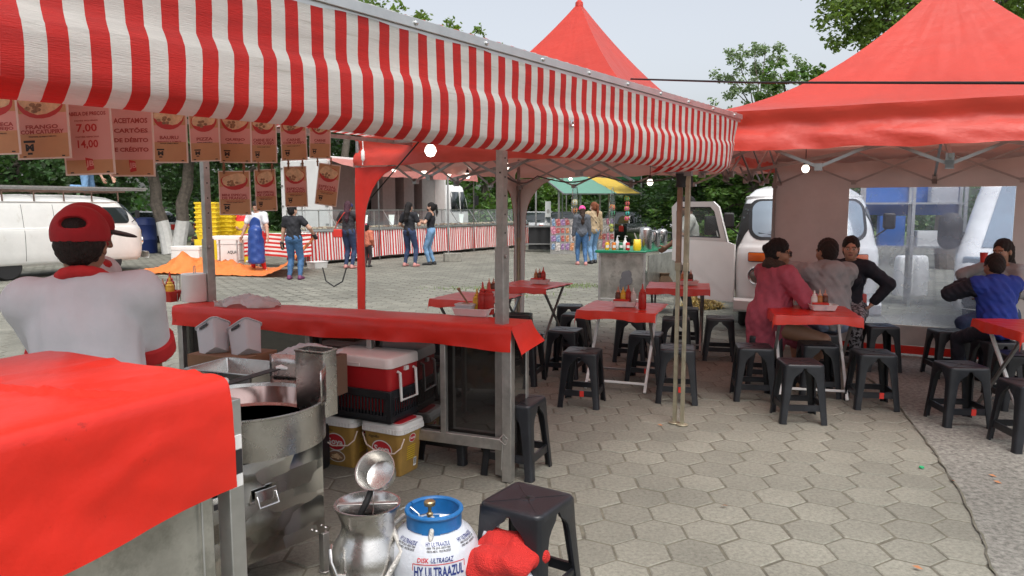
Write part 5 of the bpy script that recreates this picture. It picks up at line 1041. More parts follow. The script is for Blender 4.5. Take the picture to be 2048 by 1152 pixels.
def kombi(label, loc, rz, paint, openings=(), cargo=False, door_open=False, right_windows=True):
    t = thing('delivery_van', label, 'van', loc, rz)
    b = MB(); zs = []
    for k in range(len(VP)-1):
        for q in range(3 if k not in (0,) else 2): zs.append(VP[k][0]+(VP[k+1][0]-VP[k][0])*q/(3 if k else 2))
    zs.append(VP[-1][0]); rings(b, [van_ring(z) for z in zs])
    # wheel arches: push side skin in round the wheels
    for i, v in enumerate(b.v):
        pass
    fs = []
    for f in b.f:
        cx = sum(b.v[i][0] for i in f)/len(f); cy = sum(b.v[i][1] for i in f)/len(f); cz = sum(b.v[i][2] for i in f)/len(f)
        fs.append(f)
    b.f = fs; body = b.obj('body', [paint, m_dark], t, ang=45)
    cut = MB()
    for y in (1.18, -1.22):
        T = Matrix.Translation((0, y, .33)) @ Euler((0, R(90), 0)).to_matrix().to_4x4()
        cut.lathe([(.40, -1.3), (.40, -.52)], 32, T=T, mi=1); cut.lathe([(.40, .52), (.40, 1.3)], 32, T=T, mi=1)
    # applied straight away so the van is one plain mesh
    co = cut.obj('arch_cutter', [paint, m_dark], None, smooth=False); md = body.modifiers.new('arch', 'BOOLEAN'); md.operation = 'DIFFERENCE'; md.object = co; md.solver = 'EXACT'
    dg = bpy.context.evaluated_depsgraph_get(); dg.update(); nm = bpy.data.meshes.new_from_object(body.evaluated_get(dg)); body.modifiers.clear(); body.data = nm; bpy.data.objects.remove(co)
    for p in nm.polygons: p.use_smooth = True
    nm.set_sharp_from_angle(angle=R(40))
    for x in (.70, -.70):
        for y in (1.18, -1.22): wheel(t, x, y)
    b = MB(); patch(b, f_front, -.70, .70, 1.24, 1.76, .004, 0, rc=.14); b.obj('windscreen_seal', m_blackmat, t)
    b = MB(); patch(b, f_front, -.655, .655, 1.275, 1.73, .008, 0, rc=.12); b.obj('windscreen', m_glassb, t)
    for x in (-.35, .20):
        b = MB(); q = [f_front(x+dx, z)[0]+Vector((0, .016, 0)) for dx, z in ((.0, 1.245), (.18, 1.30), (.38, 1.33))]; b.tube(q, .006, 6); b.obj('wiper', m_blackmat, t)
    for s in (-1, 1):
        b = MB(); c = f_front(s*.58, .79)[0]; T = Matrix.Translation((c.x, c.y-.015, c.z)) @ Euler((R(-90), 0, s*R(-22))).to_matrix().to_4x4(); b.lathe([(.118,0),(.118,.03),(.108,.042),(.092,.040),(.09,.03)], 32, T=T); h = b.obj('headlight', m_chrome, t); b = MB(); b.lathe([(.09,.028),(.06,.042),(0,.048)], 32, T=T); b.obj('lens', M('lamp_lens', (.16,.13,.11), .08) if 'lamp_lens' not in bpy.data.materials else bpy.data.materials['lamp_lens'], h)
        b = MB(); patch(b, f_front, s*.57-.13, s*.57+.13, .965, 1.085, .004, 0, rc=.02); i_ = b.obj('indicator_frame', m_blackmat, t); b = MB(); patch(b, f_front, s*.57-.12, s*.57+.12, .975, 1.075, .016, 0, rc=.02); b.obj('indicator', m_orange, i_)
    b = MB(); q = []
    for x in np.linspace(-.86, .86, 25): q.append((x, 2.27-.10*abs(x/.86)**3))
    A = [[(x, y, .33), (x, y+.03, .36), (x, y+.035, .47), (x, y+.01, .50), (x, y-.06, .50)] for x, y in q]; b.grid(A); b.obj('front_bumper', paint, t)
    b = MB(); A = [[(x, -(y-.02)-dy, z) for dy, z in ((-.06,.50),(.0,.50),(.03,.47),(.03,.36),(0,.33))] for x, y in q]; b.grid(A); b.obj('rear_bumper', paint, t)
    for s in (-1, 1):
        F = f_side(s)
        b = MB(); patch(b, F, .98, 1.72 if not door_open or s < 0 else 1.70, 1.25, 1.66, .004, 0, rc=.10); wf = b.obj('cab_window_seal', m_blackmat, t); b = MB(); patch(b, F, 1.01, 1.69, 1.28, 1.63, .008, 0, rc=.08); b.obj('glass', m_glass, wf)
        if not cargo:
            for k in range(3):
                y0 = .80-.98*k; b = MB(); patch(b, F, y0-.86, y0, 1.25, 1.66, .004, 0, rc=.09); wf = b.obj('side_window_seal', m_blackmat, t); b = MB(); patch(b, F, y0-.83, y0-.03, 1.28, 1.63, .008, 0, rc=.08); b.obj('glass', m_glass, wf)
        # door shut lines and belt moulding
        for y in ((.92, -.15, -.85) if cargo else (.92, -.12)):
            b = MB(); b.grid([[tuple(F(y+d_, z)[0]+F(y, z)[1]*.003) for d_ in (-.005, .005)] for z in np.linspace(.42 if abs(y-1.2) > .45 else .8, 1.72, 24)]); b.obj('shut_line', m_dark, t)
        b = MB(); b.grid([[tuple(F(y, 1.165+d_)[0]+F(y, 1.165)[1]*(.008 if abs(d_) < .01 else .001)) for d_ in (-.018, -.006, .006, .018)] for y in np.linspace(-1.95, 1.98, 40)]); b.obj('belt_moulding', paint, t)
        b = MB(); A = []
        for y in np.linspace(-1.9, 1.75, 50): A.append([tuple(F(y, z)[0]+F(y, z)[1]*o_) for z, o_ in ((1.765, .002), (1.775, .03), (1.785, .03), (1.795, .002))])
        b.grid(A); b.obj('drip_rail', paint, t)
        b = MB(); p, nn = F(.80 if True else .3, 1.07); b.bar(tuple(p+nn*.02+Vector((0,-.05,0))), tuple(p+nn*.02+Vector((0,.06,0))), .018, .022); b.obj('door_handle', m_chrome, t)
        b = MB(); p, nn = F(1.80, 1.28); b.tube([p, p+nn*.13+Vector((0,.03,.06)), p+nn*.16+Vector((0,.02,.12))], .010, 6); mr_ = b.obj('mirror_arm', m_blackmat, t); b = MB(); q = p+nn*.17+Vector((0,.02,.15)); rbox(b, .14, .20, [(.02,-.02),(0,0),(0,.03),(.02,.04)], .03, T=Matrix.Translation(q) @ Euler((R(90), 0, 0)).to_matrix().to_4x4()); b.obj('mirror', m_blackmat, mr_)
    return t
kf = P(1612, 600, 9.10).xy; KR = R(-34)  # front centre, heading
KH = R(180-17)
fw = Vector((-math.sin(KH), math.cos(KH), 0))
k1 = kombi('white van facing the tent, driver door open, behind the tent wall', Vector((kf.x, kf.y, 0))-fw*2.25, KH, m_paint, door_open=True)
# vents and raised tailgate look on the right flank; the opened door as its own part (hinged on the camera-left side)
s_ = 1; F = f_side(1)
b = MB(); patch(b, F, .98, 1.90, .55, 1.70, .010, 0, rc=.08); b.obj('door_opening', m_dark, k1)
dm = MB(); hinge = F(1.93, 1.1)[0]; oa = R(58)
def dpt(a, z, th=0):    # a = distance from the hinge along the opened door
    d = Vector((math.sin(oa), -math.cos(oa), 0)); n_v = Vector((d.y, -d.x, 0)); zz = z; lean = -.16*max(0, z-1.16)*1.0
    return hinge.xy.to_3d()+Vector((.03, 0, 0))+d*a+n_v*(th+lean)+Vector((0, 0, zz))
outl = [(0,.42),(0,1.17),(.10,1.20),(.20,1.66),(.28,1.73),(.86,1.73),(.95,1.66),(.985,1.17),(.985,.92),(.90,.90),(.72,.82),(.60,.66),(.54,.42)]
win = [(.20,1.25),(.27,1.60),(.33,1.66),(.82,1.66),(.88,1.60),(.91,1.25)]
def door_face(th, flip):
    o = len(dm.v); lo = [dpt(a, z, th) for a, z in outl]; 
    low = [k for k in range(len(outl))]
    # lower skin
    lw_ = [(0,.42),(0,1.17),(.10,1.20),(.14,1.25-.03),(.97,1.22),(.985,1.17),(.985,.92),(.90,.90),(.72,.82),(.60,.66),(.54,.42)]
    dm.add([dpt(a, z, th) for a, z in lw_], [tuple(range(len(lw_)))[::flip]])
    fr_ = [(.12,1.215),(.20,1.66),(.28,1.73),(.86,1.73),(.95,1.66),(.978,1.215)]
    dm.add([dpt(a, z, th) for a, z in fr_]+[dpt(a, z, th) for a, z in win], [(k, k+1, 7+k, 6+k)[::flip] for k in range(5)]+[(0, 6, 11, 5)[::flip]])
door_face(.0, 1); door_face(-.035, -1)
dm.add([dpt(a, z, 0) for a, z in outl]+[dpt(a, z, -.035) for a, z in outl], [(k, (k+1) % 13, 13+(k+1) % 13, 13+k) for k in range(13)])
do = dm.obj('open_door', m_paint, k1, smooth=False)
b = MB(); b.tube([dpt(a, z, .004) for a, z in win], .020, 6, closed=True); b.obj('window_seal', m_blackmat, do)
b = MB(); b.add([dpt(a, z, -.015) for a, z in win], [tuple(range(6))]); b.obj('window_pane', m_showglass, do)
b = MB(); b.bar(dpt(.87, 1.03, .02), dpt(.97, 1.03, .02), .02, .03); b.lathe([(.035,0),(.03,.01)], 14, T=Matrix.Translation(dpt(.90, 1.03, .004)) @ Euler((R(90),0,oa)).to_matrix().to_4x4()); b.obj('handle', m_chrome, do)
b = MB(); b.tube([dpt(.33, 1.18, .02), dpt(.33, 1.26, .10), dpt(.36, 1.34, .12)], .011, 6); mo = b.obj('mirror_arm', m_galv, do); b = MB(); c_ = dpt(.42, 1.41, .14); rbox(b, .24, .26, [(.04,-.03),(0,-.01),(0,.02),(.03,.03)], .04, T=Matrix.Translation(c_) @ Euler((R(90), 0, oa-R(75))).to_matrix().to_4x4()); b.obj('mirror', m_blackmat, mo)
# louvred vents on the far flank
for k in range(8):
    b = MB(); Fm = f_side(-1); b.box(tuple(Fm(-.9+0*.1, 1.30+.045*k)[0]+Vector((-.012, 0, 0))), (.02, .5, .02)); b.obj('vent_slat', m_galv, k1)
# older van on the left, seen side-on, with roof rack
k2 = kombi('old white cargo van with roof rack at the left of the square', (-11.48, 18.16, 0), R(-30), m_paintold, cargo=True)
b = MB()
for y in np.linspace(-1.9, 1.5, 6): b.bar((-.72, y, 2.03), (.72, y, 2.03), .03, .03); [b.bar((x, y, 1.80), (x*.98, y, 2.03), .025, .025) for x in (-.74, .74)]
for x in (-.72, 0, .72): b.bar((x, -2.0, 2.05), (x, 1.7, 2.05), .03, .03)
b.obj('roof_rack', M('rack_brown', (.12,.07,.05), .7, var=.4), k2)
rnd2 = random.Random(3)
for k in range(12):
    t = thing('metal_pole', 'long grey metal pole lying on the old van roof rack', 'pole', k2.location+Matrix.Rotation(R(-30), 3, 'Z') @ Vector((-.62+.25*(k % 6)+.1*(k//6), 0, 2.085+.045*(k//6))), R(-30)+rnd2.uniform(-.03, .03), 'poles on the van roof rack'); b = MB(); x = -.62+.25*(k % 6)+.1*(k//6); b.bar((0, -2.3+rnd2.uniform(-.2,.2), 0), (0, 2.0+rnd2.uniform(-.3,.4), .02), .045, .04); b.obj('pole', m_galv, t)
# modern white van, at the right behind the clear window
KH2 = R(180-38); fw2 = Vector((-math.sin(KH2), math.cos(KH2), 0)); k3f = P(2080, 600, 9.35).xy
nv = thing('delivery_van', 'modern white van with big black mirror seen through the clear tent window', 'van', (k3f.x-fw2.x*2.5, k3f.y-fw2.y*2.5, 0), KH2)
b = MB(); pr_ = [(.28,2.45,.92,.3),(.5,2.55,.98,.32),(.85,2.56,1.0,.34),(1.02,2.45,1.0,.34),(1.08,2.36,.99,.34),(1.35,2.05,.96,.36),(1.75,1.60,.91,.38),(2.1,1.25,.85,.38),(2.22,1.0,.75,.38),(2.26,.7,.5,.3)]
rings(b, [[(x, y+(yf-2.6)/2, z) for x, y in rrect(2*w_, 2.6+yf, r, 7)] for z, yf, w_, r in pr_]); b.obj('body', m_paint, nv, ang=45)
b = MB(); b.grid([[(x*(w_-.30)/.66*1.0, yf+.018, z) for x in np.linspace(-.66, .66, 13)] for z, yf, w_ in ((1.12,2.31,.99),(1.35,2.05,.96),(1.55,1.825,.935),(1.75,1.60,.91),(1.95,1.40,.88))]); b.obj('windscreen', m_glassb, nv)
for s in (-1, 1):
    b = MB(); b.tube([(s*.93, 1.85, 1.25), (s*1.03, 1.88, 1.28)], .05, 8); ma = b.obj('mirror_arm', m_blackmat, nv); b = MB(); rings(b, [[(s*1.12+x, 1.90+dy, 1.32+y) for x, y in rrect(.30*f, .52*f, .14*f, 6)] for dy, f in ((-.07,.7),(-.04,1),(.04,1),(.10,.75),(.13,.3))]); b.obj('mirror', m_blackmat, ma)
    wheel(nv, s*.82, 1.55, .34, .2); wheel(nv, s*.82, -1.6, .34, .2)
    b = MB(); b.box((s*.72, 2.42, .92), (.3, .18, .16), rz=-s*.4); b.obj('headlight', m_glassb, nv, bevel=.03)
b = MB(); b.box((0, 2.5, .42), (1.7, .2, .22)); b.obj('front_bumper', m_blackmat, nv, bevel=.04)
b = MB(); b.tube([(-.6,2.39,1.12),(0,2.36,1.16),(.45,2.30,1.20)], .012, 6); b.obj('wiper', m_blackmat, nv)
# market clutter between the two vans, seen through the clear window
rkp = P(1815, 560, 12.5).xy.to_3d(); rk = thing('shelf_rack', 'steel shelf rack with blue panels behind the clear tent window', 'rack', rkp, R(-20)); b = MB(); [b.bar((x, y, 0), (x, y, 2.3), .05, .05) for x in (-.75, .0, .75) for y in (-.2, .2)]; [b.box((0, 0, z), (1.5, .42, .03)) for z in (1.0, 1.72)]; b.obj('shelves', m_alu, rk)
b = MB(); b.box((0, .24, 1.9), (1.5, .02, .75)); b.obj('blue_backing', M('blue_sheet', (.03,.12,.38), .5), rk)
for k, (x, z, w_, h, nm) in enumerate(((-.3,1.015,.4,.5,'large blue'),(.25,1.015,.35,.25,'flat pale'),(.45,1.735,.4,.3,'upper pale'))):
    t = thing('storage_box', nm+' box on the shelf rack behind the clear window', 'box', rkp+Matrix.Rotation(R(-20), 3, 'Z') @ Vector((x, 0, z)), R(-20)); b = MB(); rbox(b, w_, .34, [(.01,0),(0,.02),(0,h),(.02,h)], .03); b.obj('box', (bpy.data.materials['blue_sheet'], m_white, m_milky)[k], t)
for k, x in enumerate((-.05, .28)):
    t = thing('sack', ('left' if k == 0 else 'right')+' white woven sack on the ground behind the clear window', 'sack', G(1868+34*k, 612, 0)+Vector((.3,1.6,0)), .3*k); b = MB(); rings(b, [[(a*f, c_*f, z) for a, c_ in rrect(.30,.24,.07,4)] for z, f in ((0,1),(.15,1.05),(.6,1),(.72,.9),(.75,.7))]); b.obj('sack', m_white, t)
ys_ = thing('yellow_sheet', 'crumpled yellow plastic sheet behind the clear window', 'plastic sheet', G(1820, 600, 0)+Vector((.2,2.6,0)), .2); b = MB(); b.grid([[(-.5+i*.09, .1*nz3(i*.6,j)+.25*j/9, .75+.5*j/9*(1-.3*nz3(i*.5,3))-.5*j/9+.06*nz3(i, j*.8)) for j in range(10)] for i in range(12)]); b.obj('sheet', m_yelawn, ys_)
# straw heap
sh = thing('straw_heap', 'loose heap of yellow straw by the van front wheel', 'straw', G(1420, 624, 0)+Vector((.0,.5,0)), 0); b = MB()
for k in range(900):
    a, q = rnd.uniform(0, 6.28), rnd.random()**.7; z = .30*(1-q**1.4)*rnd.random()+.01; x, y = .34*q*math.cos(a), .26*q*math.sin(a); d = Vector((rnd.gauss(0,1), rnd.gauss(0,1), rnd.gauss(0,.35))).normalized()*rnd.uniform(.05,.13); n_v = Vector((-d.y, d.x, .003)).normalized()*.005; p = Vector((x, y, z+.02)); b.add([p-d-n_v, p-d+n_v, p+d+n_v, p+d-n_v], [(0,1,2,3)])
b.obj('straw', m_straw, sh, smooth=False)
# ------------------------------------------------------------------ people: signed-distance bodies meshed as one smooth surface
class SDF:
    def __init__(s): s.ops = []
    def cone(s, a, b, ra, rb, k=.03): s.ops.append(('c', np.array(a, float), np.array(b, float), ra, rb, k)); return s
    def ell(s, c, r, Rm=None, k=.03, neg=False): s.ops.append(('n' if neg else 'e', np.array(c, float), np.array(r, float), Rm, k)); return s
    def cut(s, p, n): s.ops.append(('p', np.array(p, float), np.array(n, float))); return s       # removes the side n points to
    def noise(s, amp, f, seed=0): s.ops.append(('w', amp, f, seed)); return s
    def mesh(s, h):
        lo = np.full(3, 1e9); hi = -lo
        for o in s.ops:
            if o[0] == 'c':
                for p, r in ((o[1], o[3]), (o[2], o[4])): lo = np.minimum(lo, p-r); hi = np.maximum(hi, p+r)
            elif o[0] == 'e': r = o[2].max(); lo = np.minimum(lo, o[1]-r); hi = np.maximum(hi, o[1]+r)
        lo -= 3*h; hi += 3*h; n = np.ceil((hi-lo)/h).astype(int)+1
        ax = [lo[i]+h*np.arange(n[i]) for i in range(3)]; D = np.full(n, 1.0, np.float32)
        def sub(a, b):
            i0 = np.clip(np.floor((a-lo)/h).astype(int), 0, n-1); i1 = np.clip(np.ceil((b-lo)/h).astype(int)+1, 1, n); sl = tuple(slice(x, y) for x, y in zip(i0, i1))
            return sl, (ax[0][sl[0]][:, None, None], ax[1][sl[1]][None, :, None], ax[2][sl[2]][None, None, :])
        for o in s.ops:
            if o[0] == 'c':
                _, a, b, ra, rb, k = o; m = max(ra, rb)+k+3*h; sl, (X, Y, Z) = sub(np.minimum(a, b)-m, np.maximum(a, b)+m); ba = b-a; L2 = max(1e-9, ba@ba)
                t = np.clip(((X-a[0])*ba[0]+(Y-a[1])*ba[1]+(Z-a[2])*ba[2])/L2, 0, 1)
                d = np.sqrt((X-a[0]-t*ba[0])**2+(Y-a[1]-t*ba[1])**2+(Z-a[2]-t*ba[2])**2)-(ra+(rb-ra)*t)
            elif o[0] in 'en':
                _, c, r, Rm, k = o; m = r.max()+k+3*h; sl, (X, Y, Z) = sub(c-m, c+m); x, y, z = X-c[0], Y-c[1], Z-c[2]
                if Rm is not None: x, y, z = (Rm[0][i]*x+Rm[1][i]*y+Rm[2][i]*z for i in range(3))
                k0 = np.sqrt((x/r[0])**2+(y/r[1])**2+(z/r[2])**2)+0*(X+Y+Z); k1 = np.sqrt((x/r[0]**2)**2+(y/r[1]**2)**2+(z/r[2]**2)**2)+1e-6+0*(X+Y+Z); d = k0*(k0-1)/k1
                if o[0] == 'n': D[sl] = np.maximum(D[sl], -d); continue
            elif o[0] == 'p':
                _, p, nn = o; D = np.maximum(D, ((ax[0]-p[0])*nn[0])[:, None, None]+((ax[1]-p[1])*nn[1])[None, :, None]+((ax[2]-p[2])*nn[2])[None, None, :]).astype(np.float32); continue
            else:
                _, amp, f, sd = o; f = f if isinstance(f, tuple) else (f, f, f); X, Y, Z = ax[0][:, None, None]*f[0], ax[1][None, :, None]*f[1], ax[2][None, None, :]*f[2]
                D = D+(amp*(np.sin(X*1.0+Y*1.7+Z*.6+sd)+np.sin(X*2.3-Y*1.1+Z*1.9+sd*2)*.6+np.sin(X*.7+Y*3.1-Z*2.4+sd*3)*.5)).astype(np.float32); continue
            E = D[sl]; q = np.clip(.5+.5*(E-d)/k, 0, 1); D[sl] = E+(d-E)*q-k*q*(1-q)
        S = D < 0; C = np.zeros(n-1, np.int8)
        for i in (0, 1):
            for j in (0, 1):
                for k in (0, 1): C += S[i:n[0]-1+i, j:n[1]-1+j, k:n[2]-1+k]
        act = (C > 0) & (C < 8); idx = -np.ones(n-1, np.int64); cells = np.argwhere(act); idx[act] = np.arange(len(cells))
        acc = np.zeros((len(cells), 3)); cnt = np.zeros(len(cells)); c0, c1, c2 = cells.T
        for axs in range(3):
            for u in (0, 1):
                for v in (0, 1):
                    off = [0, 0, 0]; oth = [q for q in range(3) if q != axs]; off[oth[0]] = u; off[oth[1]] = v; of2 = list(off); of2[axs] = 1
                    da = D[c0+off[0], c1+off[1], c2+off[2]]; db = D[c0+of2[0], c1+of2[1], c2+of2[2]]; cr = (da < 0) != (db < 0); t = np.where(cr, da/(da-db+1e-12), 0)
                    p = np.zeros((len(cells), 3)); p[:, oth[0]] = u; p[:, oth[1]] = v; p[:, axs] = t; acc += p*cr[:, None]; cnt += cr
        V_ = (cells+acc/cnt[:, None])*h+lo; F = []
        for axs in range(3):
            sa = [slice(None)]*3; sb = [slice(None)]*3; sa[axs] = slice(0, -1); sb[axs] = slice(1, None); cr = S[tuple(sa)] != S[tuple(sb)]; e = np.argwhere(cr); o1, o2 = [q for q in range(3) if q != axs]
            e = e[(e[:, o1] > 0) & (e[:, o2] > 0) & (e[:, o1] < n[o1]-1) & (e[:, o2] < n[o2]-1)]; inside = S[tuple(e.T)]
            def ci(d1, d2): q = e.copy(); q[:, o1] -= d1; q[:, o2] -= d2; return idx[tuple(q.T)]
            qd = np.stack([ci(1, 1), ci(0, 1), ci(0, 0), ci(1, 0)], 1); flip = inside if axs != 1 else ~inside
            qd = np.where(flip[:, None], qd, qd[:, ::-1]); F.append(qd)
        return V_, np.concatenate(F)
def sobj(name, parts, mats, parent, matfn=None):
    """parts: list of (SDF, voxel) joined in one mesh object"""
    Vs = []; Fs = []; o = 0
    for sdf, h in parts: v, f = sdf.mesh(h); Vs.append(v); Fs.append(f+o); o += len(v)
    v = np.concatenate(Vs); f = np.concatenate(Fs); me = bpy.data.meshes.new(name); me.from_pydata(v.tolist(), [], f.tolist()); me.update()
    mats = mats if isinstance(mats, (list, tuple)) else [mats]
    for m in mats: me.materials.append(m)
    me.polygons.foreach_set('use_smooth', np.ones(len(f), dtype=bool))
    if matfn is not None: me.polygons.foreach_set('material_index', matfn(v[f].mean(1)).astype(np.int32))
    ob = bpy.data.objects.new(name, me); COL.objects.link(ob); ob.parent = parent; return ob
SKIN = {'light': M('skin_light', (.46,.26,.18), .5, var=.06, vs=20), 'tan': M('skin_tan', (.30,.155,.095), .5, var=.06, vs=20), 'brown': M('skin_brown', (.21,.105,.065), .5, var=.06, vs=20)}
m_lip = M('lips', (.26,.09,.08), .45); m_eye = M('eye_dark', (.02,.014,.012), .2); m_eyew = M('eye_white', (.55,.52,.48), .3); m_brow = M('brow_hair', (.025,.018,.014), .7)
HAIR = {'black': M('hair_black', (.012,.010,.010), .62, spec=.25, bump=.6, bs=70, stretch=(3,3,.5)), 'brown': M('hair_brown', (.040,.022,.016), .62, spec=.25, bump=.6, bs=70, stretch=(3,3,.5)), 'plum': M('hair_plum', (.055,.020,.030), .62, spec=.25, bump=.6, bs=70, stretch=(3,3,.5)), 'auburn': M('hair_auburn', (.17,.055,.025), .62, spec=.25, bump=.6, bs=70, stretch=(3,3,.5)), 'dark': M('hair_darkbrown', (.022,.015,.013), .62, spec=.25, bump=.6, bs=70, stretch=(3,3,.5))}
def cloth(name, c, **k): return M(name, c, k.pop('rough', .8), bump=k.pop('bump', .55), bs=k.pop('bs', 11), var=k.pop('var', .12), **k)
m_denim = cloth('denim_mid', (.045,.115,.24), var=.35, vs=5); m_denimd = cloth('denim_dark', (.022,.040,.095), var=.3, vs=5); m_deniml = cloth('denim_light', (.14,.26,.42), var=.3, vs=5)
def ik(a, c, l1, l2, hint):
    a, c, hint = np.array(a, float), np.array(c, float), np.array(hint, float); d = c-a; L_ = np.linalg.norm(d); L_ = max(1e-6, L_); m = min(L_, (l1+l2)*.999)
    if L_ > m: c = a+d/L_*m
    u = d/L_; x = (l1*l1-l2*l2+m*m)/(2*m); y = math.sqrt(max(0, l1*l1-x*x)); hn = hint-u*(hint@u); hn /= np.linalg.norm(hn)+1e-9
    return a+u*x+hn*y, c
def rotm(yaw, pitch, roll): return np.array((Euler((0, 0, R(yaw))).to_matrix() @ Euler((R(-pitch), 0, 0)).to_matrix() @ Euler((0, R(roll), 0)).to_matrix()))
def person(label, loc, yaw, H=1.65, g=1.0, skin='light', fem=True, pel=(0,0,.93), lean=0, side=0, twist=0, hd=(0,0,0), hands=None, eh=None, feet=None, kh=None, top=None, bottom=None, shoes=None, hair=None, h=.013, hh=.007, bare_feet=False, child=False, extra=None, hs=1.0):
    """template is 1.70 m tall; x right, y forward, z up"""
    s = H/1.70; t = thing('person', label, 'person', loc, yaw); t.scale = (s, s, s); pel = np.array(pel, float)
    Tm = rotm(twist, lean, side)               # torso frame (pitch > 0 leans forward)
    Tm = np.array(Euler((0, 0, R(twist))).to_matrix() @ Euler((R(-lean), R(side), 0)).to_matrix())
    up, fwd, rt = Tm[:, 2], Tm[:, 1], Tm[:, 0]; tp = lambda x, y, z: pel+rt*x+fwd*y+up*z
    sw = .165 if fem else .19; sw *= (.8+.2*g) if g > 1 else 1
    sh = {1: tp(sw, 0, .455), -1: tp(-sw, 0, .455)}; nb = tp(0, -.005, .50); hc = tp(0, .0, .655); Hm = np.array(Euler((0, 0, R(twist))).to_matrix()) @ rotm(*hd)
    nkv = hc-nb; hp = lambda x, y, z: hc+Hm @ (np.array((x, y, z))*hs)
    hands = hands or {}; eh = eh or {}; feet = feet or {}; kh = kh or {}
    A = {}; Lg = {}
    for sd in (1, -1):
        tgt = np.array(hands.get(sd, tuple(pel+np.array((sd*(.27+.04*(g-1)), .06, -.12))))); hint = np.array(eh.get(sd, (sd*.5, -1, -.2))); el, wr = ik(sh[sd], tgt, .285, .245, hint); A[sd] = (sh[sd], el, wr)
        hip = pel+np.array((sd*.088, 0, -.03)); ft = np.array(feet.get(sd, (sd*.09, 0, 0))); kn, an = ik(hip, ft+np.array((0, -.02, .075)), .44, .42, np.array(kh.get(sd, (sd*.05, 1, 0)))); Lg[sd] = (hip, kn, an)
    def torso(S, e=0, k=.05):
        S.ell(tp(0, .0, .02), (.150*g+e, .118*g+e, .125+e), Tm, k); S.ell(tp(0, .012, .17), ((.128 if fem else .145)*g+e, (.095 if g < 1.1 else .12)*g+e, .15+e), Tm, k); S.ell(tp(0, -.005, .34), ((.142 if fem else .165)*(.6+.4*g)+e, .105*(.6+.4*g)+e, .155+e), Tm, k)
        if fem:
            for sd in (1, -1): S.ell(tp(sd*.062, .088*(.6+.4*g), .325), (.062*g+e, .048*g+e, .062*g+e), Tm, .04)
        for sd in (1, -1): S.cone(tp(sd*.04, -.01, .475), sh[sd], .058+e, .056+e, k)
    def arm(S, sd, e=0, f0=0, f1=2.0, k=.03):
        a, b, c = A[sd]; ga = .6+.4*g
        def pt(f): return a+(b-a)*min(f, 1) if f <= 1 else b+(c-b)*(f-1)
        S.cone(pt(0), pt(min(1, f1)), .055*ga+e, (.055+(.043-.055)*min(1, f1))*ga+e, k)
        if f1 > 1: S.cone(b, pt(f1), .043*ga+e, (.043+(.028-.043)*(f1-1))*ga+e, .02)
    def leg(S, sd, e=0, f1=2.0, k=.03, taper=1.0):
        a, b, c = Lg[sd]; m = (a+b)/2; gl = .65+.35*g
        S.cone(a, b, .090*gl+e, .058*gl+e*.8, k)
        if f1 > 1:
            q = b+(c-b)*(f1-1); S.cone(b, b+(c-b)*min(.35, f1-1), .056*gl+e*.8, .056*gl+e*.7, .02); S.cone(b+(c-b)*min(.35, f1-1), q, .056*gl+e*.7, (.036+.02*(2-f1))*gl*taper+e*.6, .02)
        back = np.cross(np.cross(b-a, np.array((0, 1, 0))), b-a)
    bod = SDF(); torso(bod); bod.cone(nb-up*.03, nb+nkv*.55, .053, .047, .03)
    for sd in (1, -1):
        arm(bod, sd); leg(bod, sd); a, b, c = Lg[sd]
        ft = c+np.array((0, .02, -.075)); fd_ = np.array((sd*.12, 1, 0)); fd_ /= np.linalg.norm(fd_); bod.cone(c+np.array((0, -.015, -.035)), c+fd_*.15+np.array((0, 0, -.050)), .034, .024, .03)
    head = SDF(); q = hs
    E_ = lambda x, y, z, a, b, c, k=.02: head.ell(hp(x, y, z), (a*q, b*q, c*q), Hm, k)
    E_(0, -.012, .035, .076, .096, .092); E_(0, .022, -.045, .060, .068, .078, .035); E_(0, .055, -.085, .030, .030, .026, .03); head.cone(hp(0, .0, -.06), nb+nkv*.1, .050, .050, .03)
    E_(0, .082, .018, .055, .018, .022, .02)
    for sd in (1, -1):
        E_(sd*.078, -.008, -.005, .010, .022, .032, .008); head.ell(hp(sd*.030, .098, .000), (.017*q, .012*q, .012*q), Hm, .01, True); E_(sd*.030, .080, -.001, .0145, .0145, .0135, .004); E_(sd*.040, .058, -.035, .026, .028, .026, .03)
    head.cone(hp(0, .088, .012), hp(0, .106, -.026), .009*q, .012*q, .012); E_(.012, .094, -.030, .009, .010, .008, .008); E_(-.012, .094, -.030, .009, .010, .008, .008)
    E_(0, .085, -.058, .024, .012, .007, .008); E_(0, .084, -.067, .021, .012, .008, .008)
    parts = [(bod, h), (head, hh)]
    for sd in (1, -1):   # hands with five fingers, curled a little
        a, b, c = A[sd]; d = (c-b)/(np.linalg.norm(c-b)+1e-9); n0 = np.array((-sd, .25, 0.)); n0 = n0-d*(n0@d); n0 /= np.linalg.norm(n0)+1e-9; w_ = np.cross(d, n0); w_ = w_ if w_[1] > 0 else -w_
        S = SDF(); pm = c+d*.055; Rm = np.stack([w_, d, n0], 1); S.ell(pm, (.040, .052, .016), Rm, .01); S.cone(c-d*.02, c+d*.02, .026, .026, .02)
        for k_, (off, ln) in enumerate(((.030, .070), (.010, .080), (-.010, .076), (-.029, .060))):
            p0 = c+d*.095+w_*off; p1 = p0+d*ln*.5+n0*.010; p2 = p1+d*ln*.38+n0*.028; S.cone(p0-d*.02, p1, .0092, .0085, .006); S.cone(p1, p2, .0085, .0070, .004)
        p0 = c+d*.03+w_*.034; p1 = p0+d*.035+w_*.026+n0*.008; p2 = p1+d*.032+w_*.004+n0*.014; S.cone(p0-w_*.012, p1, .012, .010, .008); S.cone(p1, p2, .010, .008, .004); parts.append((S, max(.005, hh*.75)))
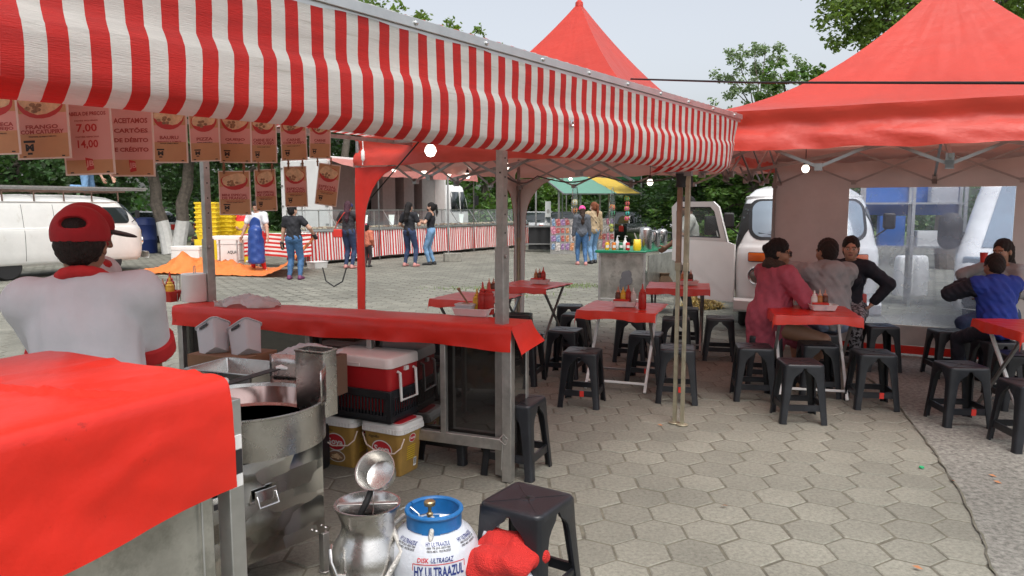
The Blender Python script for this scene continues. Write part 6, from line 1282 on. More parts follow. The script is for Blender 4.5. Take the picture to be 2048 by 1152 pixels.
    def bm(c):
        r = np.zeros(len(c), int); l_ = (c-hc) @ Hm/q
        for sd in (1, -1):
            e2 = ((l_[:, 0]-sd*.030)/.0135)**2+((l_[:, 2]+.001)/.0075)**2; r[(e2 < 1) & (l_[:, 1] > .06)] = 2; e3 = ((l_[:, 0]-sd*.030)/.006)**2+((l_[:, 2]+.001)/.0065)**2; r[(e3 < 1) & (l_[:, 1] > .06)] = 1
            br = (np.abs(l_[:, 0]-sd*.031) < .021) & (np.abs(l_[:, 2]-.0235+.12*np.abs(np.abs(l_[:, 0])-.03)) < .0045) & (l_[:, 1] > .05); r[br] = 3
        r[(np.abs(l_[:, 0]) < .022) & (np.abs(l_[:, 2]+.062) < .0095) & (l_[:, 1] > .075)] = 4; return r
    sobj('body', parts, [SKIN[skin], m_eye, m_eyew, m_brow, m_lip], t, bm)
    if top:
        e = top.get('e', .014); S = SDF(); torso(S, e)
        for (a, b, ra, rb) in top.get('add', []): S.cone(tp(*a), tp(*b), ra, rb, .05)
        S.noise(top.get('fold', .0035), top.get('ff', 26), len(label)*1.3); S.cut(tp(0, 0, top.get('hem', -.08)), -up); S.cut(tp(0, .03, top.get('neck', .515)), (up*.93+fwd*.36))
        if top.get('off'): S.cut(tp(0, 0, .43), up)
        f1 = top.get('sleeve', .55)
        for sd in (1, -1):
            if f1 > 0: arm(S, sd, e+(.010 if f1 < 1 else .004), 0, f1, .035)
        if f1 > 1: S.noise(top.get('fold', .0035)*.8, 34, 2.0)
        if top.get('hood'): S.ell(tp(0, -.115, .46), (.12, .055, .085), Tm, .03); S.cone(tp(-.07, -.03, .52), tp(.07, -.03, .52), .045, .045, .03)
        if top.get('collar'): S.cone(tp(-.05, .0, .515), tp(.05, .0, .515), .045, .045, .02)
        if top.get('cuff'):
            for sd in (1, -1):
                a, b_, c = A[sd]; q0, q1 = a+(b_-a)*(f1-.03), a+(b_-a)*(f1+.22); d_ = (q1-q0)/np.linalg.norm(q1-q0); C_ = SDF(); C_.cone(q0-d_*.03, q1+d_*.05, .052+e+.018, .050+e+.020, .01); C_.cut(q0, -d_); C_.cut(q1, d_); sobj('sleeve_cuff', [(C_, h*.8)], top['cuff'], t)
            C_ = SDF()
            for k_ in range(14): a0, a1 = k_*math.pi/7, (k_+1)*math.pi/7; C_.cone(tp(.074*math.cos(a0), -.004+.070*math.sin(a0), .530-.022*math.sin(a0)), tp(.074*math.cos(a1), -.004+.070*math.sin(a1), .530-.022*math.sin(a1)), .021, .021, .01)
            sobj('collar', [(C_, h*.8)], top['cuff'], t)
        mats = [top['mat']]+top.get('mats', []); fnm = top.get('fn'); sobj(top.get('name', 'shirt'), [(S, h)], mats, t, (lambda c: fnm((c-pel) @ Tm, c, A)) if fnm else None)
    if bottom:
        e = bottom.get('e', .011); S = SDF(); S.ell(tp(0, 0, .02), (.152*g+e, .122*g+e, .128+e), Tm, .04)
        for sd in (1, -1): leg(S, sd, e, bottom.get('f', 1.95), .03, bottom.get('taper', 1.0))
        S.noise(.0028, 30, len(label)); S.cut(tp(0, 0, .115), up); sobj(bottom.get('name', 'trousers'), [(S, h)], [bottom['mat']]+bottom.get('mats', []), t, bottom.get('fn'))
    for nm, ops, mt in (extra or []):
        S = SDF()
        for o in ops:
            if o[0] == 'cone': S.cone(tp(*o[1]) if o[5:] != ('w',) else o[1], tp(*o[2]) if o[5:] != ('w',) else o[2], o[3], o[4], .04)
            elif o[0] == 'ell': S.ell(tp(*o[1]), o[2], Tm, .03)
            elif o[0] == 'hell': S.ell(hp(*o[1]), tuple(np.array(o[2])*q), Hm, .02)
            elif o[0] == 'hcone': S.cone(hp(*o[1]), hp(*o[2]), o[3]*q, o[4]*q, .015)
            elif o[0] == 'hneg': S.ell(hp(*o[1]), tuple(np.array(o[2])*q), Hm, .02, True)
            elif o[0] == 'hcut': S.cut(hp(*o[1]), Hm @ np.array(o[2]))
            elif o[0] == 'cut': S.cut(tp(*o[1]), Tm @ np.array(o[2]))
            elif o[0] == 'noise': S.noise(*o[1:])
        sobj(nm, [(S, o_h if (o_h := (hh if nm in ('cap','face_mask','glasses','cap_peak','collar') else h)) else h)], mt, t)
    if shoes is not None and not bare_feet:
        for sd in (1, -1):
            a, b, c = Lg[sd]; fd_ = np.array((sd*.12, 1, 0)); fd_ /= np.linalg.norm(fd_); S = SDF(); S.cone(c+np.array((0, -.028, -.038)), c+fd_*.085+np.array((0, 0, -.040)), .046, .040, .03); S.cone(c+fd_*.085+np.array((0, 0, -.042)), c+fd_*.165+np.array((0, 0, -.048)), .040, .033, .02)
            if not top or True: S.cone(c+np.array((0, -.01, .0)), c+np.array((0, -.015, -.04)), .045, .046, .02)
            S.cut(c+np.array((0, 0, -.075)), np.array((0, 0, -1.))); sobj('shoe', [(S, min(h, .010))], shoes, t)
    if hair:
        S = SDF(); S.ell(hp(0, -.018, .042), (.086*q, .106*q, .099*q), Hm, .02)
        st = hair.get('style', 'short')
        if st != 'short': S.ell(hp(0, -.045, -.02), (.084*q, .080*q, .10*q), Hm, .03)
        else: S.ell(hp(0, -.04, -.01), (.080*q, .075*q, .080*q), Hm, .03)
        S.ell(hp(0, .095, -.045), (.078*q, .085*q, .10*q), Hm, .02, True); S.ell(hp(0, .10, .01), (.060*q, .05*q, .062*q), Hm, .02, True)
        for sd in (1, -1): S.ell(hp(sd*.085, .012, -.02), (.022*q, .03*q, .04*q), Hm, .01, True)
        if st == 'long':
            S.cone(hp(0, -.07, .02), hp(0, -.105, -.16), .072*q, .070*q, .03); S.cone(hp(0, -.105, -.16), hp(0, -.115, -.33), .070*q, .050*q, .03); S.cone(hp(0, -.115, -.33), hp(0, -.11, -.42), .048*q, .015*q, .03)
        if st == 'pony': S.cone(hp(0, -.10, .06), hp(0, -.15, .03), .030*q, .034*q, .02); S.cone(hp(0, -.15, .03), hp(0, -.155, -.15), .036*q, .030*q, .02); S.cone(hp(0, -.155, -.15), hp(0, -.14, -.27), .030*q, .010*q, .02)
        if st == 'bun': S.ell(hp(0, -.115, .03), (.045*q, .042*q, .045*q), Hm, .02)
        if st == 'braid': S.cone(hp(0, -.09, .0), hp(0, -.13, -.30), .036*q, .018*q, .02)
        S.noise(.0022, 75, 1.0); sobj('hair', [(S, hh)], HAIR[hair['col']], t)
    return t
def cap_ops(peak=(0, 1)): return [('hell', (0, -.012, .046), (.099, .121, .104)), ('hcut', (0, 0, .022), (0, 0, -1))]
def peak_ops(d=1): return [('hell', (0, d*.125, .040), (.070, .085, .011)), ('hneg', (0, -d*.02, .02), (.085, .100, .12))]
m_capred = cloth('cap_red', (.36,.012,.018)); m_uni = cloth('uniform_white', (.60,.60,.63), bump=.5, bs=6, var=.05); m_unired = cloth('uniform_red', (.52,.020,.022))
# 1 boy at the fryer, seen from behind
def unifn(l_, c, A):
    r = np.zeros(len(c), int); r[l_[:, 2] > .500] = 1
    for sd in (1, -1):
        a, b, _ = A[sd]; f = ((c-a) @ (b-a))/((b-a) @ (b-a)); d = np.linalg.norm(c-a-f[:, None]*(b-a), axis=1); r[(f > .74) & (d < .10)] = 1
    return r
bp0 = P(178, 700, 2.62)
boy = person('young man in red cap and white shirt with red collar, seen from behind', (bp0.x, bp0.y, 0), R(14), 1.63, .98, 'tan', False, lean=9, side=-3, hd=(4,16,0), hands={1: (.14,.40,.90), -1: (-.14,.40,.90)}, eh={1: (1,-.1,-.75), -1: (-1,-.1,-.75)}, top=dict(mat=m_uni, cuff=m_unired, sleeve=.84, e=.024, add=[((-.05,0,.30),(-.07,0,-.06),.125,.145),((.05,0,.30),(.07,0,-.06),.125,.145)], fold=.0055, ff=(26, 20, 7), hem=-.12, neck=.545), bottom=dict(mat=m_denimd), shoes=m_blackmat, hair=dict(col='dark'), h=.009, hh=.0045,
  extra=[('cap', [('hell', (0,-.014,.042), (.101,.126,.108)), ('hcut', (0,-.05,.004), (0,.25,-1)), ('hneg', (0,-.130,.058), (.050,.036,.025))], m_capred), ('cap_peak', peak_ops(), m_capred)])
b2p = P(209, 700, 3.35)
person('second stall worker in red cap with dark peak, behind the young man', (b2p.x, b2p.y, 0), R(-72), 1.64, .95, 'tan', False, lean=-4, hd=(0,14,0), hands={1: (.24,.06,.82), -1: (-.24,.06,.82)}, top=dict(mat=m_uni, cuff=m_unired, sleeve=.8, e=.022, neck=.55), bottom=dict(mat=m_denimd), shoes=m_blackmat, hair=dict(col='dark'), h=.010, hh=.005,
  extra=[('cap', cap_ops(), m_capred), ('cap_peak', peak_ops(), m_blackmat)])
# 2 diners under the right tent
pk = G(1536, 668, .46); m_pink = cloth('pink_coat', (.36,.070,.105), var=.15); m_fur = M('brown_fur', (.055,.038,.028), .9, bump=1, bs=90)
seat = dict(pel=(0, 0, .60)); SF = {1: (.13,.42,0), -1: (-.13,.42,0)}
person('woman in a long pink coat with fur collar and glasses, seated', (pk.x, pk.y, 0), R(-72), 1.70, 1.18, 'tan', True, pel=(0,0,.58), lean=8, hd=(-38,4,0), hands={1: (.15,.36,.80), -1: (-.16,.52,.98)}, eh={1: (1,-.2,-.8), -1: (-1,-.3,-.8)}, feet={1: (.30,.16,0), -1: (-.02,.55,0)}, kh={1: (.6,1,.5), -1: (-.2,1,.5)},
  top=dict(name='coat', mat=m_pink, sleeve=1.9, e=.030, hem=-.30, neck=.53, fold=.005, ff=(26, 22, 8), add=[((0,0,.0),(.10,.30,-.10),.16,.12),((0,0,.0),(-.10,.32,-.08),.16,.12),((.0,-.02,.05),(.0,.0,-.20),.19,.17)]), shoes=m_card, hair=dict(col='black', style='bun'), h=.010, hh=.005,
  extra=[('fur_collar', [('cone', (-.09,-.04,.53), (.0,-.085,.55), .042, .045), ('cone', (.0,-.085,.55), (.09,-.04,.53), .045, .042), ('cone', (-.09,-.04,.53), (-.05,.10,.42), .042, .030), ('cone', (.09,-.04,.53), (.05,.10,.42), .042, .030), ('noise', .003, 60)], m_fur),
         ('glasses', [('hcone', (a, b, c), (d, e, f), .0042, .0042) for a, b, c, d, e, f in ((-.05,.104,.012,-.012,.108,.012),(.012,.108,.012,.05,.104,.012),(-.05,.104,-.018,-.012,.108,-.018),(.012,.108,-.018,.05,.104,-.018),(-.05,.104,.012,-.05,.104,-.018),(.05,.104,.012,.05,.104,-.018),(-.012,.108,.012,-.012,.108,-.018),(.012,.108,.012,.012,.108,-.018),(-.05,.104,.008,-.082,.01,.008),(.05,.104,.008,.082,.01,.008))], m_inkdark)])
gy = G(1662, 662, .46); m_grey = cloth('grey_hoodie', (.27,.27,.275)); 
person('person with cropped hair in a grey hoodie seated with back to camera', (gy.x, gy.y, 0), R(6), 1.70, 1.12, 'tan', False, pel=(0,0,.58), lean=13, hd=(14,2,0), hands={1: (.12,.50,.92), -1: (-.12,.50,1.02)}, eh={1: (1,-.1,-.5), -1: (-1,.0,.15)}, feet=SF, kh={1: (.3,1,.6), -1: (-.3,1,.6)}, top=dict(name='hoodie', mat=m_grey, sleeve=1.9, e=.030, hood=True, hem=-.14, neck=.56, fold=.006, ff=(24, 20, 12)), bottom=dict(mat=cloth('striped_blue_shorts', (.20,.25,.36)), e=.02, f=1.1), shoes=m_blackmat, hair=dict(col='dark'), h=.010, hh=.005)
nv_ = G(1698, 636, .46); m_navy = cloth('navy_jacket', (.012,.014,.024))
person('woman in a navy jacket with hand on hip facing the camera', (nv_.x, nv_.y, 0), R(143), 1.68, .95, 'light', True, pel=(0,0,.58), lean=6, hd=(12,2,0), hands={-1: (-.24,.02,.66), 1: (.12,.42,.82)}, eh={-1: (-1,-.35,.3), 1: (1,-.2,-.6)}, feet={1: (.10,.40,0), -1: (-.14,.36,0)}, kh={1: (.2,1,.6), -1: (-.2,1,.6)}, top=dict(name='jacket', mat=m_navy, sleeve=1.92, e=.018, neck=.53, hem=-.08), bottom=dict(mat=cloth('floral_trousers', (.30,.30,.32), dirt=('#15161c',26,.46,.54)), e=.018), shoes=m_card, hair=dict(col='dark', style='bun'), h=.010, hh=.005)
bl = G(1995, 680, .46); m_blue = cloth('blue_jacket', (.012,.035,.26)); 
def bluefn(l_, c, A):
    r = np.zeros(len(c), int)
    for sd in (1, -1):
        a, b, w_ = A[sd]
        f = ((c-a) @ (b-a))/((b-a) @ (b-a)); d = np.linalg.norm(c-a-np.clip(f, 0, 1)[:, None]*(b-a), axis=1); r[(f > .10) & (d < .12) & (l_[:, 0]*sd > .12)] = 1
        f = np.clip(((c-b) @ (w_-b))/((w_-b) @ (w_-b)), 0, 1); d = np.linalg.norm(c-b-f[:, None]*(w_-b), axis=1); r[(d < .105) & (l_[:, 1] > .02)] = 1
    return r
person('boy in a bright blue jacket with black sleeves seated with back to camera', (bl.x, bl.y, 0), R(2), 1.44, 1.10, 'tan', False, pel=(0,0,.68), lean=12, hd=(8,12,0), hands={1: (.10,.42,.98), -1: (-.16,.36,1.12)}, eh={1: (1,0,-.5), -1: (-1,-.15,-.55)}, feet=SF, kh={1: (.3,1,.6), -1: (-.3,1,.6)}, top=dict(name='jacket', mat=m_blue, mats=[m_navy], fn=bluefn, sleeve=1.92, e=.034, hem=-.16, neck=.56, fold=.006, ff=(24, 20, 9)), bottom=dict(mat=m_navy), shoes=m_blackmat, hair=dict(col='dark'), h=.010, hh=.005)
wb = G(2062, 668, .46)+Vector((.14, .66, 0))
person('woman drinking from a red cup behind the boy in blue', (wb.x, wb.y, 0), R(120), 1.66, 1.0, 'tan', True, pel=(0,0,.58), lean=5, hd=(0,4,0), hands={1: (.06,.22,1.10), -1: (-.15,.36,.82)}, eh={1: (1,-.1,-.6), -1: (-1,-.2,-.6)}, feet=SF, kh={1: (.2,1,.6), -1: (-.2,1,.6)}, top=dict(mat=m_grey, sleeve=1.9, e=.016), bottom=dict(mat=m_denimd), shoes=m_blackmat, hair=dict(col='dark', style='long'), h=.011, hh=.006)
stool_s = dup(stool0, (wb.x, wb.y, 0), R(30), 'black stool under the woman with the red cup')
cp_ = Vector(wb)+Matrix.Rotation(R(120), 3, 'Z') @ Vector((.035, .33, 0)); rc_ = thing('drinking_cup', 'red plastic cup held by the woman behind the boy in blue', 'cup', (cp_.x, cp_.y, 1.10)); b = MB(); b.lathe([(.028,0),(.036,.10),(.038,.10)], 16); b.obj('cup', m_tape, rc_)
# 3 the people across the square (feet on the paving where the photo has them)
def stand(px, py): g_ = G(px, py); return (g_.x, g_.y, 0)
m_blk = cloth('black_top', (.012,.012,.016)); m_snk = M('purple_trainer', (.14,.03,.09), .6); m_sand = M('pink_sandal', (.45,.20,.18), .6)
fA = stand(590, 559)
person('woman in black T-shirt and blue jeans with black gloves holding the orange tarp', fA, R(-4), 1.70, 1.22, 'light', True, hd=(-35,6,0), hands={1: (.40,.22,1.02), -1: (-.30,.05,.80)}, eh={1: (1,-.4,-.6), -1: (-1,-.5,0)}, feet={1: (.13,0,0), -1: (-.12,0,0)}, top=dict(mat=m_blk, sleeve=.48, hem=-.01), bottom=dict(mat=m_denim, e=.012), shoes=m_snk, hair=dict(col='black', style='bun'), extra=[('glove', [('cone', (.40,.22,.09), (.43,.27,.02), .048, .045)], m_blackmat), ('glove', [('cone', (-.30,.05,-.09), (-.30,.09,-.21), .046, .045)], m_blackmat)])
fB = stand(520, 545); m_apron = M('blue_apron', (.012,.045,.21), .35, bump=.3, bs=9)
person('man in white shirt and long blue rubber apron looking down', fB, R(168), 1.80, 1.05, 'light', False, lean=6, hd=(10,28,0), hands={1: (.34,.18,.86), -1: (-.34,.16,.84)}, feet={1: (.14,.05,0), -1: (-.12,0,0)}, top=dict(mat=cloth('white_shirt', (.62,.63,.66)), sleeve=.6, hem=-.1), bottom=dict(mat=m_unired), shoes=M('white_boot', (.6,.59,.55), .4), hair=dict(col='black'), extra=[('apron', [('ell', (0,.115,.18), (.155,.03,.24)), ('cone', (0,.135,.05), (-.05,.26,-.62), .17, .20), ('cut', (0,.10,.0), (0,-1,0)), ('cut', (0,0,-.66), (0,0,-1)), ('noise', .006, 12)], m_apron)])
fC = stand(488, 524)
person('person in red apron dress standing behind the white table', fC, R(190), 1.66, 1.05, 'light', True, hands={1: (.1,.28,1.05), -1: (-.1,.26,1.05)}, top=dict(name='dress', mat=m_unired, sleeve=.8, e=.02, hem=-.62, add=[((0,0,0),(0,0,-.7),.17,.22)]), shoes=m_white, hair=dict(col='black'))
fD = stand(699, 537); m_dot = cloth('dotted_blouse', (.022,.020,.024), dirt=('#c9c2bb',30,.70,.72))
person('woman with long plum hair in a dark dotted blouse and jeans', fD, R(-18), 1.80, 1.18, 'light', True, hd=(15,8,0), hands={1: (.2,.3,1.2), -1: (-.22,.28,1.22)}, eh={1: (1,-.4,-.7), -1: (-1,-.4,-.7)}, top=dict(mat=m_dot, sleeve=.7, hem=-.12), bottom=dict(mat=m_denimd), shoes=m_sand, hair=dict(col='plum', style='long'))
hb = thing('handbag', 'small bright red shoulder bag of the woman in the dotted blouse', 'handbag', (fD[0]-.27, fD[1]-.10, .98), R(-10)); b = MB(); rbox(b, .24, .09, [(.02,-.13),(0,-.11),(0,.07),(.02,.09)], .03); b.obj('bag', m_tape, hb); b = MB(); b.tube([(-.09,-.0,.08),(.06,-.10,.30),(.22,-.09,.52),(.34,.06,.62)], .012, 6); b.obj('strap', m_tape, hb)
fE = stand(735, 534)
person('small child in a coral jacket with a pink hair bow', fE, R(-20), 1.18, 1.15, 'tan', True, hd=(5,0,0), hs=1.25, hands={1: (.2,.1,.9), -1: (-.2,.1,.9)}, top=dict(name='jacket', mat=cloth('coral_jacket', (.50,.15,.09)), mats=[m_sand], sleeve=1.9, e=.035, hem=-.14), bottom=dict(mat=cloth('brown_leggings', (.040,.022,.024)), e=.015), shoes=m_blackmat, hair=dict(col='black', style='bun'), extra=[('hair_bow', [('hell', (0,-.09,.10), (.06,.02,.035))], M('pink_bow', (.6,.10,.16), .6))])
fF = stand(820, 533)
person('woman with long black hair in black top and dark jeans', fF, R(-25), 1.78, 1.05, 'light', True, hd=(0,6,0), hands={1: (.16,.28,1.15), -1: (-.24,.20,1.02)}, feet={1: (.16,.02,0), -1: (-.16,.02,0)}, top=dict(mat=m_blk, sleeve=.6, hem=-.1), bottom=dict(mat=m_denimd), shoes=m_sand, hair=dict(col='black', style='long'))
fG = stand(863, 530)
person('slim young woman in off shoulder black top, light jeans and black mask', fG, R(82), 1.78, .88, 'light', True, hd=(0,6,0), hands={1: (.16,.26,1.2), -1: (-.16,.28,1.2)}, eh={1: (1,-.5,-.7), -1: (-1,-.5,-.7)}, feet={1: (.12,-.02,0), -1: (-.10,.06,0)}, top=dict(mat=m_blk, sleeve=.5, hem=.10, off=True), bottom=dict(mat=m_deniml), shoes=M('black_slipper', (.02,.02,.02), .7), hair=dict(col='black', style='pony'), extra=[('face_mask', [('hell', (0,.070,-.050), (.064,.050,.048)), ('hneg', (0,-.02,-.02), (.08,.08,.14))], m_blk)])
fH = stand(1163, 530); m_hood = cloth('slate_hoodie', (.075,.082,.098))
person('girl in slate hoodie and pink cap walking away', fH, R(5), 1.68, 1.0, 'light', True, hands={1: (.25,.05,.80), -1: (-.25,.05,.78)}, feet={1: (.10,-.10,0), -1: (-.10,.08,0)}, top=dict(name='hoodie', mat=m_hood, sleeve=1.92, e=.024, hood=True, hem=-.12, neck=.56), bottom=dict(mat=m_denim), shoes=m_sand, hair=dict(col='brown', style='long'), extra=[('cap', cap_ops(), M('pink_cap', (.72,.06,.28), .6)), ('cap_peak', peak_ops(), bpy.data.materials['pink_cap'])])
fI = stand(1186, 527)
person('woman with auburn ponytail in beige jumper walking beside the pink cap', fI, R(18), 1.80, 1.1, 'light', True, hd=(25,0,0), hands={1: (.28,.10,.84), -1: (-.25,.05,.82)}, feet={1: (.10,.10,0), -1: (-.10,-.10,0)}, top=dict(name='jumper', mat=cloth('beige_jumper', (.36,.27,.165)), sleeve=1.7, e=.020, hem=-.10), bottom=dict(mat=m_deniml), shoes=m_blackmat, hair=dict(col='auburn', style='pony'), extra=[('strap', [('cone', (-.13,-.115,.40), (.02,-.135,.22), .009, .009), ('cone', (.02,-.135,.22), (.15,-.10,.0), .009, .009)], m_inkdark), ('face_mask', [('hell', (0,.070,-.050), (.064,.050,.048)), ('hneg', (0,-.02,-.02), (.08,.08,.14))], m_white)])
fJ = P(700, 520, 23.2)
person('vendor in a blue cap leaning behind the glass display', (fJ.x, fJ.y, 0), R(200), 1.78, 1.0, 'brown', False, lean=10, hd=(-35,10,0), top=dict(mat=m_blk, sleeve=1.9), bottom=dict(mat=m_blk), shoes=m_blackmat, hair=dict(col='black'), hands={1: (.2,.4,1.1), -1: (-.2,.4,1.1)}, extra=[('cap', cap_ops(), M('navy_cap', (.02,.03,.14), .7)), ('cap_peak', peak_ops(), bpy.data.materials['navy_cap'])])
fK = P(1380, 600, 10.9)
person('man in pale grey T-shirt behind the twin tent legs, leaning on the drinks stand', (fK.x, fK.y, 0), R(80), 1.80, 1.1, 'brown', False, lean=6, hd=(-10,15,0), hands={-1: (-.18,.34,1.02), 1: (.26,.1,.9)}, eh={-1: (-1,-.6,0)}, top=dict(mat=cloth('pale_grey_tshirt', (.36,.36,.33)), sleeve=.55), bottom=dict(mat=m_blk), shoes=m_blackmat, hair=dict(col='black'))
# kneeling worker on the van roof rack
km = k2.location+Matrix.Rotation(R(-30), 3, 'Z') @ Vector((.2, 1.15, 2.12))
person('worker in jeans kneeling on the old van roof, head hidden by a sign', km, R(-95), 1.70, 1.0, 'light', False, pel=(0,-.12,.46), lean=48, hands={1: (.2,.50,.12), -1: (-.14,.62,.02)}, eh={1: (1,0,.3), -1: (-1,0,.3)}, feet={1: (.12,-.46,.0), -1: (-.12,-.46,.0)}, kh={1: (.1,1,-.6), -1: (-.1,1,-.6)}, top=dict(mat=cloth('white_tee', (.6,.6,.6)), sleeve=.6), bottom=dict(mat=m_deniml), shoes=m_blackmat, hair=dict(col='black'))
fL = P(391, 540, 22.5)
person('small seated child in dark blue beside the yellow crates', (fL.x, fL.y, 0), R(100), 1.1, 1.1, 'tan', True, pel=(0,0,.42), hs=1.2, feet=SF, kh={1: (.3,1,.6), -1: (-.3,1,.6)}, top=dict(mat=m_navy, sleeve=1.8, e=.03), bottom=dict(mat=m_navy), shoes=m_blackmat, hair=dict(col='brown'))
# ------------------------------------------------------------------ long food display across the square
s0 = G(617, 531, 0); s1 = G(1057, 493, 0); sdv = (s1-s0); sL = sdv.length; sA = math.atan2(sdv.y, sdv.x)
fd_ = thing('food_display', 'long food stall counter with red striped skirt and slanted glass', 'stall', s0, sA)      # local x along, +y away from the square
b = MB(); nS = int(sL/.058); A = []
for i in range(nS*2+1):
    x = i*sL/(nS*2); A.append([(x, -.03*(1-z/.95)*1.5+.022*math.sin(x*11+.8*math.sin(x*2.3))*(1-.55*z), z+.05+.02*nz3(x*.8, 1)*(1-z)) for z in np.linspace(.06, .90, 9)])
b.grid(A, lambda i, j: (i//2) % 2 if rnd.random() > 2 else (i//2) % 2)
A = [[(.0+.02*math.sin(y*14)*(1-.5*z), y, z+.05) for z in np.linspace(.06, .90, 9)] for y in np.linspace(0, .9, 31)]; b.grid(A, lambda i, j: (i//2) % 2)
b.obj('skirt', [m_stripe_r, m_stripe_w], fd_, ang=70)
b = MB(); b.box((sL/2, .44, .965), (sL, .94, .05)); b.box((sL/2, .5, .35), (sL-.2, .6, .5)); b.obj('countertop', m_alu, fd_, bevel=.006)
b = MB(); b.add([(0,.04,1.0),(sL,.04,1.0),(sL,.46,1.56),(0,.46,1.56)], [(0,1,2,3)]); b.add([(0,.46,1.56),(sL,.46,1.56),(sL,.85,1.56),(0,.85,1.56)], [(0,1,2,3)]); b.add([(0,.04,1.0),(0,.46,1.56),(0,.85,1.56),(0,.85,1.0)], [(0,1,2,3)]); b.obj('glass', m_showglass, fd_, smooth=False)
b = MB(); b.bar((0,.46,1.57), (sL,.46,1.57), .03, .03); b.bar((0,.85,1.57), (sL,.85,1.57), .03, .03); b.bar((0,.03,1.01), (sL,.03,1.01), .03, .03)
for k in range(11): x = .015+(sL-.03)*k/10; b.bar((x,.03,1.0), (x,.46,1.57), .022, .022); b.bar((x,.46,1.57), (x,.85,1.57), .022, .022); b.bar((x,.85,.98), (x,.85,1.57), .022, .022)
b.obj('glass_frame', m_alu, fd_)
fo = MB()
for k in range(420): x = rnd.uniform(.2, sL-.2); fo.ball((x, rnd.uniform(.2,.75), 1.02+.03*rnd.random()), rnd.uniform(.04,.10), 6, 4, rnd.choice((0,0,1)), (1.2,.9,.5))
tag(fo.obj('food', [M('pale_food', (.50,.40,.28), .7), M('brown_food', (.25,.13,.07), .7)], None, loc=s0), label='mixed pale and brown food heaped inside the long glass display', cat='food', kind='stuff').rotation_euler = (0, 0, sA)
for k, x in enumerate((3.0, 4.3, 5.6, 8.3)):
    t = thing('curved_glass_glint', ('first','second','third','fourth')[k]+' curved side glass with its glint painted as glow, from the left', 'lamp', s0+Matrix.Rotation(sA, 3, 'Z') @ Vector((x, .6, 1.02)), sA, 'painted glints of the display glass'); b = MB(); b.grid([[(.16*math.cos(a)*(.6+.4*z), .05*math.sin(a), .05+.34*z) for z in np.linspace(0, 1, 6)] for a in np.linspace(.3, 2.8, 9)]); b.obj('glint_plate', M('glint_white', (.8,.85,.8), .4, emit=.5) if 'glint_white' not in bpy.data.materials else bpy.data.materials['glint_white'], t)  # weak emission paints the glint of curved side glass; not a lamp
wbx2 = thing('storage_tub', 'low white plastic tub under the near end of the striped display', 'tub', G(635, 536, 0), sA); b = MB(); rbox(b, .5, .35, [(.03,0),(0,.16),(-.01,.165),(-.01,.18),(.02,.18)], .04); b.obj('tub', m_white, wbx2)
# truck behind the display
tq = s0+Matrix.Rotation(sA, 3, 'Z') @ Vector((3.0, 2.1, 0)); tk = thing('food_truck', 'white box truck with open grey side behind the glass display', 'truck', tq, sA)
TL = 6.3
b = MB(); b.box((TL/2, 1.2, 3.30), (TL, 2.4, .10)); b.box((TL/2, 2.38, 2.0), (TL, .06, 2.6)); b.box((.03, 1.2, 2.0), (.06, 2.4, 2.6)); b.box((TL-.03, 1.2, 2.0), (.06, 2.4, 2.6)); b.box((TL/2, 1.2, .80), (TL, 2.4, .16)); b.obj('box_body', m_white, tk, bevel=.01)
b = MB(); 
for x0, x1, y in ((.06, 2.6, .9), (3.1, 3.8, .5), (4.3, 4.9, .5), (5.4, 6.2, .5)): b.box(((x0+x1)/2, y+.3, 2.05), (x1-x0, .6, 2.4))
b.obj('cabinet', m_truckgrey, tk, bevel=.01)
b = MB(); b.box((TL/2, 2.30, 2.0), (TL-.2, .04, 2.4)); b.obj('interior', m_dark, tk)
for k, x in enumerate((.0, 1.0)):
    pass
b = MB(); b.box((-.05, .62, 2.05), (.05, 1.12, 2.36)); d1 = b.obj('rear_door', m_paint, tk, bevel=.01)
b = MB(); b.box((-.05, 1.78, 2.05), (.05, 1.12, 2.36)); d2_ = b.obj('rear_door', m_paint, tk, bevel=.01)
for d_, pts in ((d1, [(-.085, .12, z) for z in (1.1, 1.7, 2.4, 3.0)]), (d2_, [(-.085, 2.28, z) for z in (1.1, 1.7, 2.4, 3.0)])):
    for p in pts: b = MB(); b.box(p, (.02, .13, .05)); b.obj('hinge', m_galv, d_)
b = MB(); b.bar((-.09,1.30,.95), (-.09,1.30,3.15), .03, .03); b.box((-.10,1.30,1.75), (.05,.06,.16)); b.obj('latch_bar', m_galv, d2_)
b = MB(); rings(b, [[(TL+.15+x+.9*f0-.9*(0)+lx, 1.2+y, z) for x, y in rrect(1.7, 2.1, .2, 4)] for z, f0, lx in ((.5,1,0),(1.4,1,0))]); rings(b, [[(TL+.15+.9+x*sx+dx, 1.2+y*sy, z) for x, y in rrect(1.7, 2.1, .2, 4)] for z, sx, sy, dx in ((1.4,1,1,0),(1.9,.93,.98,-.05),(2.5,.80,.92,-.16),(2.58,.7,.85,-.18))]); b.obj('cab', m_paint, tk, ang=45)
b = MB(); b.add([(TL+.55,.135,1.5),(TL+1.15,.135,1.5),(TL+1.10,.175,2.3),(TL+.55,.175,2.3)], [(0,1,2,3)]); b.add([(TL+1.22,.135,1.5),(TL+1.72,.15,1.5),(TL+1.50,.19,2.3),(TL+1.20,.175,2.3)], [(0,1,2,3)]); b.obj('cab_window', m_glass, tk, solid=.01)
b = MB(); b.tube([(TL+1.8,.1,2.2),(TL+1.9,-.15,2.25),(TL+1.9,-.15,1.7),(TL+1.8,.1,1.6)], .02, 6); b.box((TL+1.9,-.17,1.95), (.06,.2,.4)); b.obj('mirror', m_blackmat, tk)
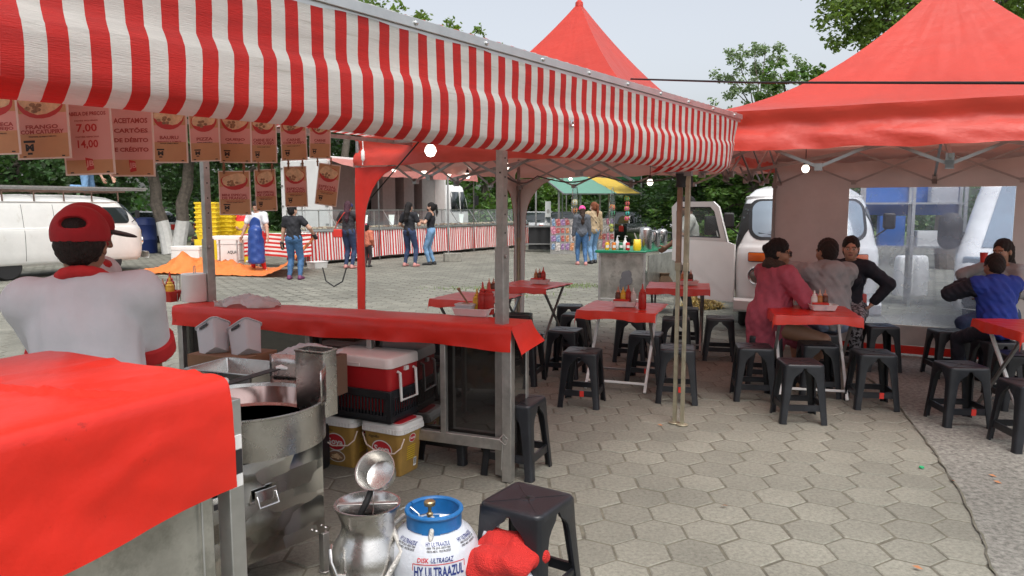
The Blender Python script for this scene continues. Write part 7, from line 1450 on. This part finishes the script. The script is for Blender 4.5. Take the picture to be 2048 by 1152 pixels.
for x in (1.2, 2.4, TL+1.0):
    for y in (.35, 2.05): g0 = MB(); T = Matrix.Translation((x, y, .48)) @ Euler((R(90),0,0)).to_matrix().to_4x4(); g0.lathe([(0,-.13),(.44,-.13),(.48,-.08),(.48,.08),(.44,.13),(0,.13)], 24, T=T); g0.obj('wheel', m_rubber, tk)
b = MB(); b.box((TL/2+.5, 1.2, .55), (TL+.8, .9, .25)); b.box((-.1, 1.2, .62), (.1, 2.3, .14)); b.obj('chassis', m_galv, tk)
pw = thing('truck_awning', 'faded pinkish red awning sloping from the truck roof over the display', 'awning', tq, sA)
b = MB(); b.grid([[(x, 0-2.3*k/8, 3.28-.42*(k/8)-.10*math.sin(math.pi*k/8)+.02*nz3(x*2,k)) for k in range(9)] for x in np.linspace(-.3, 5.2, 24)]); b.grid([[(x, -2.3-.01*k, 2.86-.06*k+.02*nz3(x*3,k)) for k in range(5)] for x in np.linspace(-.3, 5.2, 24)]); b.obj('cloth', m_pinkawn, pw)
for x in (-.2, 5.0): b = MB(); b.bar((x,-2.28,.0), (x,-2.28,2.86), .03, .03); b.obj('post', m_frame, pw)
def tpole(label, px, py, top, base):
    g_ = G(px, py, 0); t = thing('support_pole', label, 'pole', g_, .2); b = MB(); b.bar((0,0,.0),(0,0,top),.05,.05); b.obj('shaft', m_frame, t)
    b = MB(); b.box((.12,0,.13),(.52,.34,.26)) if base else b.bar((-.3,0,.05),(.7,0,.05),.25,.1); b.obj('base_block', M('concrete_block', (.22,.21,.18), .9, var=.3) if 'concrete_block' not in bpy.data.materials else bpy.data.materials['concrete_block'], t, bevel=.01)
tpole('thin grey pole in a concrete block before the striped display', 897, 523, 2.9, True)
tpole('thin grey pole on a flat foot before the toy stall', 1124, 496, 2.9, False)
# ------------------------------------------------------------------ toy stall with green and yellow awning
ta, tb, tc_, td = P(1078, 349, 30.5), P(1223, 356, 33.5), P(1283, 388, 29.0), P(1127, 388, 26.0)
ts = thing('toy_stall', 'toy stall with sloping green and yellow awning on thin posts', 'stall', ((td.x+tc_.x)/2, (td.y+tc_.y)/2+1.5, 0)); W = -Vector(ts.location)
def quad(b, p0, p1, p2, p3, n, m, sag, mi=0): b.grid([[tuple(p0.lerp(p1, i/n).lerp(p3.lerp(p2, i/n), j/m)-Vector((0,0,sag*math.sin(math.pi*i/n)*math.sin(math.pi*j/m)+.015*nz3(i*.8,j)))) for j in range(m+1)] for i in range(n+1)], mi)
b = MB(); quad(b, ta, ta.lerp(tb, .64), td.lerp(tc_, .68), td, 10, 8, .10); b.obj('green_cloth', m_greenawn, ts, loc=W)
b = MB(); quad(b, ta.lerp(tb, .64), tb, tc_, td.lerp(tc_, .68), 8, 8, .10); b.obj('yellow_cloth', m_yelawn, ts, loc=W)
for px, py, Y, z in ((1072, 350, 29.5, 2.9), (1161, 388, 28.6, 2.3), (1200, 388, 30.0, 2.3), (1218, 388, 32.0, 2.4), (1118, 380, 27.0, 2.3)):
    q = P(px, py, Y); b = MB(); b.bar((q.x, q.y, 0), (q.x, q.y, z), .07, .07); b.obj('post', m_frame, ts, loc=W)
b = MB(); b.bar(td, tc_, .05, .05); b.bar(ta, td, .05, .05); b.bar(ta, tb, .05, .05); b.bar(tb, tc_, .05, .05); b.obj('awning_frame', m_frame, ts, loc=W)
gn = thing('green_net_awning', 'dark green shade net with scalloped edge behind the toy stall awning', 'awning', P(1240, 350, 35).xy.to_3d()); b = MB(); b.grid([[(x, .3*j, 3.45-.12*j+(.06*math.sin(x*9) if j == 4 else 0)) for j in range(5)] for x in np.linspace(-2.6, 1.1, 60)]); b.obj('net', m_greennet, gn)
for x in (-2.5, 1.0): b = MB(); b.bar((x, 0, 0), (x, 0, 3.45), .05, .05); b.obj('post', m_frame, gn)
toyc = [M('toy_pack_%s' % nm, c, .4, var=.85, vs=22, dirt=('#d8d2c8',30,.55,.62)) for nm, c in (('pink', (.42,.13,.20)), ('orange', (.45,.18,.07)), ('blue', (.14,.22,.34)), ('pale', (.42,.38,.36)), ('red', (.36,.07,.07)), ('violet', (.24,.13,.28)))]
nmc = ['pink', 'orange', 'blue', 'pale', 'red', 'violet']
for (xa, xb, ya, yb, Y, cols, rows) in ((1102, 1158, 440, 494, 26.4, 6, 4), (1128, 1150, 446, 488, 27.4, 3, 4), (1196, 1228, 436, 482, 28.3, 4, 4)):
    rk = thing('toy_rack', {1102: 'wide toy rack at the left of the toy stall', 1128: 'inner toy rack behind the wide one', 1196: 'right toy rack of the toy stall'}[xa], 'rack', P((xa+xb)/2, yb, Y).xy.to_3d()); w_ = (xb-xa)/FPX*Y; b = MB(); b.box((0,.08,.62),(w_,.02,1.24)); b.bar((-w_/2,.12,0),(-w_/2,.12,1.3),.04,.04); b.bar((w_/2,.12,0),(w_/2,.12,1.3),.04,.04); b.obj('rack', m_galv, rk)
    for i in range(cols):
        for j in range(rows):
            c_ = rnd.randrange(6); t = MB(); t.box((0,0,0), (w_/cols*rnd.uniform(.6,1.05), .03, 1.15/rows*rnd.uniform(.6,1.0)), ry=rnd.uniform(-.16,.16)); o = t.obj('toy_pack', toyc[c_], None, loc=Vector(rk.location)+Vector((-w_/2+w_*(i+.5)/cols, .045, .12+1.15*(j+.5)/rows))); tag(o, nmc[c_]+' printed toy pack hanging in rows on the toy stall racks', 'toy', 'toy packs on the stall racks')
tt = thing('toy_table', 'dark stall table with black cloth left of the toy racks', 'table', P(1075, 485, 28).xy.to_3d()); b = MB(); b.box((0,0,.95),(1.7,.8,.05)); [b.bar((x,y,0),(x,y,.93),.06,.06) for x in (-.8,.8) for y in (-.35,.35)]; b.bar((-.8,-.35,.3),(.8,-.35,.3),.05,.05); b.obj('frame', m_frame, tt); b = MB(); b.grid([[(-.35+.9*i/8, -.30+.03*math.sin(i*2), .93-.85*j/4) for j in range(5)] for i in range(9)]); b.obj('black_cloth', m_blackmat, tt)
bn = thing('white_banner', 'white banner with a faint grey emblem hanging left of the toy stall', 'banner', P(1096, 434, 29)); b = MB(); hh_ = 31/FPX*29; b.box((0,0,hh_/2),(.22,.02,hh_*1.0)); b.obj('cloth', m_white, bn); b = MB(); b.ball((0,-.012,.22),.06,8,6,0,(1,.05,1.5)); b.obj('emblem', m_galv, bn)
def ballset(label, px, ys, Y, cols, r, net):
    t0_ = P(px, ys[0], Y)
    for k, y in enumerate(ys):
        c = P(px+(2*(k % 2)-1)*.6, y, Y); t = thing('toy_ball', ('top','second','third','fourth','lowest')[min(k, 4)]+' '+cols[k][0]+' toy ball '+label, 'ball', (c.x, c.y, c.z), 0, 'toy balls hanging from the stall'); b = MB(); b.ball((0,0,0), r, 14, 10); b.obj('ball', M('ball_'+cols[k][0].replace(' ', '_'), cols[k][1], .35) if 'ball_'+cols[k][0].replace(' ', '_') not in bpy.data.materials else bpy.data.materials['ball_'+cols[k][0].replace(' ', '_')], t)
        b = MB(); [b.ball((r*.82*math.cos(a)*math.cos(e), r*.82*math.sin(a)*math.cos(e), r*.82*math.sin(e)), r*.32, 8, 6) for a in (-1.6, -.5, -2.7) for e in (.1, .8, -.7)]; b.obj('spots', m_inkdark if k % 2 else m_yelawn, t)
    if net:
        t = thing('ball_net', 'clear net bag holding toy balls '+label, 'net', (t0_.x, t0_.y, t0_.z)); b = MB(); dz1 = P(px, ys[-1], Y).z-t0_.z; b.lathe([(.02,.75),(.10,.45),(r*1.15,.1),(r*1.2,dz1*.5),(r*1.1,dz1-.05),(.04,dz1-r*1.3)], 14); b.obj('net', m_showglass, t)
ballset('in the string at the right end of the awning', 1254, (397, 407, 417, 427, 437), 28.6, [('green', (.05,.32,.16)), ('coral', (.62,.13,.12)), ('pink', (.62,.07,.28)), ('turquoise', (.06,.42,.36)), ('magenta', (.60,.05,.25))], .105, False)
ballset('in the net beside the auburn ponytail', 1225, (415, 427), 27.5, [('red', (.60,.05,.03)), ('green', (.05,.32,.16))], .115, True)
ballset('in the lower net by the right rack', 1223, (452, 460), 27.4, [('lime', (.35,.5,.06)), ('yellow', (.6,.5,.04))], .085, True)
ballset('in the left net of the toy stall', 1150, (405, 421), 26.2, [('pale', (.55,.55,.5)), ('orange', (.55,.18,.04))], .11, True)
# ------------------------------------------------------------------ parked cars by the trees
def car(label, loc, rz, col, pick=False):
    t = thing('parked_car', label, 'car', loc, rz, 'cars parked under the trees'); m = M('car_paint_'+col[0], col[1], .25, .2, coat=.4) if 'car_paint_'+col[0] not in bpy.data.materials else bpy.data.materials['car_paint_'+col[0]]
    b = MB(); rings(b, [[(x, y, z) for x, y in rrect(w_, l_, .25, 5)] for z, w_, l_ in ((.25,1.6,4.0),(.4,1.74,4.25),(.7,1.78,4.3),(.92,1.70,4.2),(.96,1.6,4.1))]); b.obj('body', m, t, ang=50)
    b = MB(); rings(b, [[(x, y+dy, z) for x, y in rrect(w_, l_, .25, 5)] for z, w_, l_, dy in ((.95,1.58,2.6 if not pick else 1.9,.0 if not pick else .4),(1.2,1.46,2.1 if not pick else 1.5,-.05 if not pick else .35),(1.42,1.26,1.5 if not pick else 1.1,-.1 if not pick else .3),(1.47,1.1,1.3 if not pick else .9,-.1 if not pick else .3))], [1,1,0]); b.obj('cabin', [m, m_glass], t, ang=50)
    for x in (.74, -.74):
        for y in (1.3, -1.3): wheel(t, x, y, .31, .2)
    for x in (.6, -.6):
        b = MB(); b.box((x, 2.13, .68), (.32, .08, .14)); b.obj('headlight', m_glassb, t, bevel=.02); b = MB(); b.box((x*1.15, -2.13, .75), (.2, .08, .25)); b.obj('tail_light', m_tape, t, bevel=.02)
    b = MB(); b.box((0, -2.15, .55), (.42, .03, .13)); b.obj('number_plate', m_white, t)
car('dark green pickup seen from behind right of the auburn ponytail', P(1240, 470, 34).xy.to_3d(), R(-25), ('dark_green', (.02,.028,.026)), True)
car('black car with open boot behind the toy racks', P(1135, 470, 35).xy.to_3d(), R(60), ('black', (.012,.012,.014)))
car('pale silver car behind the far end of the striped display', P(1082, 480, 36).xy.to_3d(), R(-20), ('silver', (.38,.39,.40)))
car('white car beyond the limewashed tree', P(300, 470, 36).xy.to_3d(), R(70), ('white', (.6,.6,.6)))
car('white car far behind the open van door window', P(1420, 470, 36).xy.to_3d(), R(70), ('white', (.6,.6,.6)))
dr = thing('plastic_drum', 'blue plastic drum behind the front of the old van', 'drum', P(289, 500, 27).xy.to_3d()); b = MB(); b.lathe([(.42,0),(.44,.03),(.44,.45),(.46,.48),(.46,.52),(.44,.55),(.44,1.0),(.46,1.03),(.44,1.1),(.40,1.25),(.3,1.3),(0,1.3)], 20); b.obj('drum', M('blue_drum', (.012,.03,.14), .5), dr)
# ------------------------------------------------------------------ yellow crates, white table, orange tarp
def ycrate(base, n, rz, lab):
    for k in range(n):
        t = thing('plastic_crate', ('%s yellow crate of the %s' % (('bottom','second','third','fourth','fifth','sixth','seventh','eighth','ninth','tenth')[k], lab)), 'crate', (base.x, base.y, base.z+.135*k), rz, 'yellow crates'); b = MB(); rbox(b, .62, .42, [(.06,0),(.012,.20),(-.01,.205),(-.01,.245),(0,.25),(.02,.25),(.07,.02)], .04, n=3)
        for x in (-.15,.15): b.box((x, -.205, .15), (.08, .02, .05))
        b.obj('crate', m_yel, t)
yb_ = P(419, 520, 21.5).xy.to_3d(); tb_ = thing('yellow_bin', 'tall yellow plastic bin carrying the crate stack', 'bin', yb_, .1); b = MB(); rbox(b, .70, .5, [(.05,0),(0,.7),(0,.74),(.02,.74)], .06); b.obj('bin', m_yel, tb_)
ycrate(Vector((yb_.x, yb_.y, .745)), 7, .1, 'left stack beside the post')
yb2 = P(452, 520, 22.3).xy.to_3d(); tb2 = thing('yellow_bin', 'yellow plastic bin behind the white table', 'bin', yb2, .1); b = MB(); rbox(b, .70, .5, [(.05,0),(0,.7),(0,.74),(.02,.74)], .06); b.obj('bin', m_yel, tb2); ycrate(Vector((yb2.x, yb2.y, .745)), 7, -.05, 'right stack behind')
yb3 = P(482, 520, 22.6).xy.to_3d(); tb3 = thing('yellow_bin', 'upright yellow bin by the person in red', 'bin', yb3, .1); b = MB(); rbox(b, .6, .5, [(.05,0),(0,1.0),(0,1.24),(.02,1.24)], .06); b.obj('bin', m_yel, tb3)
def boxthing(nm, label, cat, p, sz, mat, rz=0, lid=True):
    t = thing(nm, label, cat, p, rz); b = MB(); rbox(b, sz[0], sz[1], [(.03,0),(0,.02),(0,sz[2]*.82)], .04); b.obj('body', mat, t); b = MB(); rbox(b, sz[0]+.02, sz[1]+.02, [(0,sz[2]*.83),(0,sz[2]*.98),(.02,sz[2])], .04); b.obj('lid', mat, t); return t
aq = boxthing('foam_box', 'tall white box lettered AQUA under the white table', 'box', P(462, 520, 20.6).xy.to_3d(), (.62,.4,.78), m_white); b = MB(); text(b, 'AQUA', Matrix.Translation((.12,-.206,.42)) @ Euler((R(90),0,0)).to_matrix().to_4x4(), .26, .10, 0, .02); b.obj('lettering', m_inkdark, aq, smooth=False)
boxthing('foam_box', 'white foam box on the ground left of the yellow bins', 'box', P(377, 520, 20.8).xy.to_3d(), (.78,.5,.58), m_white, .05)
wtb = thing('folding_table', 'white folding table by the man in the blue apron', 'table', P(472, 520, 19.6).xy.to_3d(), .05); b = MB(); b.box((0,0,.86),(1.15,.6,.10)); b.obj('tabletop', m_white, wtb, bevel=.01); 
for x in (-.5, .12, .52): b = MB(); [b.bar((x,y,0),(x,y,.81),.035,.035) for y in (-.25,.25)]; b.bar((x,-.25,.25),(x,.25,.25),.03,.03); b.obj('leg_frame', m_alu, wtb)
sct = thing('cloth_table', 'table draped with red and white cloth in horizontal stripes', 'table', P(562, 520, 20.9).xy.to_3d(), .12); b = MB(); b.grid([[(-.9+1.8*i/30, -.40+.03*math.sin(i*.9)*(j/22), .92-.62*j/22+.03*math.sin(i*.21)) for j in range(23)] for i in range(31)], lambda i, j: (j//2) % 2); b.grid([[(-.9+1.8*i/30, -.40+.8*j/6, .925) for j in range(7)] for i in range(31)], 1); b.obj('cloth', [m_stripe_r, m_stripe_w], sct); b = MB(); [b.bar((x,y,0),(x+.1,y,.9),.04,.04) for x in (-.6,.6) for y in (-.25,.25)]; b.obj('leg_frame', m_frame, sct)
tg0 = G(420, 548, 0); ot = thing('orange_tarp', 'crumpled orange tarp spread on the paving and lifted by the woman in black', 'tarp', tg0); q0 = G(262, 549, 0)-tg0; q1 = G(585, 556, 0)-tg0
b = MB(); A = []; NX, NY = 84, 26
dep = Vector((-.35, 3.0, 0))
for i in range(NX+1):
    u_ = i/NX; row = []
    for j in range(NY+1):
        v_ = j/NY; p = q0.lerp(q1, u_)+dep*v_*(.35+.65*min(1, u_*3))*(1-.25*u_); e = math.sin(math.pi*min(1, v_*1.0)); lump = .30*math.exp(-((u_-.24)/.10)**2)*math.exp(-((v_-.45)/.28)**2)+.22*math.exp(-((u_-.45)/.2)**2)*e
        z = .02+lump*(1+.35*nz3(u_*22, v_*5))+.07*abs(nz3(u_*16+v_*5, v_*7))*e+.03*abs(nz3(u_*40, v_*14)); lift = max(0, (u_-.80)/.20); z += 1.0*lift**1.6*(.35+.65*v_); p = p+Vector((.35*lift*v_, 0, 0)); row.append((p.x, p.y+.10*nz3(u_*9, 2)*(1-v_), z))
    A.append(row)
b.grid(A); b.obj('tarp', m_orangetarp, ot, ang=50)
# ------------------------------------------------------------------ lamps, cables
def bulb(px, py, Y, label, r=.036, top=None):
    c = P(px, py, Y); t = thing('light_bulb', label, 'lamp', (c.x, c.y, c.z), 0, 'bulbs hanging under the canopies'); b = MB(); b.lathe([(0,-r),(r*.6,-r*.8),(r,-.05*r),(r*.85,r*.55),(r*.5,r*1.0)], 18); b.obj('globe', m_bulb, t)
    b = MB(); b.lathe([(r*.5,r*.95),(r*.55,r*1.9),(r*.35,r*2.2),(.004,r*2.3),(.004,(top or c.z+.25)-c.z)], 14); b.obj('socket', m_blackmat, t)
bulb(861, 302, 5.0, 'large lit bulb under the awning left of the post', .040); bulb(1012, 333, 7.6, 'lit bulb just right of the tall steel post'); bulb(1300, 365, 8.4, 'lit bulb left of the twin tent legs'); bulb(1611, 338, 7.0, 'lit bulb before the brown tent wall')
bulb(935, 352, 9.2, 'lit bulb beside the truck cab', .034); bulb(897, 348, 9.0, 'lit bulb left of the truck cab', .034); bulb(848, 342, 8.6, 'small lit bulb over the grey truck side', .030); bulb(788, 340, 8.2, 'leftmost small lit bulb under the red canopy', .024); bulb(1141, 358, 24, 'lit bulb under the green awning', .055)
def rope(label, pts, r, mat, sag=0, name='cable'):
    o = pts[0]; t = thing(name, label, 'cable', (o.x, o.y, 0)); Q = []
    for a, c in zip(pts[:-1], pts[1:]):
        for k in range(12): q = a.lerp(c, k/12); Q.append(q-Vector((o.x, o.y, 0))-Vector((0, 0, sag*math.sin(math.pi*k/12))))
    Q.append(pts[-1]-Vector((o.x, o.y, 0))); b = MB(); b.tube(Q, r, 6); b.obj('strand', mat, t)
rope('black overhead cable crossing in front of the right tent', [P(1262, 158, 7.0), P(1500, 165, 5.6), P(2160, 166, 3.6)], .008, m_blackmat, .0)
rope('dark guy rope slanting down from the red canopy to the red leg', [P(838, 283, 6.6), P(712, 432, 7.9)], .007, m_blackmat)
rope('thin hanging cable loop near the striped display end', [P(645, 535, 14.6), P(652, 562, 14.6), P(668, 573, 14.6), P(685, 563, 14.6), P(693, 535, 14.6)], .014, m_blackmat)
rope('pale cord with clip hanging at the red canopy corner', [P(725, 281, 7.2), P(727, 305, 7.2), P(725, 330, 7.2)], .005, m_white); ccl = thing('plastic_clip', 'white plastic clip on the cord at the red canopy corner', 'clip', P(726, 312, 7.19)); b = MB(); rbox(b, .035, .03, [(.01,-.05),(0,-.03),(0,.04),(.01,.06)], .01); b.obj('clip', m_white, ccl)
rope('electric cable looped along the striped awning frame', [P(1000, 345, 4.4), P(1075, 352, 6.0), P(1200, 350, 7.5), P(1360, 352, 5.6)], .006, m_blackmat, .06)
# ------------------------------------------------------------------ white bag with red cloth in the foreground
wg = G(1008, 1120, .26); bgt = thing('white_sack', 'white knotted plastic sack in front of the black stool', 'sack', (wg.x, wg.y, 0)); S = SDF()
for c, r in (((0,0,.13),(.185,.165,.155)),((-.08,.02,.24),(.08,.07,.07)),((.07,.05,.25),(.07,.06,.07))): S.ell(c, r, None, .05)
S.cone((-.06,.08,.28), (-.05,.10,.375), .035, .028, .03); S.cone((.095,.06,.27), (.125,.06,.365), .03, .022, .03); S.noise(.005, 40, 1); sobj('sack', [(S, .006)], m_gaswrap, bgt)
rct = thing('red_cloth', 'bright red fleece cloth draped over the white sack', 'cloth', (wg.x, wg.y, .25)); S = SDF(); S.ell((.005,-.02,.035), (.155,.125,.055), None, .03); S.ell((.02,.05,.055), (.115,.075,.05), None, .03); S.ell((-.09,-.06,.0), (.06,.06,.05), None, .03); S.ell((.11,-.01,.045), (.06,.06,.035), None, .03); S.noise(.008, 22, 2); S.noise(.0012, 60, 3); sobj('cloth', [(S, .0055)], M('red_fleece', (.60,.025,.02), .95, bump=.8, bs=220), rct)
